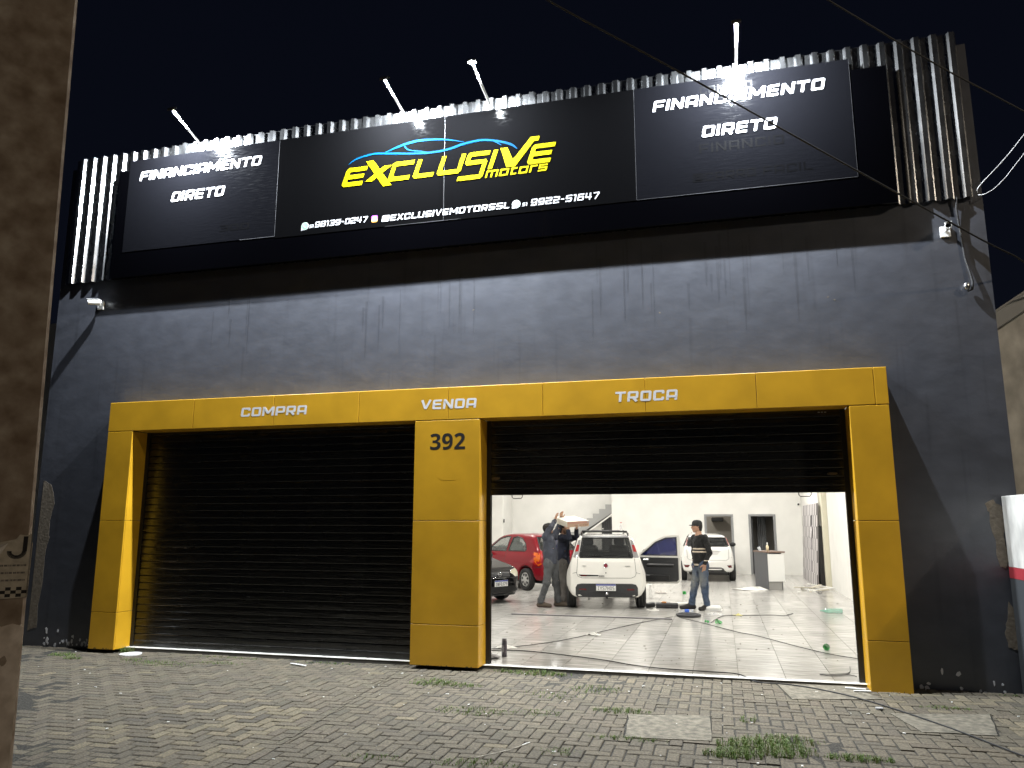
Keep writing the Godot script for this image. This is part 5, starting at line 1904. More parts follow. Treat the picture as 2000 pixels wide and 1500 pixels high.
func white_hatch() -> void:
	var t := thing("white_hatchback", "small white hatchback with both front doors open and a black roof bar", "car", Vector3(-2.541, 0, -7.853), deg_to_rad(10.0), "cars inside the showroom")
	var pm := paint(0.78, 0.765, 0.72, 0.35)
	var side := [1.72, 0.30, 1.735, 0.62, 1.70, 0.93, 1.66, 1.02, 1.43, 1.40, 1.30, 1.44, 0.6, 1.468, -0.1, 1.46, -0.42, 1.43, -1.02, 1.03, -1.20, 0.95, -1.72, 0.82, -1.86, 0.62, -1.88, 0.35, -1.80, 0.22, -0.9, 0.19, 0.7, 0.19, 1.60, 0.20, 1.70, 0.225]
	var front := [0.0, 1.475, 0.34, 1.467, 0.48, 1.445, 0.555, 1.38, 0.615, 1.2, 0.675, 1.01, 0.735, 0.86, 0.80, 0.70, 0.822, 0.56, 0.812, 0.46, 0.765, 0.37, 0.69, 0.285, 0.60, 0.235, 0.0, 0.215]
	var plan := [0.0, 1.735, 0.45, 1.73, 0.70, 1.67, 0.80, 1.45, 0.825, 1.0, 0.825, -1.1, 0.79, -1.45, 0.66, -1.75, 0.40, -1.87, 0.0, -1.90]
	var f := car_body(side, front, plan, [[1.14, 0.27, 0.335], [-1.14, 0.27, 0.335]], 0.034, 0.06)
	var rearw := pv([-0.462, 1.385, 0.462, 1.385, 0.53, 1.03, 0.515, 1.005, -0.515, 1.005, -0.53, 1.03])
	var sw := pv([1.22, 1.05, 1.05, 1.33, 0.35, 1.39, 0.33, 0.98, 0.9, 0.98])
	var dw := pv([0.24, 0.97, 0.24, 1.39, -0.1, 1.40, -0.42, 1.33, -0.82, 1.02, -0.80, 0.97])
	var wind := pv([-0.50, 1.38, 0.50, 1.38, 0.60, 1.06, -0.60, 1.06])
	var dooro := pv([0.27, 1.42, -0.1, 1.43, -0.45, 1.36, -0.88, 1.03, -0.98, 0.90, -0.98, 0.34, -0.70, 0.26, 0.2, 0.26, 0.28, 0.5])
	obj("body", f.mesh(null, drop_rule([["rear", rearw], ["left", sw], ["right", sw], ["left", dooro], ["right", dooro], ["front", wind]])), pm, t)
	windows(f, t, [["rear", rearw], ["left", sw], ["right", sw], ["front", wind]], M.tinted, M.black)
	cabin(t, M.seat_dark, 0.95)
	# rear details
	for s in [1.0, -1.0]:
		var lp := pv([0.495, 1.35, 0.545, 1.335, 0.648, 1.02, 0.635, 1.003, 0.55, 1.003])
		var mid := pv([0.522, 1.25, 0.573, 1.245, 0.612, 1.115, 0.548, 1.12])
		if s < 0:
			lp = mirror(lp); mid = mirror(mid)
		var l := part("tail_lamp", t)
		obj("lens", sheet(f, "rear", lp, 0.004, 0.04), M.clear_lamp, l)
		obj("red_field", sheet(f, "rear", mid, 0.008, 0.04), M.red_lamp, l)
	obj("spoiler_glass", sheet(f, "rear", pv([-0.46, 1.425, 0.46, 1.425, 0.465, 1.395, -0.465, 1.395]), 0.008, 0.05), M.black, t)
	var gate := pv([-0.56, 0.99, -0.585, 0.70, -0.56, 0.645, -0.48, 0.615, 0.48, 0.615, 0.56, 0.645, 0.585, 0.70, 0.56, 0.99])
	obj("tailgate_gap", seam(f, "rear", gate, 0.004, false, 0.0), M.black, t)
	obj("bumper_gap", seam(f, "rear", pv([-0.585, 0.72, -0.74, 0.68]), 0.0035, false, 0.0, seam(f, "rear", pv([0.585, 0.72, 0.74, 0.68]), 0.0035, false)), M.black, t)
	obj("bumper_insert", sheet(f, "rear", pv([-0.61, 0.215, -0.61, 0.43, -0.575, 0.49, -0.49, 0.508, 0.49, 0.508, 0.575, 0.49, 0.61, 0.43, 0.61, 0.215]), 0.006), M.dark_plastic, t)
	for s in [-1.0, 1.0]:
		obj("reflector", sheet(f, "rear", pv([0.40 * s, 0.41, 0.535 * s, 0.41, 0.545 * s, 0.385, 0.40 * s, 0.378]) if s > 0 else pv([-0.545, 0.385, -0.535, 0.41, -0.40, 0.41, -0.40, 0.378]), 0.010, 0.05), M.dark_red, t)
	plate(t, "IYS7H05", Transform3D(Basis(), Vector3(-0.015, 0.435, 1.755)), 0.385)
	var hub := Transform3D(Basis(Vector3.RIGHT, PI / 2), Vector3(-0.01, 0.855, 1.722))
	obj("badge", G.new(true).lathe([Vector2(0.046, -0.01), Vector2(0.046, 0.006), Vector2(0.038, 0.010), Vector2(0.036, 0.008)], 24, hub), M.chrome, t)
	obj("badge_field", G.new(true).lathe([Vector2(0.037, 0.006), Vector2(0.0, 0.009)], 24, hub), mt(0.20, 0.02, 0.04, 0.3), t)
	obj("lock_hole", G.new(true).lathe([Vector2(0.012, 0.0), Vector2(0.0, 0.006)], 14, Transform3D(Basis(Vector3.RIGHT, PI / 2), Vector3(-0.01, 0.715, 1.736))), M.black, t)
	for q in [[-0.46, 4], [0.38, 5]]:
		var g := G.new()
		for i in q[1]: g.box(Vector3(q[0] + i * 0.02, 0.845, 1.715), Vector3(0.013, 0.016, 0.016), 0.002)
		obj("badge_text", g, M.silver, t)
	obj("garnish_bed", sheet(f, "rear", pv([-0.555, 0.68, -0.155, 0.672, -0.155, 0.648, -0.50, 0.644]), 0.004, 0.05), M.black, t)
	obj("garnish_rest", sheet(f, "rear", pv([-0.52, 0.672, -0.39, 0.668, -0.40, 0.648, -0.49, 0.650]), 0.009, 0.05), M.dark_red, t)
	var bg := G.new()
	for i in 9: bg.box(Vector3(-0.14 + i * 0.012, 0.655, 1.742), Vector3(0.005 if i % 3 else 0.009, 0.03, 0.006))
	obj("code_strip", bg, M.dark_plastic, t)
	var wp := [lift(f, "rear", Vector2(-0.02, 1.01), 0.03), lift(f, "rear", Vector2(-0.12, 1.045), 0.02), lift(f, "rear", Vector2(-0.34, 1.035), 0.018)]
	obj("wiper", G.new(true).tube(wp, 0.009, 6), M.black, t)
	var tow := part("tow_hook", t)
	obj("tow_bar", G.new(true).tube([Vector3(0.0, 0.24, 1.5), Vector3(0.0, 0.24, 1.80), Vector3(0.0, 0.29, 1.83)], 0.02, 10), M.black, tow)
	obj("tow_ball", G.new(true).ball(Vector3(0, 0.325, 1.83), Vector3(0.03, 0.03, 0.03), 8), M.chrome, tow)
	obj("underbody", G.new().box(Vector3(0, 0.29, 0.85), Vector3(1.1, 0.12, 1.5), 0.03), M.black, t)
	obj("exhaust", G.new(true).tube([Vector3(-0.35, 0.22, 1.2), Vector3(-0.35, 0.21, 1.66)], 0.025, 10), M.silver, t)
	# roof bar and stand feet
	var rb := part("roof_bar", t)
	for z in [0.95, -0.1]:
		obj("cross_bar", G.new().box(Vector3(0, 1.508, z), Vector3(0.94, 0.035, 0.06), 0.01), M.black, rb)
	for s in [-1.0, 1.0]:
		obj("side_rail", G.new(true).tube([Vector3(s * 0.47, 1.43, 1.2), Vector3(s * 0.475, 1.475, 1.05), Vector3(s * 0.48, 1.49, 0.3), Vector3(s * 0.475, 1.475, -0.25), Vector3(s * 0.46, 1.45, -0.38)], 0.017, 8), M.black, rb)
	for s in [-1.0, 1.0]:
		for z in [1.14, -1.14]:
			wheel(t, Vector3(s * 0.70, 0.285, z), 0.285, 0.185, 0.185, s, M.silver)
	# open doors, hinged at the front edge
	for s in [1.0, -1.0]:
		var d := part("front_door", t, Vector3(s * 0.79, 0, -0.90))
		d.rotation.y = s * deg_to_rad(72.0 if s > 0 else 20.0)
		# leaf: z from the hinge (0) to the rear edge, thin in x
		var leaf := pv([0.0, 0.36, 0.0, 0.92, 0.06, 0.98, 0.42, 1.28, 0.66, 1.39, 0.90, 1.42, 0.985, 1.40, 1.0, 1.30, 1.0, 0.42, 0.93, 0.345, 0.10, 0.32])
		var win := pv([0.10, 0.955, 0.45, 1.25, 0.68, 1.345, 0.92, 1.365, 0.93, 0.955])
		var ring := Geometry2D.clip_polygons(leaf, win)
		var xf := Transform3D(Basis(Vector3(0, 0, 1), Vector3(0, 1, 0), Vector3(-1, 0, 0)), Vector3.ZERO)      # polygon x -> z, thickness along -x
		var low := Geometry2D.intersect_polygons(leaf, pv([-1, 0, 2, 0, 2, 0.955, -1, 0.955]))[0]
		var up := Geometry2D.intersect_polygons(leaf, pv([-1, 0.955, 2, 0.955, 2, 2, -1, 2]))[0]
		obj("skin", G.new().prism(low, -0.035, 0.035, xf), pm, d)
		var frame := G.new()
		var halves: Array = [pv([-1, 0, 0.55, 0, 0.55, 3, -1, 3]), pv([0.55, 0, 3, 0, 3, 3, 0.55, 3])]
		for hlf in halves:
			for a in Geometry2D.intersect_polygons(up, hlf):
				for b in Geometry2D.clip_polygons(a, win): frame.prism(b, -0.022, 0.022, xf)
		obj("window_frame", frame, pm, d)
		obj("window_glass", G.new().prism(win, -0.003, 0.003, xf), M.tinted_blue, d)
		var inner: Array = Geometry2D.offset_polygon(low, -0.045)
		var zi: float = 0.036 * s
		obj("inner_trim", G.new().prism(inner[0], minf(zi, zi + 0.022 * s), maxf(zi, zi + 0.022 * s), xf), M.dark_plastic, d)
		var ed: Array = Geometry2D.offset_polygon(pv([0.10, 0.955, 0.45, 1.25, 0.68, 1.345, 0.92, 1.365, 0.93, 0.955]), 0.016)
		var rim := G.new(true)
		var rp := []
		for q in win: rp.append(Vector3(-0.024 * s, q.y, q.x))
		rp.append(rp[0])
		rim.tube(rp, 0.014, 6, false)
		obj("window_seal", rim, M.black, d)
		obj("arm_rest", G.new().box(Vector3(-0.075 * s, 0.74, 0.55), Vector3(0.05, 0.07, 0.62), 0.02), M.black, d)
		obj("door_pocket", G.new().box(Vector3(-0.07 * s, 0.46, 0.45), Vector3(0.04, 0.14, 0.62), 0.02), M.black, d)
		obj("door_handle", G.new().box(Vector3(-0.068 * s, 0.86, 0.22), Vector3(0.02, 0.035, 0.12), 0.008), M.silver, d)
		obj("mirror", G.new(true).ball(Vector3(0.10 * s, 1.01, 0.16), Vector3(0.10, 0.075, 0.055), 10), M.black, d)
		obj("latch", G.new().box(Vector3(0, 0.72, 1.0), Vector3(0.03, 0.07, 0.012), 0.003), M.steel, d)

func red_hatch() -> void:
	var t := thing("red_hatchback", "dark red three-door hatchback parked at an angle behind the two men", "car", Vector3(-5.22, 0, -11.35), deg_to_rad(48.0), "cars inside the showroom")
	var pm := paint(0.19, 0.006, 0.013, 0.4)
	pm.clearcoat = 0.5
	pm.metallic_specular = 0.15
	var side := [1.72, 0.32, 1.76, 0.50, 1.73, 0.68, 1.66, 0.90, 1.60, 1.0, 1.22, 1.36, 1.05, 1.40, 0.5, 1.435, -0.05, 1.42, -0.38, 1.35, -0.98, 0.98, -1.2, 0.90, -1.75, 0.76, -1.88, 0.60, -1.90, 0.34, -1.8, 0.22, -0.9, 0.19, 0.7, 0.19, 1.6, 0.25]
	var front := [0.0, 1.445, 0.28, 1.43, 0.43, 1.395, 0.52, 1.30, 0.60, 1.10, 0.66, 0.94, 0.72, 0.84, 0.785, 0.68, 0.795, 0.52, 0.78, 0.34, 0.72, 0.22, 0.6, 0.18, 0.0, 0.18]
	var plan := [0.0, 1.76, 0.38, 1.74, 0.62, 1.66, 0.74, 1.45, 0.79, 1.0, 0.79, -1.1, 0.75, -1.45, 0.64, -1.75, 0.40, -1.88, 0.0, -1.92]
	var f := car_body(side, front, plan, [[1.15, 0.28, 0.335], [-1.18, 0.28, 0.335]], 0.036, 0.12)
	var qw := pv([0.22, 0.955, 0.26, 1.30, 0.42, 1.325, 0.70, 1.285, 0.93, 1.15, 1.04, 1.01, 1.0, 0.965])
	var dw := pv([0.10, 0.945, 0.12, 1.315, -0.06, 1.325, -0.36, 1.255, -0.78, 0.99, -0.78, 0.94])
	var rw := pv([-0.44, 1.32, 0.44, 1.32, 0.56, 1.04, 0.54, 1.0, -0.54, 1.0, -0.56, 1.04])
	var wind := pv([-0.46, 1.33, 0.46, 1.33, 0.58, 1.03, -0.58, 1.03])
	var wl := [["left", qw], ["left", dw], ["right", qw], ["right", dw], ["rear", rw], ["front", wind]]
	obj("body", f.mesh(null, drop_rule(wl)), pm, t)
	windows(f, t, wl.slice(0, 4), M.clear_glass, M.black)
	windows(f, t, wl.slice(4), M.dark_glass, M.black)
	cabin(t, M.seat_grey, 0.92)
	for s in [1.0, -1.0]:
		var lp := pv([0.55, 0.97, 0.66, 0.95, 0.73, 0.72, 0.70, 0.64, 0.62, 0.68, 0.56, 0.82])
		var lo := pv([0.60, 0.90, 0.66, 0.88, 0.70, 0.76, 0.64, 0.72])
		if s < 0: lp = mirror(lp); lo = mirror(lo)
		var l := part("tail_lamp", t)
		obj("lens", sheet(f, "rear", lp, 0.010, 0.04), M.red_lamp, l)
		obj("amber_field", sheet(f, "rear", lo, 0.016, 0.04), M.orange_lamp, l)
		var ls := pv([1.42, 0.95, 1.60, 0.93, 1.66, 0.66, 1.60, 0.62, 1.48, 0.74])
		obj("lens_side", sheet(f, "left" if s < 0 else "right", ls, 0.009, 0.05), M.orange_lamp, l)
		var ax := "left" if s < 0 else "right"
		obj("door_gap", seam(f, ax, pv([0.17, 1.36, 0.15, 0.9, 0.20, 0.5, 0.14, 0.26, -0.75, 0.26, -0.92, 0.5, -0.90, 0.95]), 0.004, false), M.black, t)
		obj("crease", seam(f, ax, pv([1.5, 0.62, 0.9, 0.66, -0.9, 0.64]), 0.007, false, -0.002), pm, t)
		obj("door_handle", sheet(f, ax, pv([0.06, 0.83, -0.10, 0.83, -0.10, 0.79, 0.06, 0.79]), 0.018, 0.05), pm, t)
	obj("tailgate_gap", seam(f, "rear", pv([-0.54, 0.98, -0.55, 0.72, -0.5, 0.60, 0.5, 0.60, 0.55, 0.72, 0.54, 0.98]), 0.004, false), M.black, t)
	obj("bumper_gap", seam(f, "rear", pv([-0.75, 0.59, -0.3, 0.585, 0.3, 0.585, 0.75, 0.59]), 0.004, false), M.black, t)
	obj("bumper_gap", seam(f, "left", pv([1.70, 0.585, 1.50, 0.575, 1.44, 0.45]), 0.004, false), M.black, t)
	plate(t, "IQX5B42", Transform3D(Basis(), Vector3(0, 0.72, 1.73)), 0.36)
	obj("underbody", G.new().box(Vector3(0, 0.25, 0.9), Vector3(1.1, 0.14, 1.5), 0.03), M.black, t)
	for s in [-1.0, 1.0]:
		for z in [1.15, -1.18]:
			wheel(t, Vector3(s * 0.69, 0.275, z), 0.275, 0.165, 0.185, s, M.silver)
		obj("side_mirror", G.new(true).ball(Vector3(s * 0.84, 0.98, -0.72), Vector3(0.09, 0.065, 0.05), 10), pm, t)
	obj("aerial", G.new(true).tube([Vector3(0.2, 1.42, 0.9), Vector3(0.2, 1.55, 1.02)], 0.004, 5), M.black, t)

func black_car() -> void:
	var t := thing("black_car", "black car at the left edge of the doorway showing its nose and headlights", "car", Vector3(-6.24, 0, -7.73), deg_to_rad(240.0), "cars inside the showroom")
	var pm := paint(0.004, 0.004, 0.0045, 0.4)
	pm.metallic_specular = 0.15
	pm.clearcoat = 0.7
	var side := [1.80, 0.34, 1.84, 0.55, 1.82, 0.86, 1.66, 0.93, 1.30, 0.98, 0.85, 1.34, 0.5, 1.39, 0.0, 1.38, -0.30, 1.32, -0.92, 0.93, -1.2, 0.86, -1.68, 0.73, -1.86, 0.60, -1.93, 0.46, -1.94, 0.27, -1.85, 0.155, -0.9, 0.16, 0.7, 0.17, 1.7, 0.22]
	var front := [0.0, 1.40, 0.28, 1.385, 0.42, 1.35, 0.52, 1.25, 0.60, 1.06, 0.66, 0.92, 0.73, 0.80, 0.785, 0.64, 0.80, 0.45, 0.79, 0.25, 0.74, 0.16, 0.6, 0.14, 0.0, 0.14]
	var plan := [0.0, 1.86, 0.38, 1.84, 0.62, 1.76, 0.74, 1.55, 0.79, 1.0, 0.79, -1.1, 0.775, -1.45, 0.68, -1.76, 0.42, -1.92, 0.0, -1.96]
	var f := car_body(side, front, plan, [[1.15, 0.27, 0.33], [-1.20, 0.27, 0.33]], 0.036, 0.11)
	var wind := pv([-0.45, 1.29, 0.45, 1.29, 0.58, 0.98, -0.58, 0.98])
	var dw := pv([0.10, 0.93, 0.12, 1.28, -0.02, 1.29, -0.32, 1.22, -0.74, 0.95, -0.74, 0.92])
	var qw := pv([0.22, 0.93, 0.22, 1.28, 0.5, 1.285, 0.78, 1.20, 1.0, 0.99, 0.98, 0.94])
	var rw := pv([-0.45, 1.27, 0.45, 1.27, 0.56, 1.03, -0.56, 1.03])
	var wl := [["front", wind], ["left", dw], ["right", dw], ["left", qw], ["right", qw], ["rear", rw]]
	obj("body", f.mesh(null, drop_rule(wl)), pm, t)
	windows(f, t, wl, M.dark_glass, M.black)
	cabin(t, M.seat_dark, 0.90)
	# the nose: seen from the front, +x is the car's own right
	for s in [1.0, -1.0]:
		var hp := pv([0.36, 0.62, 0.42, 0.665, 0.60, 0.70, 0.70, 0.665, 0.715, 0.585, 0.64, 0.545, 0.46, 0.545])
		if s < 0: hp = mirror(hp)
		var l := part("headlight", t)
		var hm := paint(0.52, 0.49, 0.36, 0.12)
		obj("lens", sheet(f, "front", hp, 0.010, 0.05), hm, l)
		obj("lens_rim", seam(f, "front", hp, 0.005, true, 0.008), M.chrome, l)
		obj("fog_lamp", sheet(f, "front", pv([0.46 * s, 0.30, 0.60 * s, 0.31, 0.60 * s, 0.24, 0.46 * s, 0.23]) if s > 0 else pv([-0.60, 0.31, -0.46, 0.30, -0.46, 0.23, -0.60, 0.24]), 0.006, 0.05), M.dark_plastic, t)
	var gr := part("grille", t)
	obj("opening", sheet(f, "front", pv([-0.33, 0.635, 0.33, 0.635, 0.30, 0.545, -0.30, 0.545]), 0.005, 0.05), M.black, gr)
	for y in [0.565, 0.59, 0.615]:
		obj("bar", seam(f, "front", pv([-0.31, y, 0.31, y]), 0.005, false, 0.010), M.dark_plastic, gr)
	var c := lift(f, "front", Vector2(0, 0.592), 0.02)
	obj("emblem_ring", G.new(true).lathe([Vector2(0.046, 0), Vector2(0.050, 0.006), Vector2(0.046, 0.012), Vector2(0.038, 0.012), Vector2(0.036, 0.004)], 24, Transform3D(Basis(Vector3.RIGHT, -PI / 2), c)), M.chrome, gr)
	obj("emblem_bar", G.new().box(c + Vector3(0, 0, -0.008), Vector3(0.15, 0.016, 0.010), 0.004), M.chrome, gr)
	obj("lower_intake", sheet(f, "front", pv([-0.42, 0.36, 0.42, 0.36, 0.48, 0.25, -0.48, 0.25]), 0.005, 0.06), M.black, t)
	obj("bumper_gap", seam(f, "front", pv([-0.72, 0.52, -0.3, 0.525, 0.3, 0.525, 0.72, 0.52]), 0.005, false), M.black, t)
	obj("chrome_strip", seam(f, "front", pv([-0.22, 0.525, 0.22, 0.525]), 0.006, false, 0.004), M.chrome, t)
	obj("lip", seam(f, "front", pv([-0.70, 0.185, -0.35, 0.18, 0.35, 0.18, 0.70, 0.185]), 0.022, false, 0.004), M.dark_plastic, t)
	obj("bonnet_gap", seam(f, "top", pv([-0.62, -0.98, -0.60, -1.5, -0.50, -1.74, 0.50, -1.74, 0.60, -1.5, 0.62, -0.98]), 0.004, false), M.black, t)
	var pp := lift(f, "front", Vector2(0, 0.42), 0.012)
	plate(t, "IMF0J79", Transform3D(Basis(Vector3.UP, PI), pp), 0.385)
	obj("wiper", G.new(true).tube([lift(f, "top", Vector2(0.45, -0.94), 0.01), lift(f, "top", Vector2(-0.05, -0.90), 0.012)], 0.009, 6), M.black, t)
	obj("underbody", G.new().box(Vector3(0, 0.24, 0.0), Vector3(1.1, 0.14, 3.2), 0.03), M.black, t)
	for s in [-1.0, 1.0]:
		for z in [1.15, -1.20]:
			wheel(t, Vector3(s * 0.69, 0.27, z), 0.27, 0.165, 0.185, s, M.silver)
		obj("side_mirror", G.new(true).ball(Vector3(s * 0.83, 0.95, -0.68), Vector3(0.09, 0.065, 0.05), 10), M.black, t)

func second_white() -> void:
	var t := thing("white_car", "white hatchback parked at the back wall behind the man in the cap", "car", Vector3(-0.52, 0, -16.05), deg_to_rad(3.0), "cars inside the showroom")
	var pm := paint(0.78, 0.775, 0.75, 0.3)
	var side := [1.86, 0.32, 1.88, 0.55, 1.82, 0.70, 1.76, 0.95, 1.42, 1.27, 1.30, 1.33, 0.7, 1.39, 0.1, 1.395, -0.25, 1.35, -0.9, 0.98, -1.15, 0.90, -1.8, 0.76, -1.98, 0.60, -2.0, 0.32, -1.9, 0.22, -0.9, 0.19, 0.7, 0.19, 1.72, 0.27]
	var front := [0.0, 1.40, 0.30, 1.39, 0.46, 1.36, 0.54, 1.28, 0.60, 1.14, 0.68, 0.96, 0.745, 0.80, 0.79, 0.60, 0.795, 0.45, 0.775, 0.32, 0.70, 0.22, 0.6, 0.19, 0.0, 0.19]
	var plan := [0.0, 1.89, 0.40, 1.87, 0.68, 1.76, 0.77, 1.5, 0.80, 1.0, 0.80, -1.1, 0.77, -1.5, 0.66, -1.82, 0.40, -1.98, 0.0, -2.02]
	var f := car_body(side, front, plan, [[1.22, 0.29, 0.345], [-1.22, 0.29, 0.345]], 0.038, 0.11)
	var rw := pv([-0.53, 1.255, 0.53, 1.255, 0.60, 1.03, 0.56, 1.0, -0.56, 1.0, -0.60, 1.03])
	var sw := pv([1.30, 1.06, 0.95, 1.28, 0.1, 1.325, 0.1, 0.97, 1.15, 0.99])
	var dw := pv([0.0, 0.965, 0.0, 1.325, -0.22, 1.29, -0.75, 0.99, -0.75, 0.96])
	var wind := pv([-0.5, 1.31, 0.5, 1.31, 0.62, 1.0, -0.62, 1.0])
	var wl := [["rear", rw], ["left", sw], ["right", sw], ["left", dw], ["right", dw], ["front", wind]]
	obj("body", f.mesh(null, drop_rule(wl)), pm, t)
	windows(f, t, wl, M.tinted, M.black)
	cabin(t, M.seat_dark, 0.93)
	for s in [1.0, -1.0]:
		var lp := pv([0.555, 1.24, 0.61, 1.22, 0.685, 1.02, 0.62, 1.005, 0.60, 1.03])
		if s < 0: lp = mirror(lp)
		var l := part("tail_lamp", t)
		obj("lens", sheet(f, "rear", lp, 0.007, 0.04), paint(0.62, 0.45, 0.43, 0.2), l)
		obj("red_edge", seam(f, "rear", lp, 0.008, true, 0.006), M.red_lamp, l)
		var rp := pv([0.52, 0.47, 0.70, 0.48, 0.66, 0.405, 0.57, 0.40])
		if s < 0: rp = mirror(rp)
		obj("reflector", sheet(f, "rear", rp, 0.007, 0.05), M.dark_red, t)
		obj("side_mirror", G.new(true).ball(Vector3(s * 0.87, 1.0, -0.72), Vector3(0.10, 0.07, 0.055), 10), M.black, t)
		obj("roof_aerial_rail", G.new().box(Vector3(s * 0.42, 1.385, 0.5), Vector3(0.012, 0.012, 1.5), 0.003), M.black, t)
	obj("tailgate_gap", seam(f, "rear", pv([-0.60, 0.99, -0.585, 0.66, -0.52, 0.615, 0.52, 0.615, 0.585, 0.66, 0.60, 0.99]), 0.005, false), M.seat_grey, t)
	obj("bumper_gap", seam(f, "rear", pv([-0.585, 0.70, -0.76, 0.68]), 0.004, false, 0.0, seam(f, "rear", pv([0.585, 0.70, 0.76, 0.68]), 0.004, false)), M.seat_grey, t)
	obj("number_recess", sheet(f, "rear", pv([-0.30, 0.87, 0.36, 0.87, 0.26, 0.76, -0.22, 0.76]), 0.004), paint(0.60, 0.595, 0.58, 0.3), t)
	obj("recess_strip", seam(f, "rear", pv([-0.30, 0.872, 0.36, 0.872]), 0.009, false, 0.006), M.chrome, t)
	obj("diffuser", sheet(f, "rear", pv([-0.50, 0.29, -0.42, 0.38, -0.36, 0.41, 0.36, 0.41, 0.42, 0.38, 0.50, 0.29]), 0.006), M.black, t)
	obj("underbody", G.new().box(Vector3(0, 0.26, 1.0), Vector3(1.1, 0.14, 1.4), 0.03), M.black, t)
	for s in [-1.0, 1.0]:
		for z in [1.22, -1.22]:
			wheel(t, Vector3(s * 0.70, 0.285, z), 0.285, 0.18, 0.19, s, M.silver)


# ---------------------------------------------------------------- people
const SKIN := Color(0.42, 0.24, 0.16)

func bounds(pts: Array, pad: float) -> Array:
	var lo: Vector3 = pts[0]; var hi: Vector3 = pts[0]
	for p in pts:
		lo = lo.min(p); hi = hi.max(p)
	return [lo - Vector3.ONE * pad, hi + Vector3.ONE * pad]

# hand: wrist, finger direction, palm normal (towards the palm side), thumb side, curl of the fingers
func hand_mesh(w: Vector3, dir: Vector3, palm: Vector3, thumb: Vector3, curl: float) -> ArrayMesh:
	dir = dir.normalized()
	thumb = (thumb - dir * thumb.dot(dir)).normalized()
	palm = (palm - dir * palm.dot(dir) - thumb * palm.dot(thumb)).normalized()
	var b := bounds([w - dir * 0.05, w + dir * 0.20, w + palm * 0.1, w + thumb * 0.1, w - thumb * 0.07], 0.03)
	var f := Field.new(b[0], b[1], 0.0042)
	f.bone(w - dir * 0.04, w + dir * 0.01, 0.026, 0.025, 0.01, 0, palm * 0.8, 0.02)
	for i in 4:
		var off: float = [0.027, 0.009, -0.010, -0.027][i]
		var k: Vector3 = w + dir * float([0.088, 0.092, 0.088, 0.080][i]) + thumb * off
		f.bone(w + dir * 0.015 + thumb * off * 0.6, k, 0.015, 0.0115, 0.012, 0, Vector3.ZERO, 0.02)
		var lens: Array = [[0.040, 0.024, 0.019], [0.044, 0.028, 0.020], [0.041, 0.026, 0.019], [0.032, 0.019, 0.017]][i]
		var a := curl * 0.35
		var p := k
		for s in 3:
			var d := dir * cos(a) + palm * sin(a)
			var e: Vector3 = p + d * float(lens[s])
			f.bone(p, e, [0.0098, 0.0088, 0.0080][s], [0.0088, 0.0080, 0.0070][s], 0.004, 0, Vector3.ZERO, 0.012)
			p = e
			a += curl * 0.55
	var t0 := w + dir * 0.022 + thumb * 0.022 + palm * 0.006
	var t1 := t0 + (dir * 0.6 + thumb * 0.75 + palm * 0.2).normalized() * 0.042
	var t2 := t1 + (dir * 0.8 + thumb * (0.45 - 0.3 * curl) + palm * (0.25 + 0.4 * curl)).normalized() * 0.032
	var t3 := t2 + (dir * 0.9 + thumb * (0.1 - 0.2 * curl) + palm * (0.3 + 0.4 * curl)).normalized() * 0.026
	f.bone(t0, t1, 0.015, 0.0115, 0.010, 0, Vector3.ZERO, 0.015)
	f.bone(t1, t2, 0.0112, 0.0098, 0.004, 0, Vector3.ZERO, 0.012)
	f.bone(t2, t3, 0.0096, 0.0078, 0.004, 0, Vector3.ZERO, 0.012)
	return f.mesh(func(p: Vector3, n: Vector3, t: int) -> Color: return SKIN)

# head in its own frame: -z forward, y up, origin at the middle of the skull
func head_field() -> Field:
	var f := Field.new(Vector3(-0.11, -0.20, -0.15), Vector3(0.11, 0.145, 0.14), 0.0046).with_ids()
	f.bone(Vector3(0, 0.035, 0.028), Vector3(0, 0.040, -0.022), 0.083, 0.078, 0.03, 1)
	f.bone(Vector3(0, -0.015, -0.018), Vector3(0, -0.050, -0.036), 0.068, 0.052, 0.04, 1)
	f.bone(Vector3(0, -0.060, -0.040), Vector3(0, -0.090, -0.062), 0.044, 0.023, 0.03, 1)
	for s in [-1.0, 1.0]:
		f.bone(Vector3(s * 0.052, -0.045, 0.008), Vector3(s * 0.020, -0.088, -0.055), 0.020, 0.018, 0.03, 1)
		f.bone(Vector3(s * 0.034, -0.018, -0.062), Vector3(s * 0.050, -0.020, -0.035), 0.020, 0.022, 0.025, 1)
		f.bone(Vector3(s * 0.014, 0.026, -0.090), Vector3(s * 0.044, 0.024, -0.072), 0.011, 0.011, 0.018, 3)
		f.bone(Vector3(s * 0.078, 0.012, 0.012), Vector3(s * 0.076, -0.022, 0.006), 0.021, 0.014, 0.008, 1, Vector3(0.42, 0, 0.12), 0.02)
		f.bone(Vector3(s * 0.007, -0.033, -0.104), Vector3(s * 0.011, -0.034, -0.098), 0.009, 0.009, 0.008, 1)
	f.bone(Vector3(0, 0.018, -0.092), Vector3(0, -0.024, -0.113), 0.010, 0.012, 0.014, 1)
	f.bone(Vector3(-0.018, -0.054, -0.088), Vector3(0.018, -0.054, -0.088), 0.0075, 0.0075, 0.010, 2)
	f.bone(Vector3(-0.016, -0.065, -0.087), Vector3(0.016, -0.065, -0.087), 0.0085, 0.0085, 0.008, 2)
	f.bone(Vector3(0, -0.05, 0.030), Vector3(0, -0.19, 0.045), 0.056, 0.060, 0.03, 1)
	return f

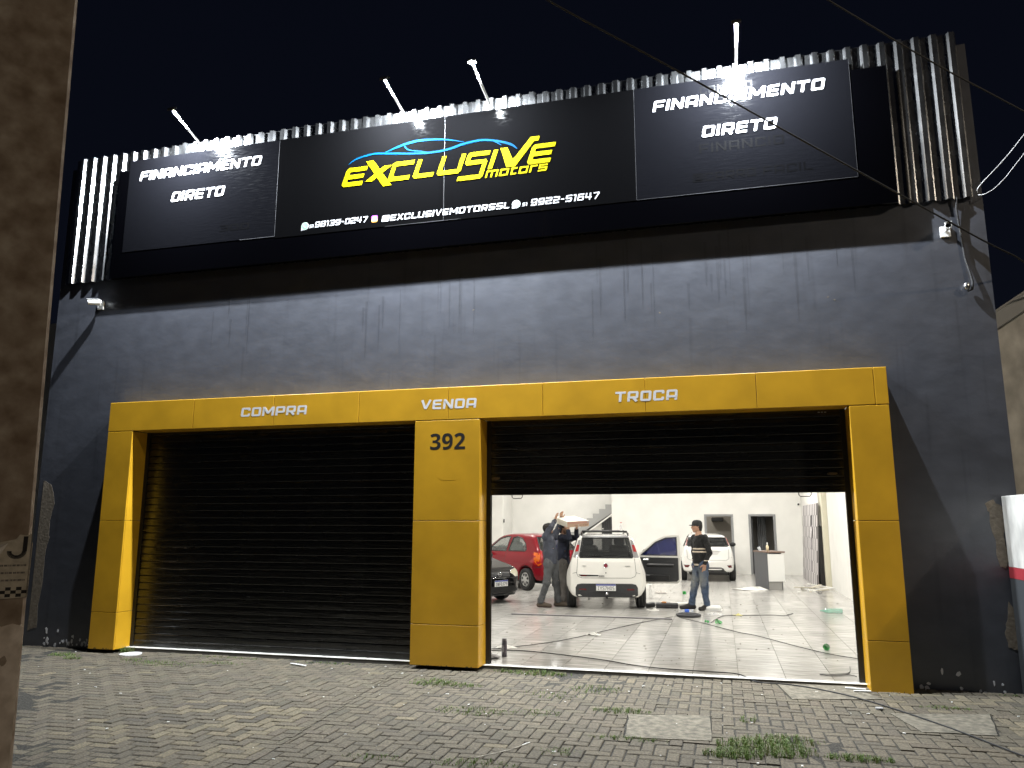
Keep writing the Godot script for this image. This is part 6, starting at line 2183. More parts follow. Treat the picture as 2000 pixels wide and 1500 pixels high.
func person(called: String, label: String, at: Vector3, J: Dictionary, S: Dictionary) -> Node3D:
	var t := thing(called, label, "person", at, 0.0, "people at work in the showroom")
	for k in J: J[k] = J[k] - at if k != "look" and k != "face" else J[k]
	var fw: Vector3 = J.face.normalized()
	var sk := vcol(mt(1, 1, 1, 0.55))
	sk.subsurf_scatter_enabled = true
	sk.subsurf_scatter_strength = 0.08
	# the body: trunk and limbs, head and hands in one mesh
	var all := []
	for k in J:
		if k != "look" and k != "face": all.append(J[k])
	var b := bounds(all, 0.22)
	var f := Field.new(b[0], b[1], 0.017)
	f.bone(J.pelvis, J.chest, 0.125, 0.135, 0.05, 0, fw * 0.72)
	f.bone(J.sr, J.sl, 0.055, 0.055, 0.08)
	f.bone(J.chest, J.neck, 0.09, 0.055, 0.06)
	f.bone(J.neck, J.neck.lerp(J.head, 0.55), 0.056, 0.052, 0.03)
	for s in ["r", "l"]:
		f.bone(J["s" + s], J["e" + s], 0.046, 0.038, 0.03)
		f.bone(J["e" + s], J["w" + s], 0.038, 0.025, 0.02)
		f.bone(J["h" + s], J["k" + s], 0.075, 0.050, 0.05)
		f.bone(J["k" + s], J["a" + s], 0.050, 0.034, 0.03)
		f.bone(J["a" + s] + Vector3(0, -0.03, 0), J["t" + s], 0.034, 0.026, 0.03)
	var plain_skin := func(p: Vector3, n: Vector3, tg: int) -> Color: return SKIN
	var hf := head_field()
	var lk: Vector3 = J.look.normalized()
	var hb := Basis.looking_at(lk, Vector3.UP)
	var hx := Transform3D(hb * 0.95, J.head)
	var hm := hf.mesh(func(p: Vector3, n: Vector3, tg: int) -> Color:
		if tg == 2: return Color(0.33, 0.13, 0.10)
		if tg == 3: return Color(0.10, 0.06, 0.045)
		if S.get("beard", false) and p.y < -0.035 and p.z < 0.0 and tg != 2: return SKIN.lerp(Color(0.10, 0.07, 0.05), 0.55)
		return SKIN)
	var arr := hm.surface_get_arrays(0)
	arr[Mesh.ARRAY_VERTEX] = hx * (arr[Mesh.ARRAY_VERTEX] as PackedVector3Array)
	arr[Mesh.ARRAY_NORMAL] = Transform3D(hb, Vector3.ZERO) * (arr[Mesh.ARRAY_NORMAL] as PackedVector3Array)
	var hm2 := ArrayMesh.new()
	hm2.add_surface_from_arrays(Mesh.PRIMITIVE_TRIANGLES, arr)
	var pieces := [f.mesh(plain_skin), hm2]
	for h in S.hands:
		pieces.append(hand_mesh(J[h[0]], h[1], h[2], h[3], h[4]))
	obj("body", join(pieces), sk, t)
	for s in [-1.0, 1.0]:
		var g := G.new(true)
		g.ball(hx * Vector3(s * 0.030, 0.006, -0.0775), Vector3(0.0125, 0.0125, 0.0125), 8)
		obj("eye", g, M.white_plastic, t)
		g = G.new(true)
		g.ball(hx * Vector3(s * 0.030, 0.006, -0.0865), Vector3(0.0055, 0.0055, 0.0055), 6)
		obj("iris", g, M.black, t)
	# hair
	var hr := Field.new(Vector3(-0.12, -0.13, -0.13), Vector3(0.12, 0.15, 0.15), 0.006)
	hr.bone(Vector3(0, 0.035, 0.028), Vector3(0, 0.040, -0.022), 0.090, 0.085, 0.02)
	hr.bone(Vector3(0, -0.02, 0.045), Vector3(0, -0.055, 0.045), 0.066, 0.060, 0.03)
	ripple(hr, 77, 60.0, 0.004)
	var hair := hr.mesh(null, func(p: Vector3, n: Vector3) -> bool:
		return p.y < 0.075 - 0.0 and p.z < -0.045 or p.y < 0.02 and p.z < -0.012 or p.y < -0.03 and absf(p.x) > 0.05 and p.z < 0.02)
	var ho := obj("hair", hair, mt(0.015, 0.012, 0.010, 0.8), t)
	ho.transform = hx
	if S.get("cap", false):
		var cm := mt(0.022, 0.024, 0.024, 0.85)
		var g := G.new(true)
		g.lathe([Vector2(0.100, 0.028), Vector2(0.103, 0.060), Vector2(0.098, 0.095), Vector2(0.080, 0.125), Vector2(0.045, 0.142), Vector2(0, 0.147)], 24, Transform3D(Basis.from_scale(Vector3(0.95, 1, 1.08)), Vector3(0, 0, 0.006)))
		var co := obj("cap", g, cm, t)
		co.transform = hx
		g = G.new(true)
		for i in 12:
			var a0 := PI * i / 12.0; var a1 := PI * (i + 1) / 12.0
			var p0 := Vector3(cos(a0) * 0.092, 0.048 - 0.012 * absf(cos(a0)), -0.065 * sin(a0) - 0.02); var p1 := Vector3(cos(a1) * 0.092, 0.048 - 0.012 * absf(cos(a1)), -0.065 * sin(a1) - 0.02)
			var q0 := Vector3(cos(a0) * 0.082, 0.036 - 0.016 * absf(cos(a0)), -0.125 * sin(a0) - 0.045); var q1 := Vector3(cos(a1) * 0.082, 0.036 - 0.016 * absf(cos(a1)), -0.125 * sin(a1) - 0.045)
			g.quad(p0, q0, q1, p1)
			g.quad(p1 - Vector3(0, 0.004, 0), q1 - Vector3(0, 0.004, 0), q0 - Vector3(0, 0.004, 0), p0 - Vector3(0, 0.004, 0))
			g.quad(q0 - Vector3(0, 0.004, 0), q1 - Vector3(0, 0.004, 0), q1, q0)
		co = obj("cap_peak", g, cm, t)
		co.transform = hx
	# sweater
	var up := [J.pelvis, J.chest, J.neck, J.sr, J.sl, J.er, J.el, J.wr, J.wl]
	b = bounds(up, 0.21)
	f = Field.new(b[0], b[1], S.get("cell", 0.013)).with_ids()
	var ls: float = S.get("loose", 0.0)
	var hem: Vector3 = J.pelvis + Vector3(0, S.get("hem", -0.04), 0)
	f.bone(hem, J.pelvis.lerp(J.chest, 0.45), 0.155 + ls, 0.160 + ls, 0.03, 1, fw * 0.80)
	f.bone(J.pelvis.lerp(J.chest, 0.4), J.chest, 0.160 + ls, 0.158 + ls, 0.04, 1, fw * 0.76)
	f.bone(J.chest, J.chest.lerp(J.neck, 0.7), 0.13, 0.075, 0.05, 1, fw * 0.85)
	f.bone(J.sr.lerp(J.sl, 0.08), J.sl.lerp(J.sr, 0.08), 0.068 + ls * 0.4, 0.068 + ls * 0.4, 0.07, 1)
	if S.has("belly"): f.bone(J.pelvis + Vector3(0, 0.16, 0) + fw * 0.05, J.pelvis + Vector3(0, 0.02, 0) + fw * 0.05, 0.11, 0.10, 0.06, 1)
	for s in ["r", "l"]:
		f.bone(J["s" + s], J["e" + s], 0.064 + ls * 0.6, 0.056 + ls * 0.5, 0.04, 2)
		f.bone(J["e" + s], J["e" + s].lerp(J["w" + s], 0.93), 0.055 + ls * 0.5, 0.040 + ls * 0.3, 0.02, 3)
	ripple(f, 5, 7.0, 0.016, Vector3(1.2, 0.8, 1.2))
	ripple(f, 6, 20.0, 0.005)
	var low := hem.y - 0.012
	for i in f.d.size():
		var yy := f.o.y + (i / f.nx % f.ny) * f.c
		f.d[i] = maxf(f.d[i], low - yy) if f.id[i] == 1 else f.d[i]
	obj("sweater", f.mesh(S.top), vcol(bump(mt(1, 1, 1, 0.9), M.n_fine, 0.1)), t)
	# trousers
	b = bounds([J.pelvis, J.hr, J.hl, J.kr, J.kl, J.ar, J.al], 0.18)
	f = Field.new(b[0], b[1], 0.013).with_ids()
	f.bone(J.pelvis + Vector3(0, 0.04, 0), J.pelvis + Vector3(0, -0.04, 0), 0.135, 0.135, 0.04, 1, fw * 0.82)
	f.bone(J.hr, J.hl, 0.105, 0.105, 0.05, 1)
	for s in ["r", "l"]:
		f.bone(J["h" + s], J["k" + s], 0.098, 0.074, 0.05, 1)
		f.bone(J["k" + s], J["a" + s] + Vector3(0, 0.02, 0), 0.073, 0.060, 0.03, 1)
		f.bone(J["a" + s] + Vector3(0, 0.055, 0), J["a" + s] + Vector3(0, 0.0, 0), 0.066, 0.066, 0.02, 1)
	ripple(f, 15, 8.0, 0.018, Vector3(1.3, 0.8, 1.3))
	ripple(f, 16, 22.0, 0.006, Vector3(0.7, 1.6, 0.7))
	for i in f.d.size():
		var yy := f.o.y + (i / f.nx % f.ny) * f.c
		f.d[i] = maxf(f.d[i], (0.075 - at.y) - yy)
	obj("trousers", f.mesh(S.legs), vcol(bump(mt(1, 1, 1, 0.9), M.n_fine, 0.1)), t)
	# shoes
	for s in ["r", "l"]:
		var a: Vector3 = J["a" + s]
		var e: Vector3 = J["t" + s]
		var d := Vector3(e.x - a.x, 0, e.z - a.z).normalized()
		b = bounds([a - d * 0.06, e, Vector3(a.x, 0, a.z)], 0.07)
		f = Field.new(b[0], b[1], 0.0085)
		f.bone(Vector3(a.x, 0.045, a.z) - d * 0.045, Vector3(e.x, 0.036, e.z), 0.043, 0.040, 0.02)
		f.bone(Vector3(a.x, 0.10, a.z) - d * 0.015, Vector3(e.x, 0.040, e.z) - d * 0.06, 0.048, 0.036, 0.03)
		for i in f.d.size():
			var yy := f.o.y + (i / f.nx % f.ny) * f.c
			f.d[i] = maxf(f.d[i], 0.003 - yy)
		obj("shoe", f.mesh(), S.shoe, t)
	return t

func people() -> void:
	var nz := FastNoiseLite.new()
	nz.seed = 12
	nz.frequency = 5.0
	# the man in the striped sweater
	var oa := Vector3(-0.55, 0, -6.8)
	var hem_y := 0.845
	var A := {
		"pelvis": Vector3(-0.435, 0.90, -6.80), "chest": Vector3(-0.445, 1.27, -6.80), "neck": Vector3(-0.455, 1.455, -6.80), "head": Vector3(-0.485, 1.610, -6.80), "look": Vector3(-1, 0.02, 0.16), "face": Vector3(-0.78, 0, 0.62),
		"sr": Vector3(-0.555, 1.385, -6.94), "sl": Vector3(-0.335, 1.385, -6.66), "er": Vector3(-0.565, 1.12, -7.00), "el": Vector3(-0.255, 1.125, -6.61), "wr": Vector3(-0.56, 0.90, -6.87), "wl": Vector3(-0.355, 0.885, -6.60),
		"hr": Vector3(-0.50, 0.86, -6.86), "hl": Vector3(-0.385, 0.86, -6.74), "kr": Vector3(-0.565, 0.48, -6.84), "kl": Vector3(-0.385, 0.47, -6.70), "ar": Vector3(-0.645, 0.09, -6.82), "al": Vector3(-0.350, 0.09, -6.70), "tr": Vector3(-0.845, 0.03, -6.76), "tl": Vector3(-0.475, 0.03, -6.57),
	}
	var fa: Vector3 = A.face.normalized()
	person("person", "standing man in a black cap, black sweater with two pale stripes and faded jeans", oa, A, {
		"cap": true, "hem": -0.055, "belly": true, "cell": 0.0085,
		"hands": [["wr", Vector3(0.15, -1, 0.25), Vector3(0.4, 0, 0.3), Vector3(-0.8, 0, 0.6), 0.25], ["wl", Vector3(-0.20, -1, -0.30), Vector3(-0.3, 0, -0.8), Vector3(-0.8, 0, 0.3), 0.25]],
		"top": func(p: Vector3, n: Vector3, tg: int) -> Color:
			var y := p.y
			var cream := Color(0.55, 0.47, 0.38)
			if tg == 1 and (absf(y - 1.178) < 0.0115 or absf(y - 1.122) < 0.0115): return cream
			if tg == 1 and absf(y - 0.868) < 0.016: return cream
			if tg == 3 and absf(y - 0.955) < 0.009: return cream
			return Color(0.0085, 0.0085, 0.0095),
		"legs": func(p: Vector3, n: Vector3, tg: int) -> Color:
			var k := nz.get_noise_3d(p.x, p.y * 0.7, p.z)
			var fade := clampf(n.dot(fa) * 0.8 + 0.2, 0, 1) * clampf(1.0 - absf(p.y - 0.58) / 0.30, 0, 1)
			return Color(0.045, 0.068, 0.115).lerp(Color(0.20, 0.205, 0.19), clampf(fade * 0.9 + k * 0.35, 0, 1)),
		"shoe": mt(0.022, 0.019, 0.018, 0.8)})
	# the man with his back half turned, arms up to the carton
	var B := {
		"pelvis": Vector3(-3.435, 0.90, -6.50), "chest": Vector3(-3.480, 1.25, -6.58), "neck": Vector3(-3.520, 1.445, -6.62), "head": Vector3(-3.520, 1.565, -6.64), "look": Vector3(0.75, 0.25, -0.65), "face": Vector3(0.9, 0, -0.42),
		"sr": Vector3(-3.545, 1.395, -6.50), "sl": Vector3(-3.425, 1.40, -6.78), "er": Vector3(-3.465, 1.585, -6.60), "el": Vector3(-3.36, 1.58, -6.98), "wr": Vector3(-3.415, 1.745, -6.88), "wl": Vector3(-3.34, 1.785, -7.13),
		"hr": Vector3(-3.46, 0.86, -6.42), "hl": Vector3(-3.40, 0.86, -6.58), "kr": Vector3(-3.50, 0.47, -6.36), "kl": Vector3(-3.345, 0.47, -6.58), "ar": Vector3(-3.625, 0.09, -6.36), "al": Vector3(-3.315, 0.09, -6.58), "tr": Vector3(-3.43, 0.03, -6.36), "tl": Vector3(-3.115, 0.03, -6.60),
	}
	var pb := person("person", "man in a dark grey hooded top and grey trousers, back turned, lifting a carton", Vector3(-3.45, 0, -6.5), B, {
		"hem": -0.03, "loose": 0.014,
		"hands": [["wr", Vector3(0.1, 0.8, -0.5), Vector3(0.9, 0.1, -0.3), Vector3(-0.2, 0.6, 0.8), 0.6], ["wl", Vector3(0.1, 0.9, 0.2), Vector3(0.5, 0, 0.8), Vector3(0.8, 0.2, -0.5), 0.9]],
		"top": func(p: Vector3, n: Vector3, tg: int) -> Color:
			var k := 1.0 + 0.25 * nz.get_noise_3d(p.x * 1.5, p.y, p.z * 1.5)
			return Color(0.046 * k, 0.051 * k, 0.068 * k),
		"legs": func(p: Vector3, n: Vector3, tg: int) -> Color:
			var k := 1.0 + 0.3 * nz.get_noise_3d(p.x, p.y, p.z)
			return Color(0.088 * k, 0.092 * k, 0.096 * k),
		"shoe": mt(0.085, 0.065, 0.048, 0.85)})
	# hood lying on his back
	var hood := G.new(true)
	hood.ball(Vector3(-0.085, 1.42, -0.09), Vector3(0.085, 0.055, 0.10), 10)
	obj("hood", hood, mt(0.044, 0.049, 0.066, 0.9), pb)
	# the man behind, in profile
	var C := {
		"pelvis": Vector3(-3.300, 0.89, -7.08), "chest": Vector3(-3.290, 1.24, -7.08), "neck": Vector3(-3.300, 1.425, -7.08), "head": Vector3(-3.265, 1.560, -7.06), "look": Vector3(0.95, 0.10, 0.12), "face": Vector3(0.97, 0, 0.12),
		"sr": Vector3(-3.300, 1.375, -6.91), "sl": Vector3(-3.265, 1.375, -7.25), "er": Vector3(-3.100, 1.365, -6.80), "el": Vector3(-2.995, 1.375, -7.10), "wr": Vector3(-3.115, 1.535, -6.735), "wl": Vector3(-2.985, 1.545, -6.99),
		"hr": Vector3(-3.295, 0.85, -7.00), "hl": Vector3(-3.29, 0.85, -7.16), "kr": Vector3(-3.255, 0.47, -7.00), "kl": Vector3(-3.33, 0.47, -7.20), "ar": Vector3(-3.275, 0.09, -7.00), "al": Vector3(-3.44, 0.09, -7.22), "tr": Vector3(-3.07, 0.03, -6.98), "tl": Vector3(-3.24, 0.03, -7.22),
	}
	person("person", "man in a navy sweatshirt, face in profile, holding the front corner of the carton", Vector3(-3.29, 0, -7.1), C, {
		"beard": true, "hem": -0.06, "loose": 0.006,
		"hands": [["wr", Vector3(0.05, 0.9, 0.1), Vector3(0.3, 0.2, -0.9), Vector3(-0.9, 0.1, 0.1), 0.5], ["wl", Vector3(0.35, 0.75, 0.2), Vector3(0.2, 0.9, 0.1), Vector3(0.2, 0.1, 0.9), 0.15]],
		"top": func(p: Vector3, n: Vector3, tg: int) -> Color:
			var k := 1.0 + 0.25 * nz.get_noise_3d(p.x * 1.5, p.y, p.z * 1.5)
			return Color(0.018 * k, 0.021 * k, 0.036 * k),
		"legs": func(p: Vector3, n: Vector3, tg: int) -> Color:
			var k := 1.0 + 0.3 * nz.get_noise_3d(p.x, p.y, p.z)
			return Color(0.105 * k, 0.096 * k, 0.088 * k),
		"shoe": mt(0.06, 0.048, 0.038, 0.85)})
	# the flat carton they hold up
	var F := Vector3(-3.112, 1.705, -6.66)
	var ex := Vector3(0.415, 0.026, -0.25)
	var ez := Vector3(-0.385, 0.105, -0.44)
	var nrm := ex.cross(-ez).normalized() * -1.0
	if nrm.y < 0: nrm = -nrm
	var dn := -nrm * 0.115
	var t := thing("carton", "flat cardboard carton with white top held up by the two men", "carton", F + ex * 0.5 + ez * 0.5 + dn)
	var o := t.position
	var g := G.new()
	var c := [F - o, F + ex - o, F + ex + ez - o, F + ez - o]
	g.quad(c[3], c[0], c[1], c[2])
	obj("white_top", g, mt(0.74, 0.72, 0.64, 0.6), t)
	var kraft := mt(0.42, 0.29, 0.20, 0.8)
	var pink := mt(0.40, 0.22, 0.165, 0.75)
	for i in 4:
		var a: Vector3 = c[i]; var b2: Vector3 = c[(i + 1) % 4]
		var m: Vector3 = dn * 0.45
		g = G.new()
		g.quad(a + m, b2 + m, b2, a)
		obj("side_stripe", g, pink if i == 0 else mt(0.66, 0.62, 0.52, 0.7), t)
		g = G.new()
		g.quad(a + dn, b2 + dn, b2 + m, a + m)
		obj("side_board", g, kraft if i == 0 else mt(0.60, 0.57, 0.48, 0.7), t)
	g = G.new()
	g.quad(c[0] + dn, c[3] + dn, c[2] + dn, c[1] + dn)
	obj("under_board", g, kraft, t)
	var ux := ex.normalized()
	var out := nrm.cross(ux).normalized()
	if out.dot(Vector3(0, 0, 1)) < 0: out = -out
	var bs := Basis(ux, nrm, out)
	g = G.new()
	for i in 8:
		if i == 2: continue
		g.box(c[0] + ex * (0.36 + i * 0.078) + dn * 0.72 + out * 0.002, Vector3(0.022, 0.030, 0.003), 0.0, bs)
	obj("print", g, mt(0.30, 0.17, 0.12, 0.8), t)
	g = G.new()
	g.box(c[0] + ex * 0.52 + dn * 0.72 + out * 0.002, Vector3(0.014, 0.036, 0.003), 0.0, bs)
	g.box(c[0] + ex * 0.94 + dn * 0.2 + out * 0.002, Vector3(0.03, 0.026, 0.003), 0.0, bs)
	obj("print_light", g, M.white_letter, t)


# ---------------------------------------------------------------- things lying about
func scrap(called: String, label: String, cat: String, at: Vector3, r: Vector2, m: Material, group := "", crumple := 0.02, sd := 1) -> void:
	var n := RandomNumberGenerator.new()
	n.seed = sd * 7919 + 13
	var pts := PackedVector2Array()
	var k := 10
	for i in k:
		var a := TAU * i / k
		pts.append(Vector2(cos(a) * r.x, sin(a) * r.y) * n.randf_range(0.65, 1.1))
	for i in 7: pts.append(Vector2(n.randf_range(-0.6, 0.6) * r.x, n.randf_range(-0.6, 0.6) * r.y))
	var hs := []
	for i in pts.size(): hs.append(0.003 + (n.randf() * crumple if i >= k else n.randf() * crumple * 0.25))
	var g := G.new()
	var ix := Geometry2D.triangulate_delaunay(pts)
	for i in range(0, ix.size(), 3):
		var q := []
		for j in 3: q.append(Vector3(pts[ix[i + j]].x, hs[ix[i + j]], pts[ix[i + j]].y))
		if (q[1] - q[0]).cross(q[2] - q[0]).y < 0: q = [q[0], q[2], q[1]]
		g.tri(q[0], q[1], q[2])
		g.tri(q[0] - Vector3(0, 0.0015, 0), q[2] - Vector3(0, 0.0015, 0), q[1] - Vector3(0, 0.0015, 0))
	one(called, g, m, label, cat, at, group)

func bottle(t: Node, xf: Transform3D, r: float, l: float, m: Material, capm: Material, neck := 0.014) -> void:
	obj("bottle_body", G.new(true).lathe([Vector2(0, 0), Vector2(r * 0.92, 0.004), Vector2(r, 0.02), Vector2(r * 0.96, l * 0.35), Vector2(r, l * 0.62), Vector2(r * 0.7, l * 0.8), Vector2(neck, l * 0.93), Vector2(neck, l)], 18, xf), m, t)
	if capm: obj("bottle_cap", G.new(true).lathe([Vector2(neck + 0.003, l * 0.965), Vector2(neck + 0.003, l + 0.012), Vector2(0, l + 0.013)], 14, xf), capm, t)

func litter() -> void:
	var paper := mt(0.72, 0.71, 0.67, 0.85)
	var card := mt(0.50, 0.46, 0.38, 0.9)
	var green := glass(0.02, 0.36, 0.06, 0.75)
	green.roughness = 0.3
	var pet := glass(0.25, 0.60, 0.47, 0.45)
	var lie := Basis(Vector3.BACK, PI / 2)
	# spray can and rag beside the number pillar
	var t := thing("spray_can", "grey spray can standing on the floor just inside the pillar", "can", Vector3(-2.775, 0, -0.58))
	obj("can_body", G.new(true).lathe([Vector2(0, 0), Vector2(0.033, 0.002), Vector2(0.034, 0.012), Vector2(0.034, 0.185), Vector2(0.030, 0.198)], 20), mt(0.13, 0.12, 0.14, 0.3, 0.5), t)
	obj("can_label", G.new(true).lathe([Vector2(0.0345, 0.05), Vector2(0.0345, 0.15)], 20), mt(0.17, 0.15, 0.18, 0.45), t)
	obj("can_cap", G.new(true).lathe([Vector2(0.030, 0.198), Vector2(0.028, 0.222), Vector2(0, 0.225)], 18), mt(0.20, 0.19, 0.20, 0.5), t)
	var pg := G.new()
	for i in 5: pg.box(Vector3(-0.010 + 0.004 * (i % 2), 0.07 + i * 0.016, 0.0345), Vector3(0.026, 0.006, 0.002))
	obj("can_print", pg, M.pale_letter, t)
	scrap("rag", "crumpled grey rag beside the spray can", "rag", Vector3(-2.87, 0, -0.42), Vector2(0.10, 0.09), mt(0.26, 0.25, 0.25, 0.95), "", 0.07, 3)
	scrap("paper_sheet", "white paper sheet at the inner edge of the pillar behind the spray can", "paper", Vector3(-2.93, 0, -1.25), Vector2(0.17, 0.14), paper, "", 0.04, 4)
	# cables over the floor
	cable("extension_cord", "long dark cord across the tiles from the pillar to the hose ring", "cord", [Vector3(-3.2, 0.010, -1.02), Vector3(-2.85, 0.010, -1.30), Vector3(-2.3, 0.010, -2.1), Vector3(-1.6, 0.010, -3.9), Vector3(-1.15, 0.010, -4.95), Vector3(-0.95, 0.012, -5.30)], 0.005, M.rubber, "cords on the showroom floor")
	cable("extension_cord", "dark cord running from the hose ring to the right leg of the portal", "cord", [Vector3(-0.82, 0.012, -5.30), Vector3(-0.35, 0.010, -4.55), Vector3(0.15, 0.010, -3.65), Vector3(0.45, 0.012, -3.25), Vector3(0.95, 0.010, -2.35), Vector3(1.35, 0.010, -1.75), Vector3(1.85, 0.010, -1.35)], 0.005, M.rubber, "cords on the showroom floor")
	cable("extension_cord", "black cord leaving the doorway across the pavement to the lower right", "cord", [Vector3(-3.12, 0.010, -0.92), Vector3(-2.67, 0.010, -1.02), Vector3(-2.1, 0.010, -0.86), Vector3(-1.49, 0.010, -0.60), Vector3(-1.1, 0.010, -0.35), Vector3(-0.71, 0.010, -0.22), Vector3(-0.25, 0.010, -0.17), Vector3(0.10, 0.012, -0.10), Vector3(0.3, gy(0.3, 0.1) + 0.010, 0.1), Vector3(0.62, gy(0.62, 0.16) + 0.010, 0.16), Vector3(0.95, gy(0.95, 0.36) + 0.010, 0.36), Vector3(1.33, gy(1.33, 0.78) + 0.010, 0.78), Vector3(1.8, gy(1.8, 1.62) + 0.010, 1.62), Vector3(2.14, gy(2.14, 2.4) + 0.010, 2.4), Vector3(2.6, gy(2.6, 3.3) + 0.010, 3.3)], 0.0065, M.rubber, "cords on the showroom floor")
	cable("thin_wire", "thin dark wire with a small coil lying among the caps", "wire", [Vector3(-0.25, 0.006, -4.75), Vector3(-0.05, 0.006, -5.75), Vector3(0.35, 0.006, -5.95), Vector3(0.8, 0.006, -6.15), Vector3(1.02, 0.006, -6.1), Vector3(1.12, 0.02, -6.2), Vector3(1.20, 0.05, -6.12), Vector3(1.14, 0.03, -6.04), Vector3(1.08, 0.01, -6.14)], 0.005, M.rubber)
	cable("wire_loop", "loose wire loops on the floor by the right leg", "wire", [Vector3(1.40, 0.01, -0.95), Vector3(1.33, 0.006, -0.55), Vector3(1.15, 0.006, -0.40), Vector3(1.0, 0.006, -0.38), Vector3(1.12, 0.006, -0.30), Vector3(1.3, 0.006, -0.42), Vector3(1.38, 0.006, -0.34)], 0.004, M.dark_plastic)
	# long strip
	one("metal_strip", G.new().span(Vector3(-3.87, 0.001, -5.03), Vector3(-0.92, 0.022, -4.985), 0.003), mt(0.20, 0.19, 0.20, 0.5), "long thin grey strip lying across the floor before the white car", "strip")
	# hose ring with a bottle
	var ring := []
	for i in 25: ring.append(Vector3(cos(TAU * i / 24) * 0.20, 0.028, sin(TAU * i / 24) * 0.20))
	t = thing("hose_ring", "dark ring of coiled cable on the floor in front of the standing man", "coil", Vector3(-0.66, 0, -5.55))
	obj("coil", G.new(true).tube(ring, 0.026, 8, false), mt(0.03, 0.03, 0.034, 0.6), t)
	var ring2 := []
	for i in 25: ring2.append(Vector3(cos(TAU * i / 24) * 0.16 - 0.02, 0.022, sin(TAU * i / 24) * 0.16))
	obj("coil", G.new(true).tube(ring2, 0.018, 8, false), mt(0.05, 0.05, 0.055, 0.6), t)
	t = thing("water_bottle", "crushed clear bottle with blue label behind the coil", "bottle", Vector3(-0.72, 0.045, -5.95), 0.3)
	bottle(t, Transform3D(lie, Vector3(0.14, 0, 0)), 0.042, 0.27, glass(0.75, 0.8, 0.9, 0.3), null)
	obj("bottle_label", G.new(true).lathe([Vector2(0.0435, 0.09), Vector2(0.0435, 0.17)], 18, Transform3D(lie, Vector3(0.14, 0, 0))), mt(0.02, 0.10, 0.52, 0.5), t)
	# black tool case by the rear wheel
	t = thing("tool_case", "open black tool case on the floor beside the rear wheel of the white car", "case", Vector3(-1.22, 0, -6.95), 0.08)
	obj("case_tray", G.new().box(Vector3(0.08, 0.045, 0), Vector3(0.44, 0.09, 0.26), 0.015), M.dark_plastic, t)
	obj("case_lid", G.new().box(Vector3(-0.25, 0.05, 0.02), Vector3(0.20, 0.08, 0.24), 0.02, Basis(Vector3.BACK, 0.15)), M.black, t)
	obj("case_handle", G.new(true).tube([Vector3(0.02, 0.04, 0.13), Vector3(0.02, 0.04, 0.16), Vector3(0.14, 0.04, 0.16), Vector3(0.14, 0.04, 0.13)], 0.01, 8), M.black, t)
	obj("tool_grip", G.new().box(Vector3(0.02, 0.105, 0.02), Vector3(0.10, 0.03, 0.05), 0.01), mt(0.55, 0.22, 0.06, 0.5), t)
	obj("cloth_scrap", G.new().box(Vector3(0.0, 0.10, -0.04), Vector3(0.09, 0.02, 0.08), 0.008), paper, t)
	# white plastic trays
	t = thing("white_tray", "white plastic tray lying upside down at the standing man's right foot", "tray", Vector3(-0.25, 0, -6.72), -0.06)
	obj("tray_shell", G.new().box(Vector3(0, 0.045, 0), Vector3(0.34, 0.085, 0.22), 0.03), M.white_plastic, t)
	obj("tray_rim", G.new().box(Vector3(0, 0.008, 0), Vector3(0.37, 0.014, 0.25), 0.005), M.white_plastic, t)
	t = thing("foam_board", "flat white foam piece behind the toe of the standing man", "board", Vector3(-0.93, 0, -7.45), 0.1)
	obj("board", G.new().box(Vector3(0, 0.03, 0), Vector3(0.36, 0.055, 0.2), 0.012), paper, t)
	# bottles and caps
	t = thing("green_bottle", "pale green plastic bottle lying on the floor at the right", "bottle", Vector3(1.93, 0.05, -6.72), 0.06)
	bottle(t, Transform3D(lie, Vector3(0.20, 0, 0)), 0.048, 0.40, pet, null)
	t = thing("green_capped_bottle", "clear bottle with a green cap standing behind the standing man's leg", "bottle", Vector3(-0.82, 0, -7.6))
	bottle(t, Transform3D(), 0.045, 0.24, glass(0.8, 0.85, 0.8, 0.12), null)
	obj("bottle_cap", G.new(true).lathe([Vector2(0.036, 0.215), Vector2(0.036, 0.275), Vector2(0, 0.276)], 14), mt(0.02, 0.38, 0.06, 0.4), t)
	t = thing("clear_bottle", "clear drink bottle standing on the floor beside the open door", "bottle", Vector3(-1.62, 0, -8.7))
	bottle(t, Transform3D(), 0.04, 0.28, glass(0.8, 0.82, 0.82, 0.18), M.white_plastic)
	t = thing("roof_bottle", "small bottle with a red cap on the roof of the white hatchback", "bottle", Vector3(-2.06, 1.49, -7.2))
	bottle(t, Transform3D(), 0.033, 0.20, glass(0.85, 0.85, 0.85, 0.35), mt(0.45, 0.05, 0.04, 0.4))
	var gl := ["bright green plastic half shells beside the cord near the coil", "green plastic scraps on the cord right of the coil", "green plastic half shells in front, on the cord near the right leg"]
	for q in [[0, -0.33, -4.72, 0.028], [1, -0.13, -4.60, 0.042], [2, 1.29, -2.16, 0.046]]:
		t = thing("green_shells", gl[q[0]], "plastic", Vector3(q[1], 0, q[2]), q[0] * 0.7, "green plastic scraps on the floor")
		var r: float = q[3]
		obj("half_shell", G.new(true).lathe([Vector2(0, -r), Vector2(r * 0.7, -r * 0.7), Vector2(r, 0)], 12, Transform3D(Basis(Vector3.BACK, 1.2), Vector3(-r * 0.8, r * 1.15, 0))), green, t)
		obj("half_shell", G.new(true).lathe([Vector2(0, -r), Vector2(r * 0.7, -r * 0.7), Vector2(r, 0)], 12, Transform3D(Basis(Vector3.RIGHT, 0.5), Vector3(r * 0.9, r * 0.9, 0))), green, t)
	# papers and offcuts
	scrap("paper_sheet", "white paper sheet on the floor left of the reception desk", "paper", Vector3(0.62, 0, -11.75), Vector2(0.45, 0.28), paper, "", 0.10, 7)
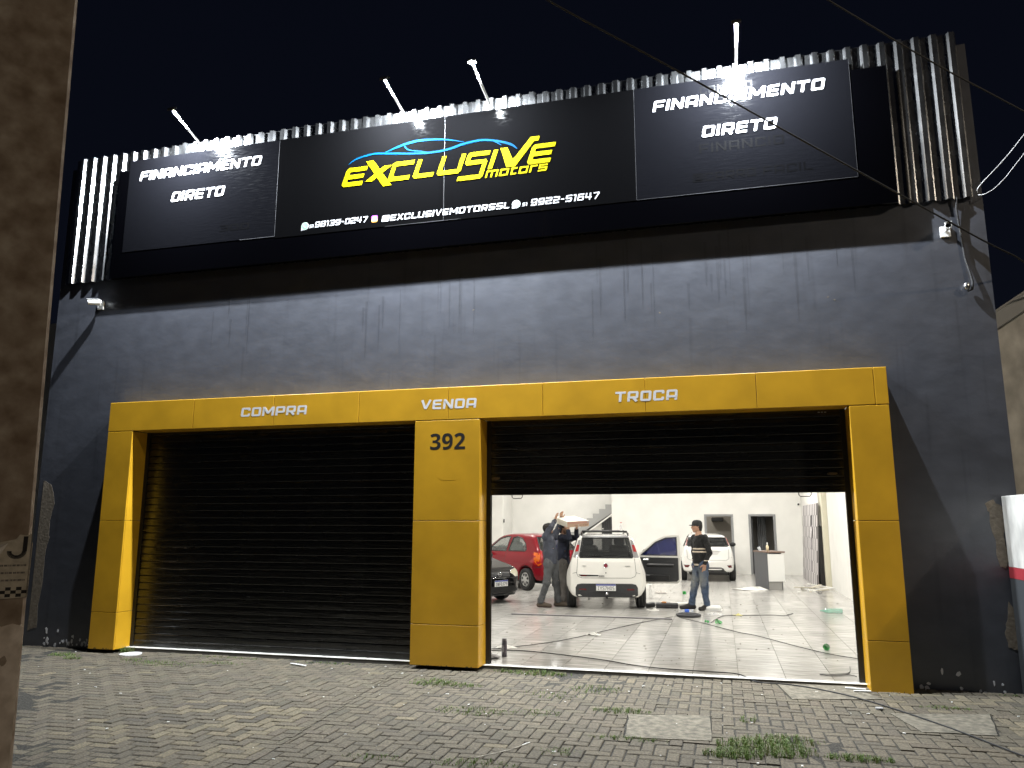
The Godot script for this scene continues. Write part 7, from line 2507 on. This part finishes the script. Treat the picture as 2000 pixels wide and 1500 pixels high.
	scrap("paper_scrap", "crumpled paper on the tiles by the open car door", "paper", Vector3(-1.5, 0, -10.2), Vector2(0.18, 0.14), mt(0.5, 0.47, 0.44, 0.9), "", 0.08, 8)
	scrap("paper_scrap", "white wrapper on the cord in front of the white car", "wrapper", Vector3(-1.95, 0, -2.75), Vector2(0.15, 0.10), paper, "", 0.05, 9)
	scrap("paper_scrap", "pale wrapper left of the tool case", "wrapper", Vector3(-1.38, 0, -6.35), Vector2(0.17, 0.08), paper, "", 0.05, 10)
	scrap("paper_scrap", "yellowish wrapper on the thin wire", "wrapper", Vector3(0.22, 0, -5.95), Vector2(0.13, 0.06), mt(0.60, 0.55, 0.22, 0.8), "", 0.04, 11)
	scrap("clear_wrapper", "clear plastic wrapper in front of the white tray", "wrapper", Vector3(-0.18, 0, -5.95), Vector2(0.20, 0.12), glass(0.8, 0.8, 0.8, 0.35), "", 0.05, 12)
	one("white_offcut", G.new().box(Vector3(2.55, 0.20, -6.45), Vector3(0.04, 0.40, 0.30), 0.004, Basis(Vector3.BACK, 0.25)), M.white_plastic, "white board offcut leaning at the right wall", "board")
	t = thing("debris_heap", "broken white strips and rubble at the foot of the right wall", "debris")
	var n := RandomNumberGenerator.new()
	n.seed = 31
	for i in 26:
		var l := n.randf_range(0.08, 0.9) if i < 9 else n.randf_range(0.04, 0.14)
		var p := Vector3(n.randf_range(1.7, 2.42), 0.012 + n.randf() * 0.03, n.randf_range(-12.6, -10.9))
		if i < 12: p = Vector3(n.randf_range(2.1, 2.5), 0.02 + n.randf() * 0.05, n.randf_range(-12.9, -11.4))
		obj("broken_piece", G.new().box(p, Vector3(l, 0.018 + n.randf() * 0.02, n.randf_range(0.03, 0.09)), 0.003, Basis(Vector3.UP, n.randf() * PI) * Basis(Vector3.BACK, n.randf_range(-0.12, 0.12))), [paper, card, mt(0.2, 0.2, 0.2, 0.8), M.white_plastic][n.randi() % 4], t)
	# flecks: too small to count
	var g := G.new()
	for i in 260:
		var p := Vector3(n.randf_range(-3.6, 2.4), 0.001, -pow(n.randf(), 1.2) * 13.0 - 0.4)
		var s := n.randf_range(0.003, 0.010) * (1.0 + absf(p.z) * 0.09)
		g.box(p + Vector3(0, s * 0.3, 0), Vector3(s * n.randf_range(1, 3), s * 0.5, s), 0.0, Basis(Vector3.UP, n.randf() * PI))
	structure(one("floor_crumbs", g, mt(0.27, 0.25, 0.22, 0.9), "small dark crumbs and shavings strewn over the showroom tiles", "debris"), "stuff")
	g = G.new()
	for i in 130:
		var x := n.randf_range(-8.8, 3.2)
		var z := n.randf_range(0.15, 3.9)
		var s := n.randf_range(0.006, 0.014)
		g.box(Vector3(x, gy(x, z) + s * 0.3, z), Vector3(s * n.randf_range(1, 2.6), s * 0.5, s), 0.0, Basis(Vector3.UP, n.randf() * PI))
	structure(one("paper_flecks", g, paper, "tiny white flecks scattered over the pavement", "litter"), "stuff")
	# single things on the pavement
	one("white_disc", disc(0, 0, 0.14, 0, 0.012).done(), M.white_plastic, "white round plastic lid on the ground at the left yellow leg", "lid").transform = Transform3D(Basis(Vector3.RIGHT, -PI / 2), Vector3(-7.75, gy(-7.75, 0.28) + 0.006, 0.28))
	one("wood_splinter", G.new().box(Vector3(-5.15, gy(-5.15, 0.42) + 0.012, 0.42), Vector3(0.28, 0.012, 0.025), 0.002, Basis(Vector3.UP, -0.35)), paper, "pale splinter of wood lying before the closed shutter", "splinter")
	one("offcut_strip", G.new().box(Vector3(1.28, gy(1.28, 0.3) + 0.014, 0.22), Vector3(0.20, 0.012, 0.03), 0.002, Basis(Vector3.UP, -0.2)), paper, "upper of two pale strips lying at the foot of the right yellow leg", "strip")
	one("offcut_strip", G.new().box(Vector3(1.33, gy(1.28, 0.4) + 0.014, 0.33), Vector3(0.17, 0.012, 0.025), 0.002, Basis(Vector3.UP, 0.1)), paper, "lower of two pale strips lying at the foot of the right yellow leg", "strip")
	one("bottle_cap", disc(0, 0, 0.035, 0, 0.012, 14).done(), mt(0.3, 0.3, 0.3, 0.5), "grey cap on the pavers between the two right slabs", "cap").transform = Transform3D(Basis(Vector3.RIGHT, -PI / 2), Vector3(1.36, gy(1.36, 1.05) + 0.004, 1.05))
	one("cigarette_end", G.new(true).tube([Vector3(-1.62, gy(-1.6, 3.0) + 0.008, 3.02), Vector3(-1.58, gy(-1.6, 3.0) + 0.008, 2.93)], 0.005, 6), paper, "white cigarette end on the nearest pavers", "cigarette")
	cable("dry_stem", "thin pale stem curving over the nearest pavers", "stem", [Vector3(-1.60, gy(-1.6, 3.0) + 0.01, 3.0), Vector3(-1.70, gy(-1.7, 3.2) + 0.012, 3.2), Vector3(-1.88, gy(-1.9, 3.4) + 0.012, 3.42)], 0.0025, card)
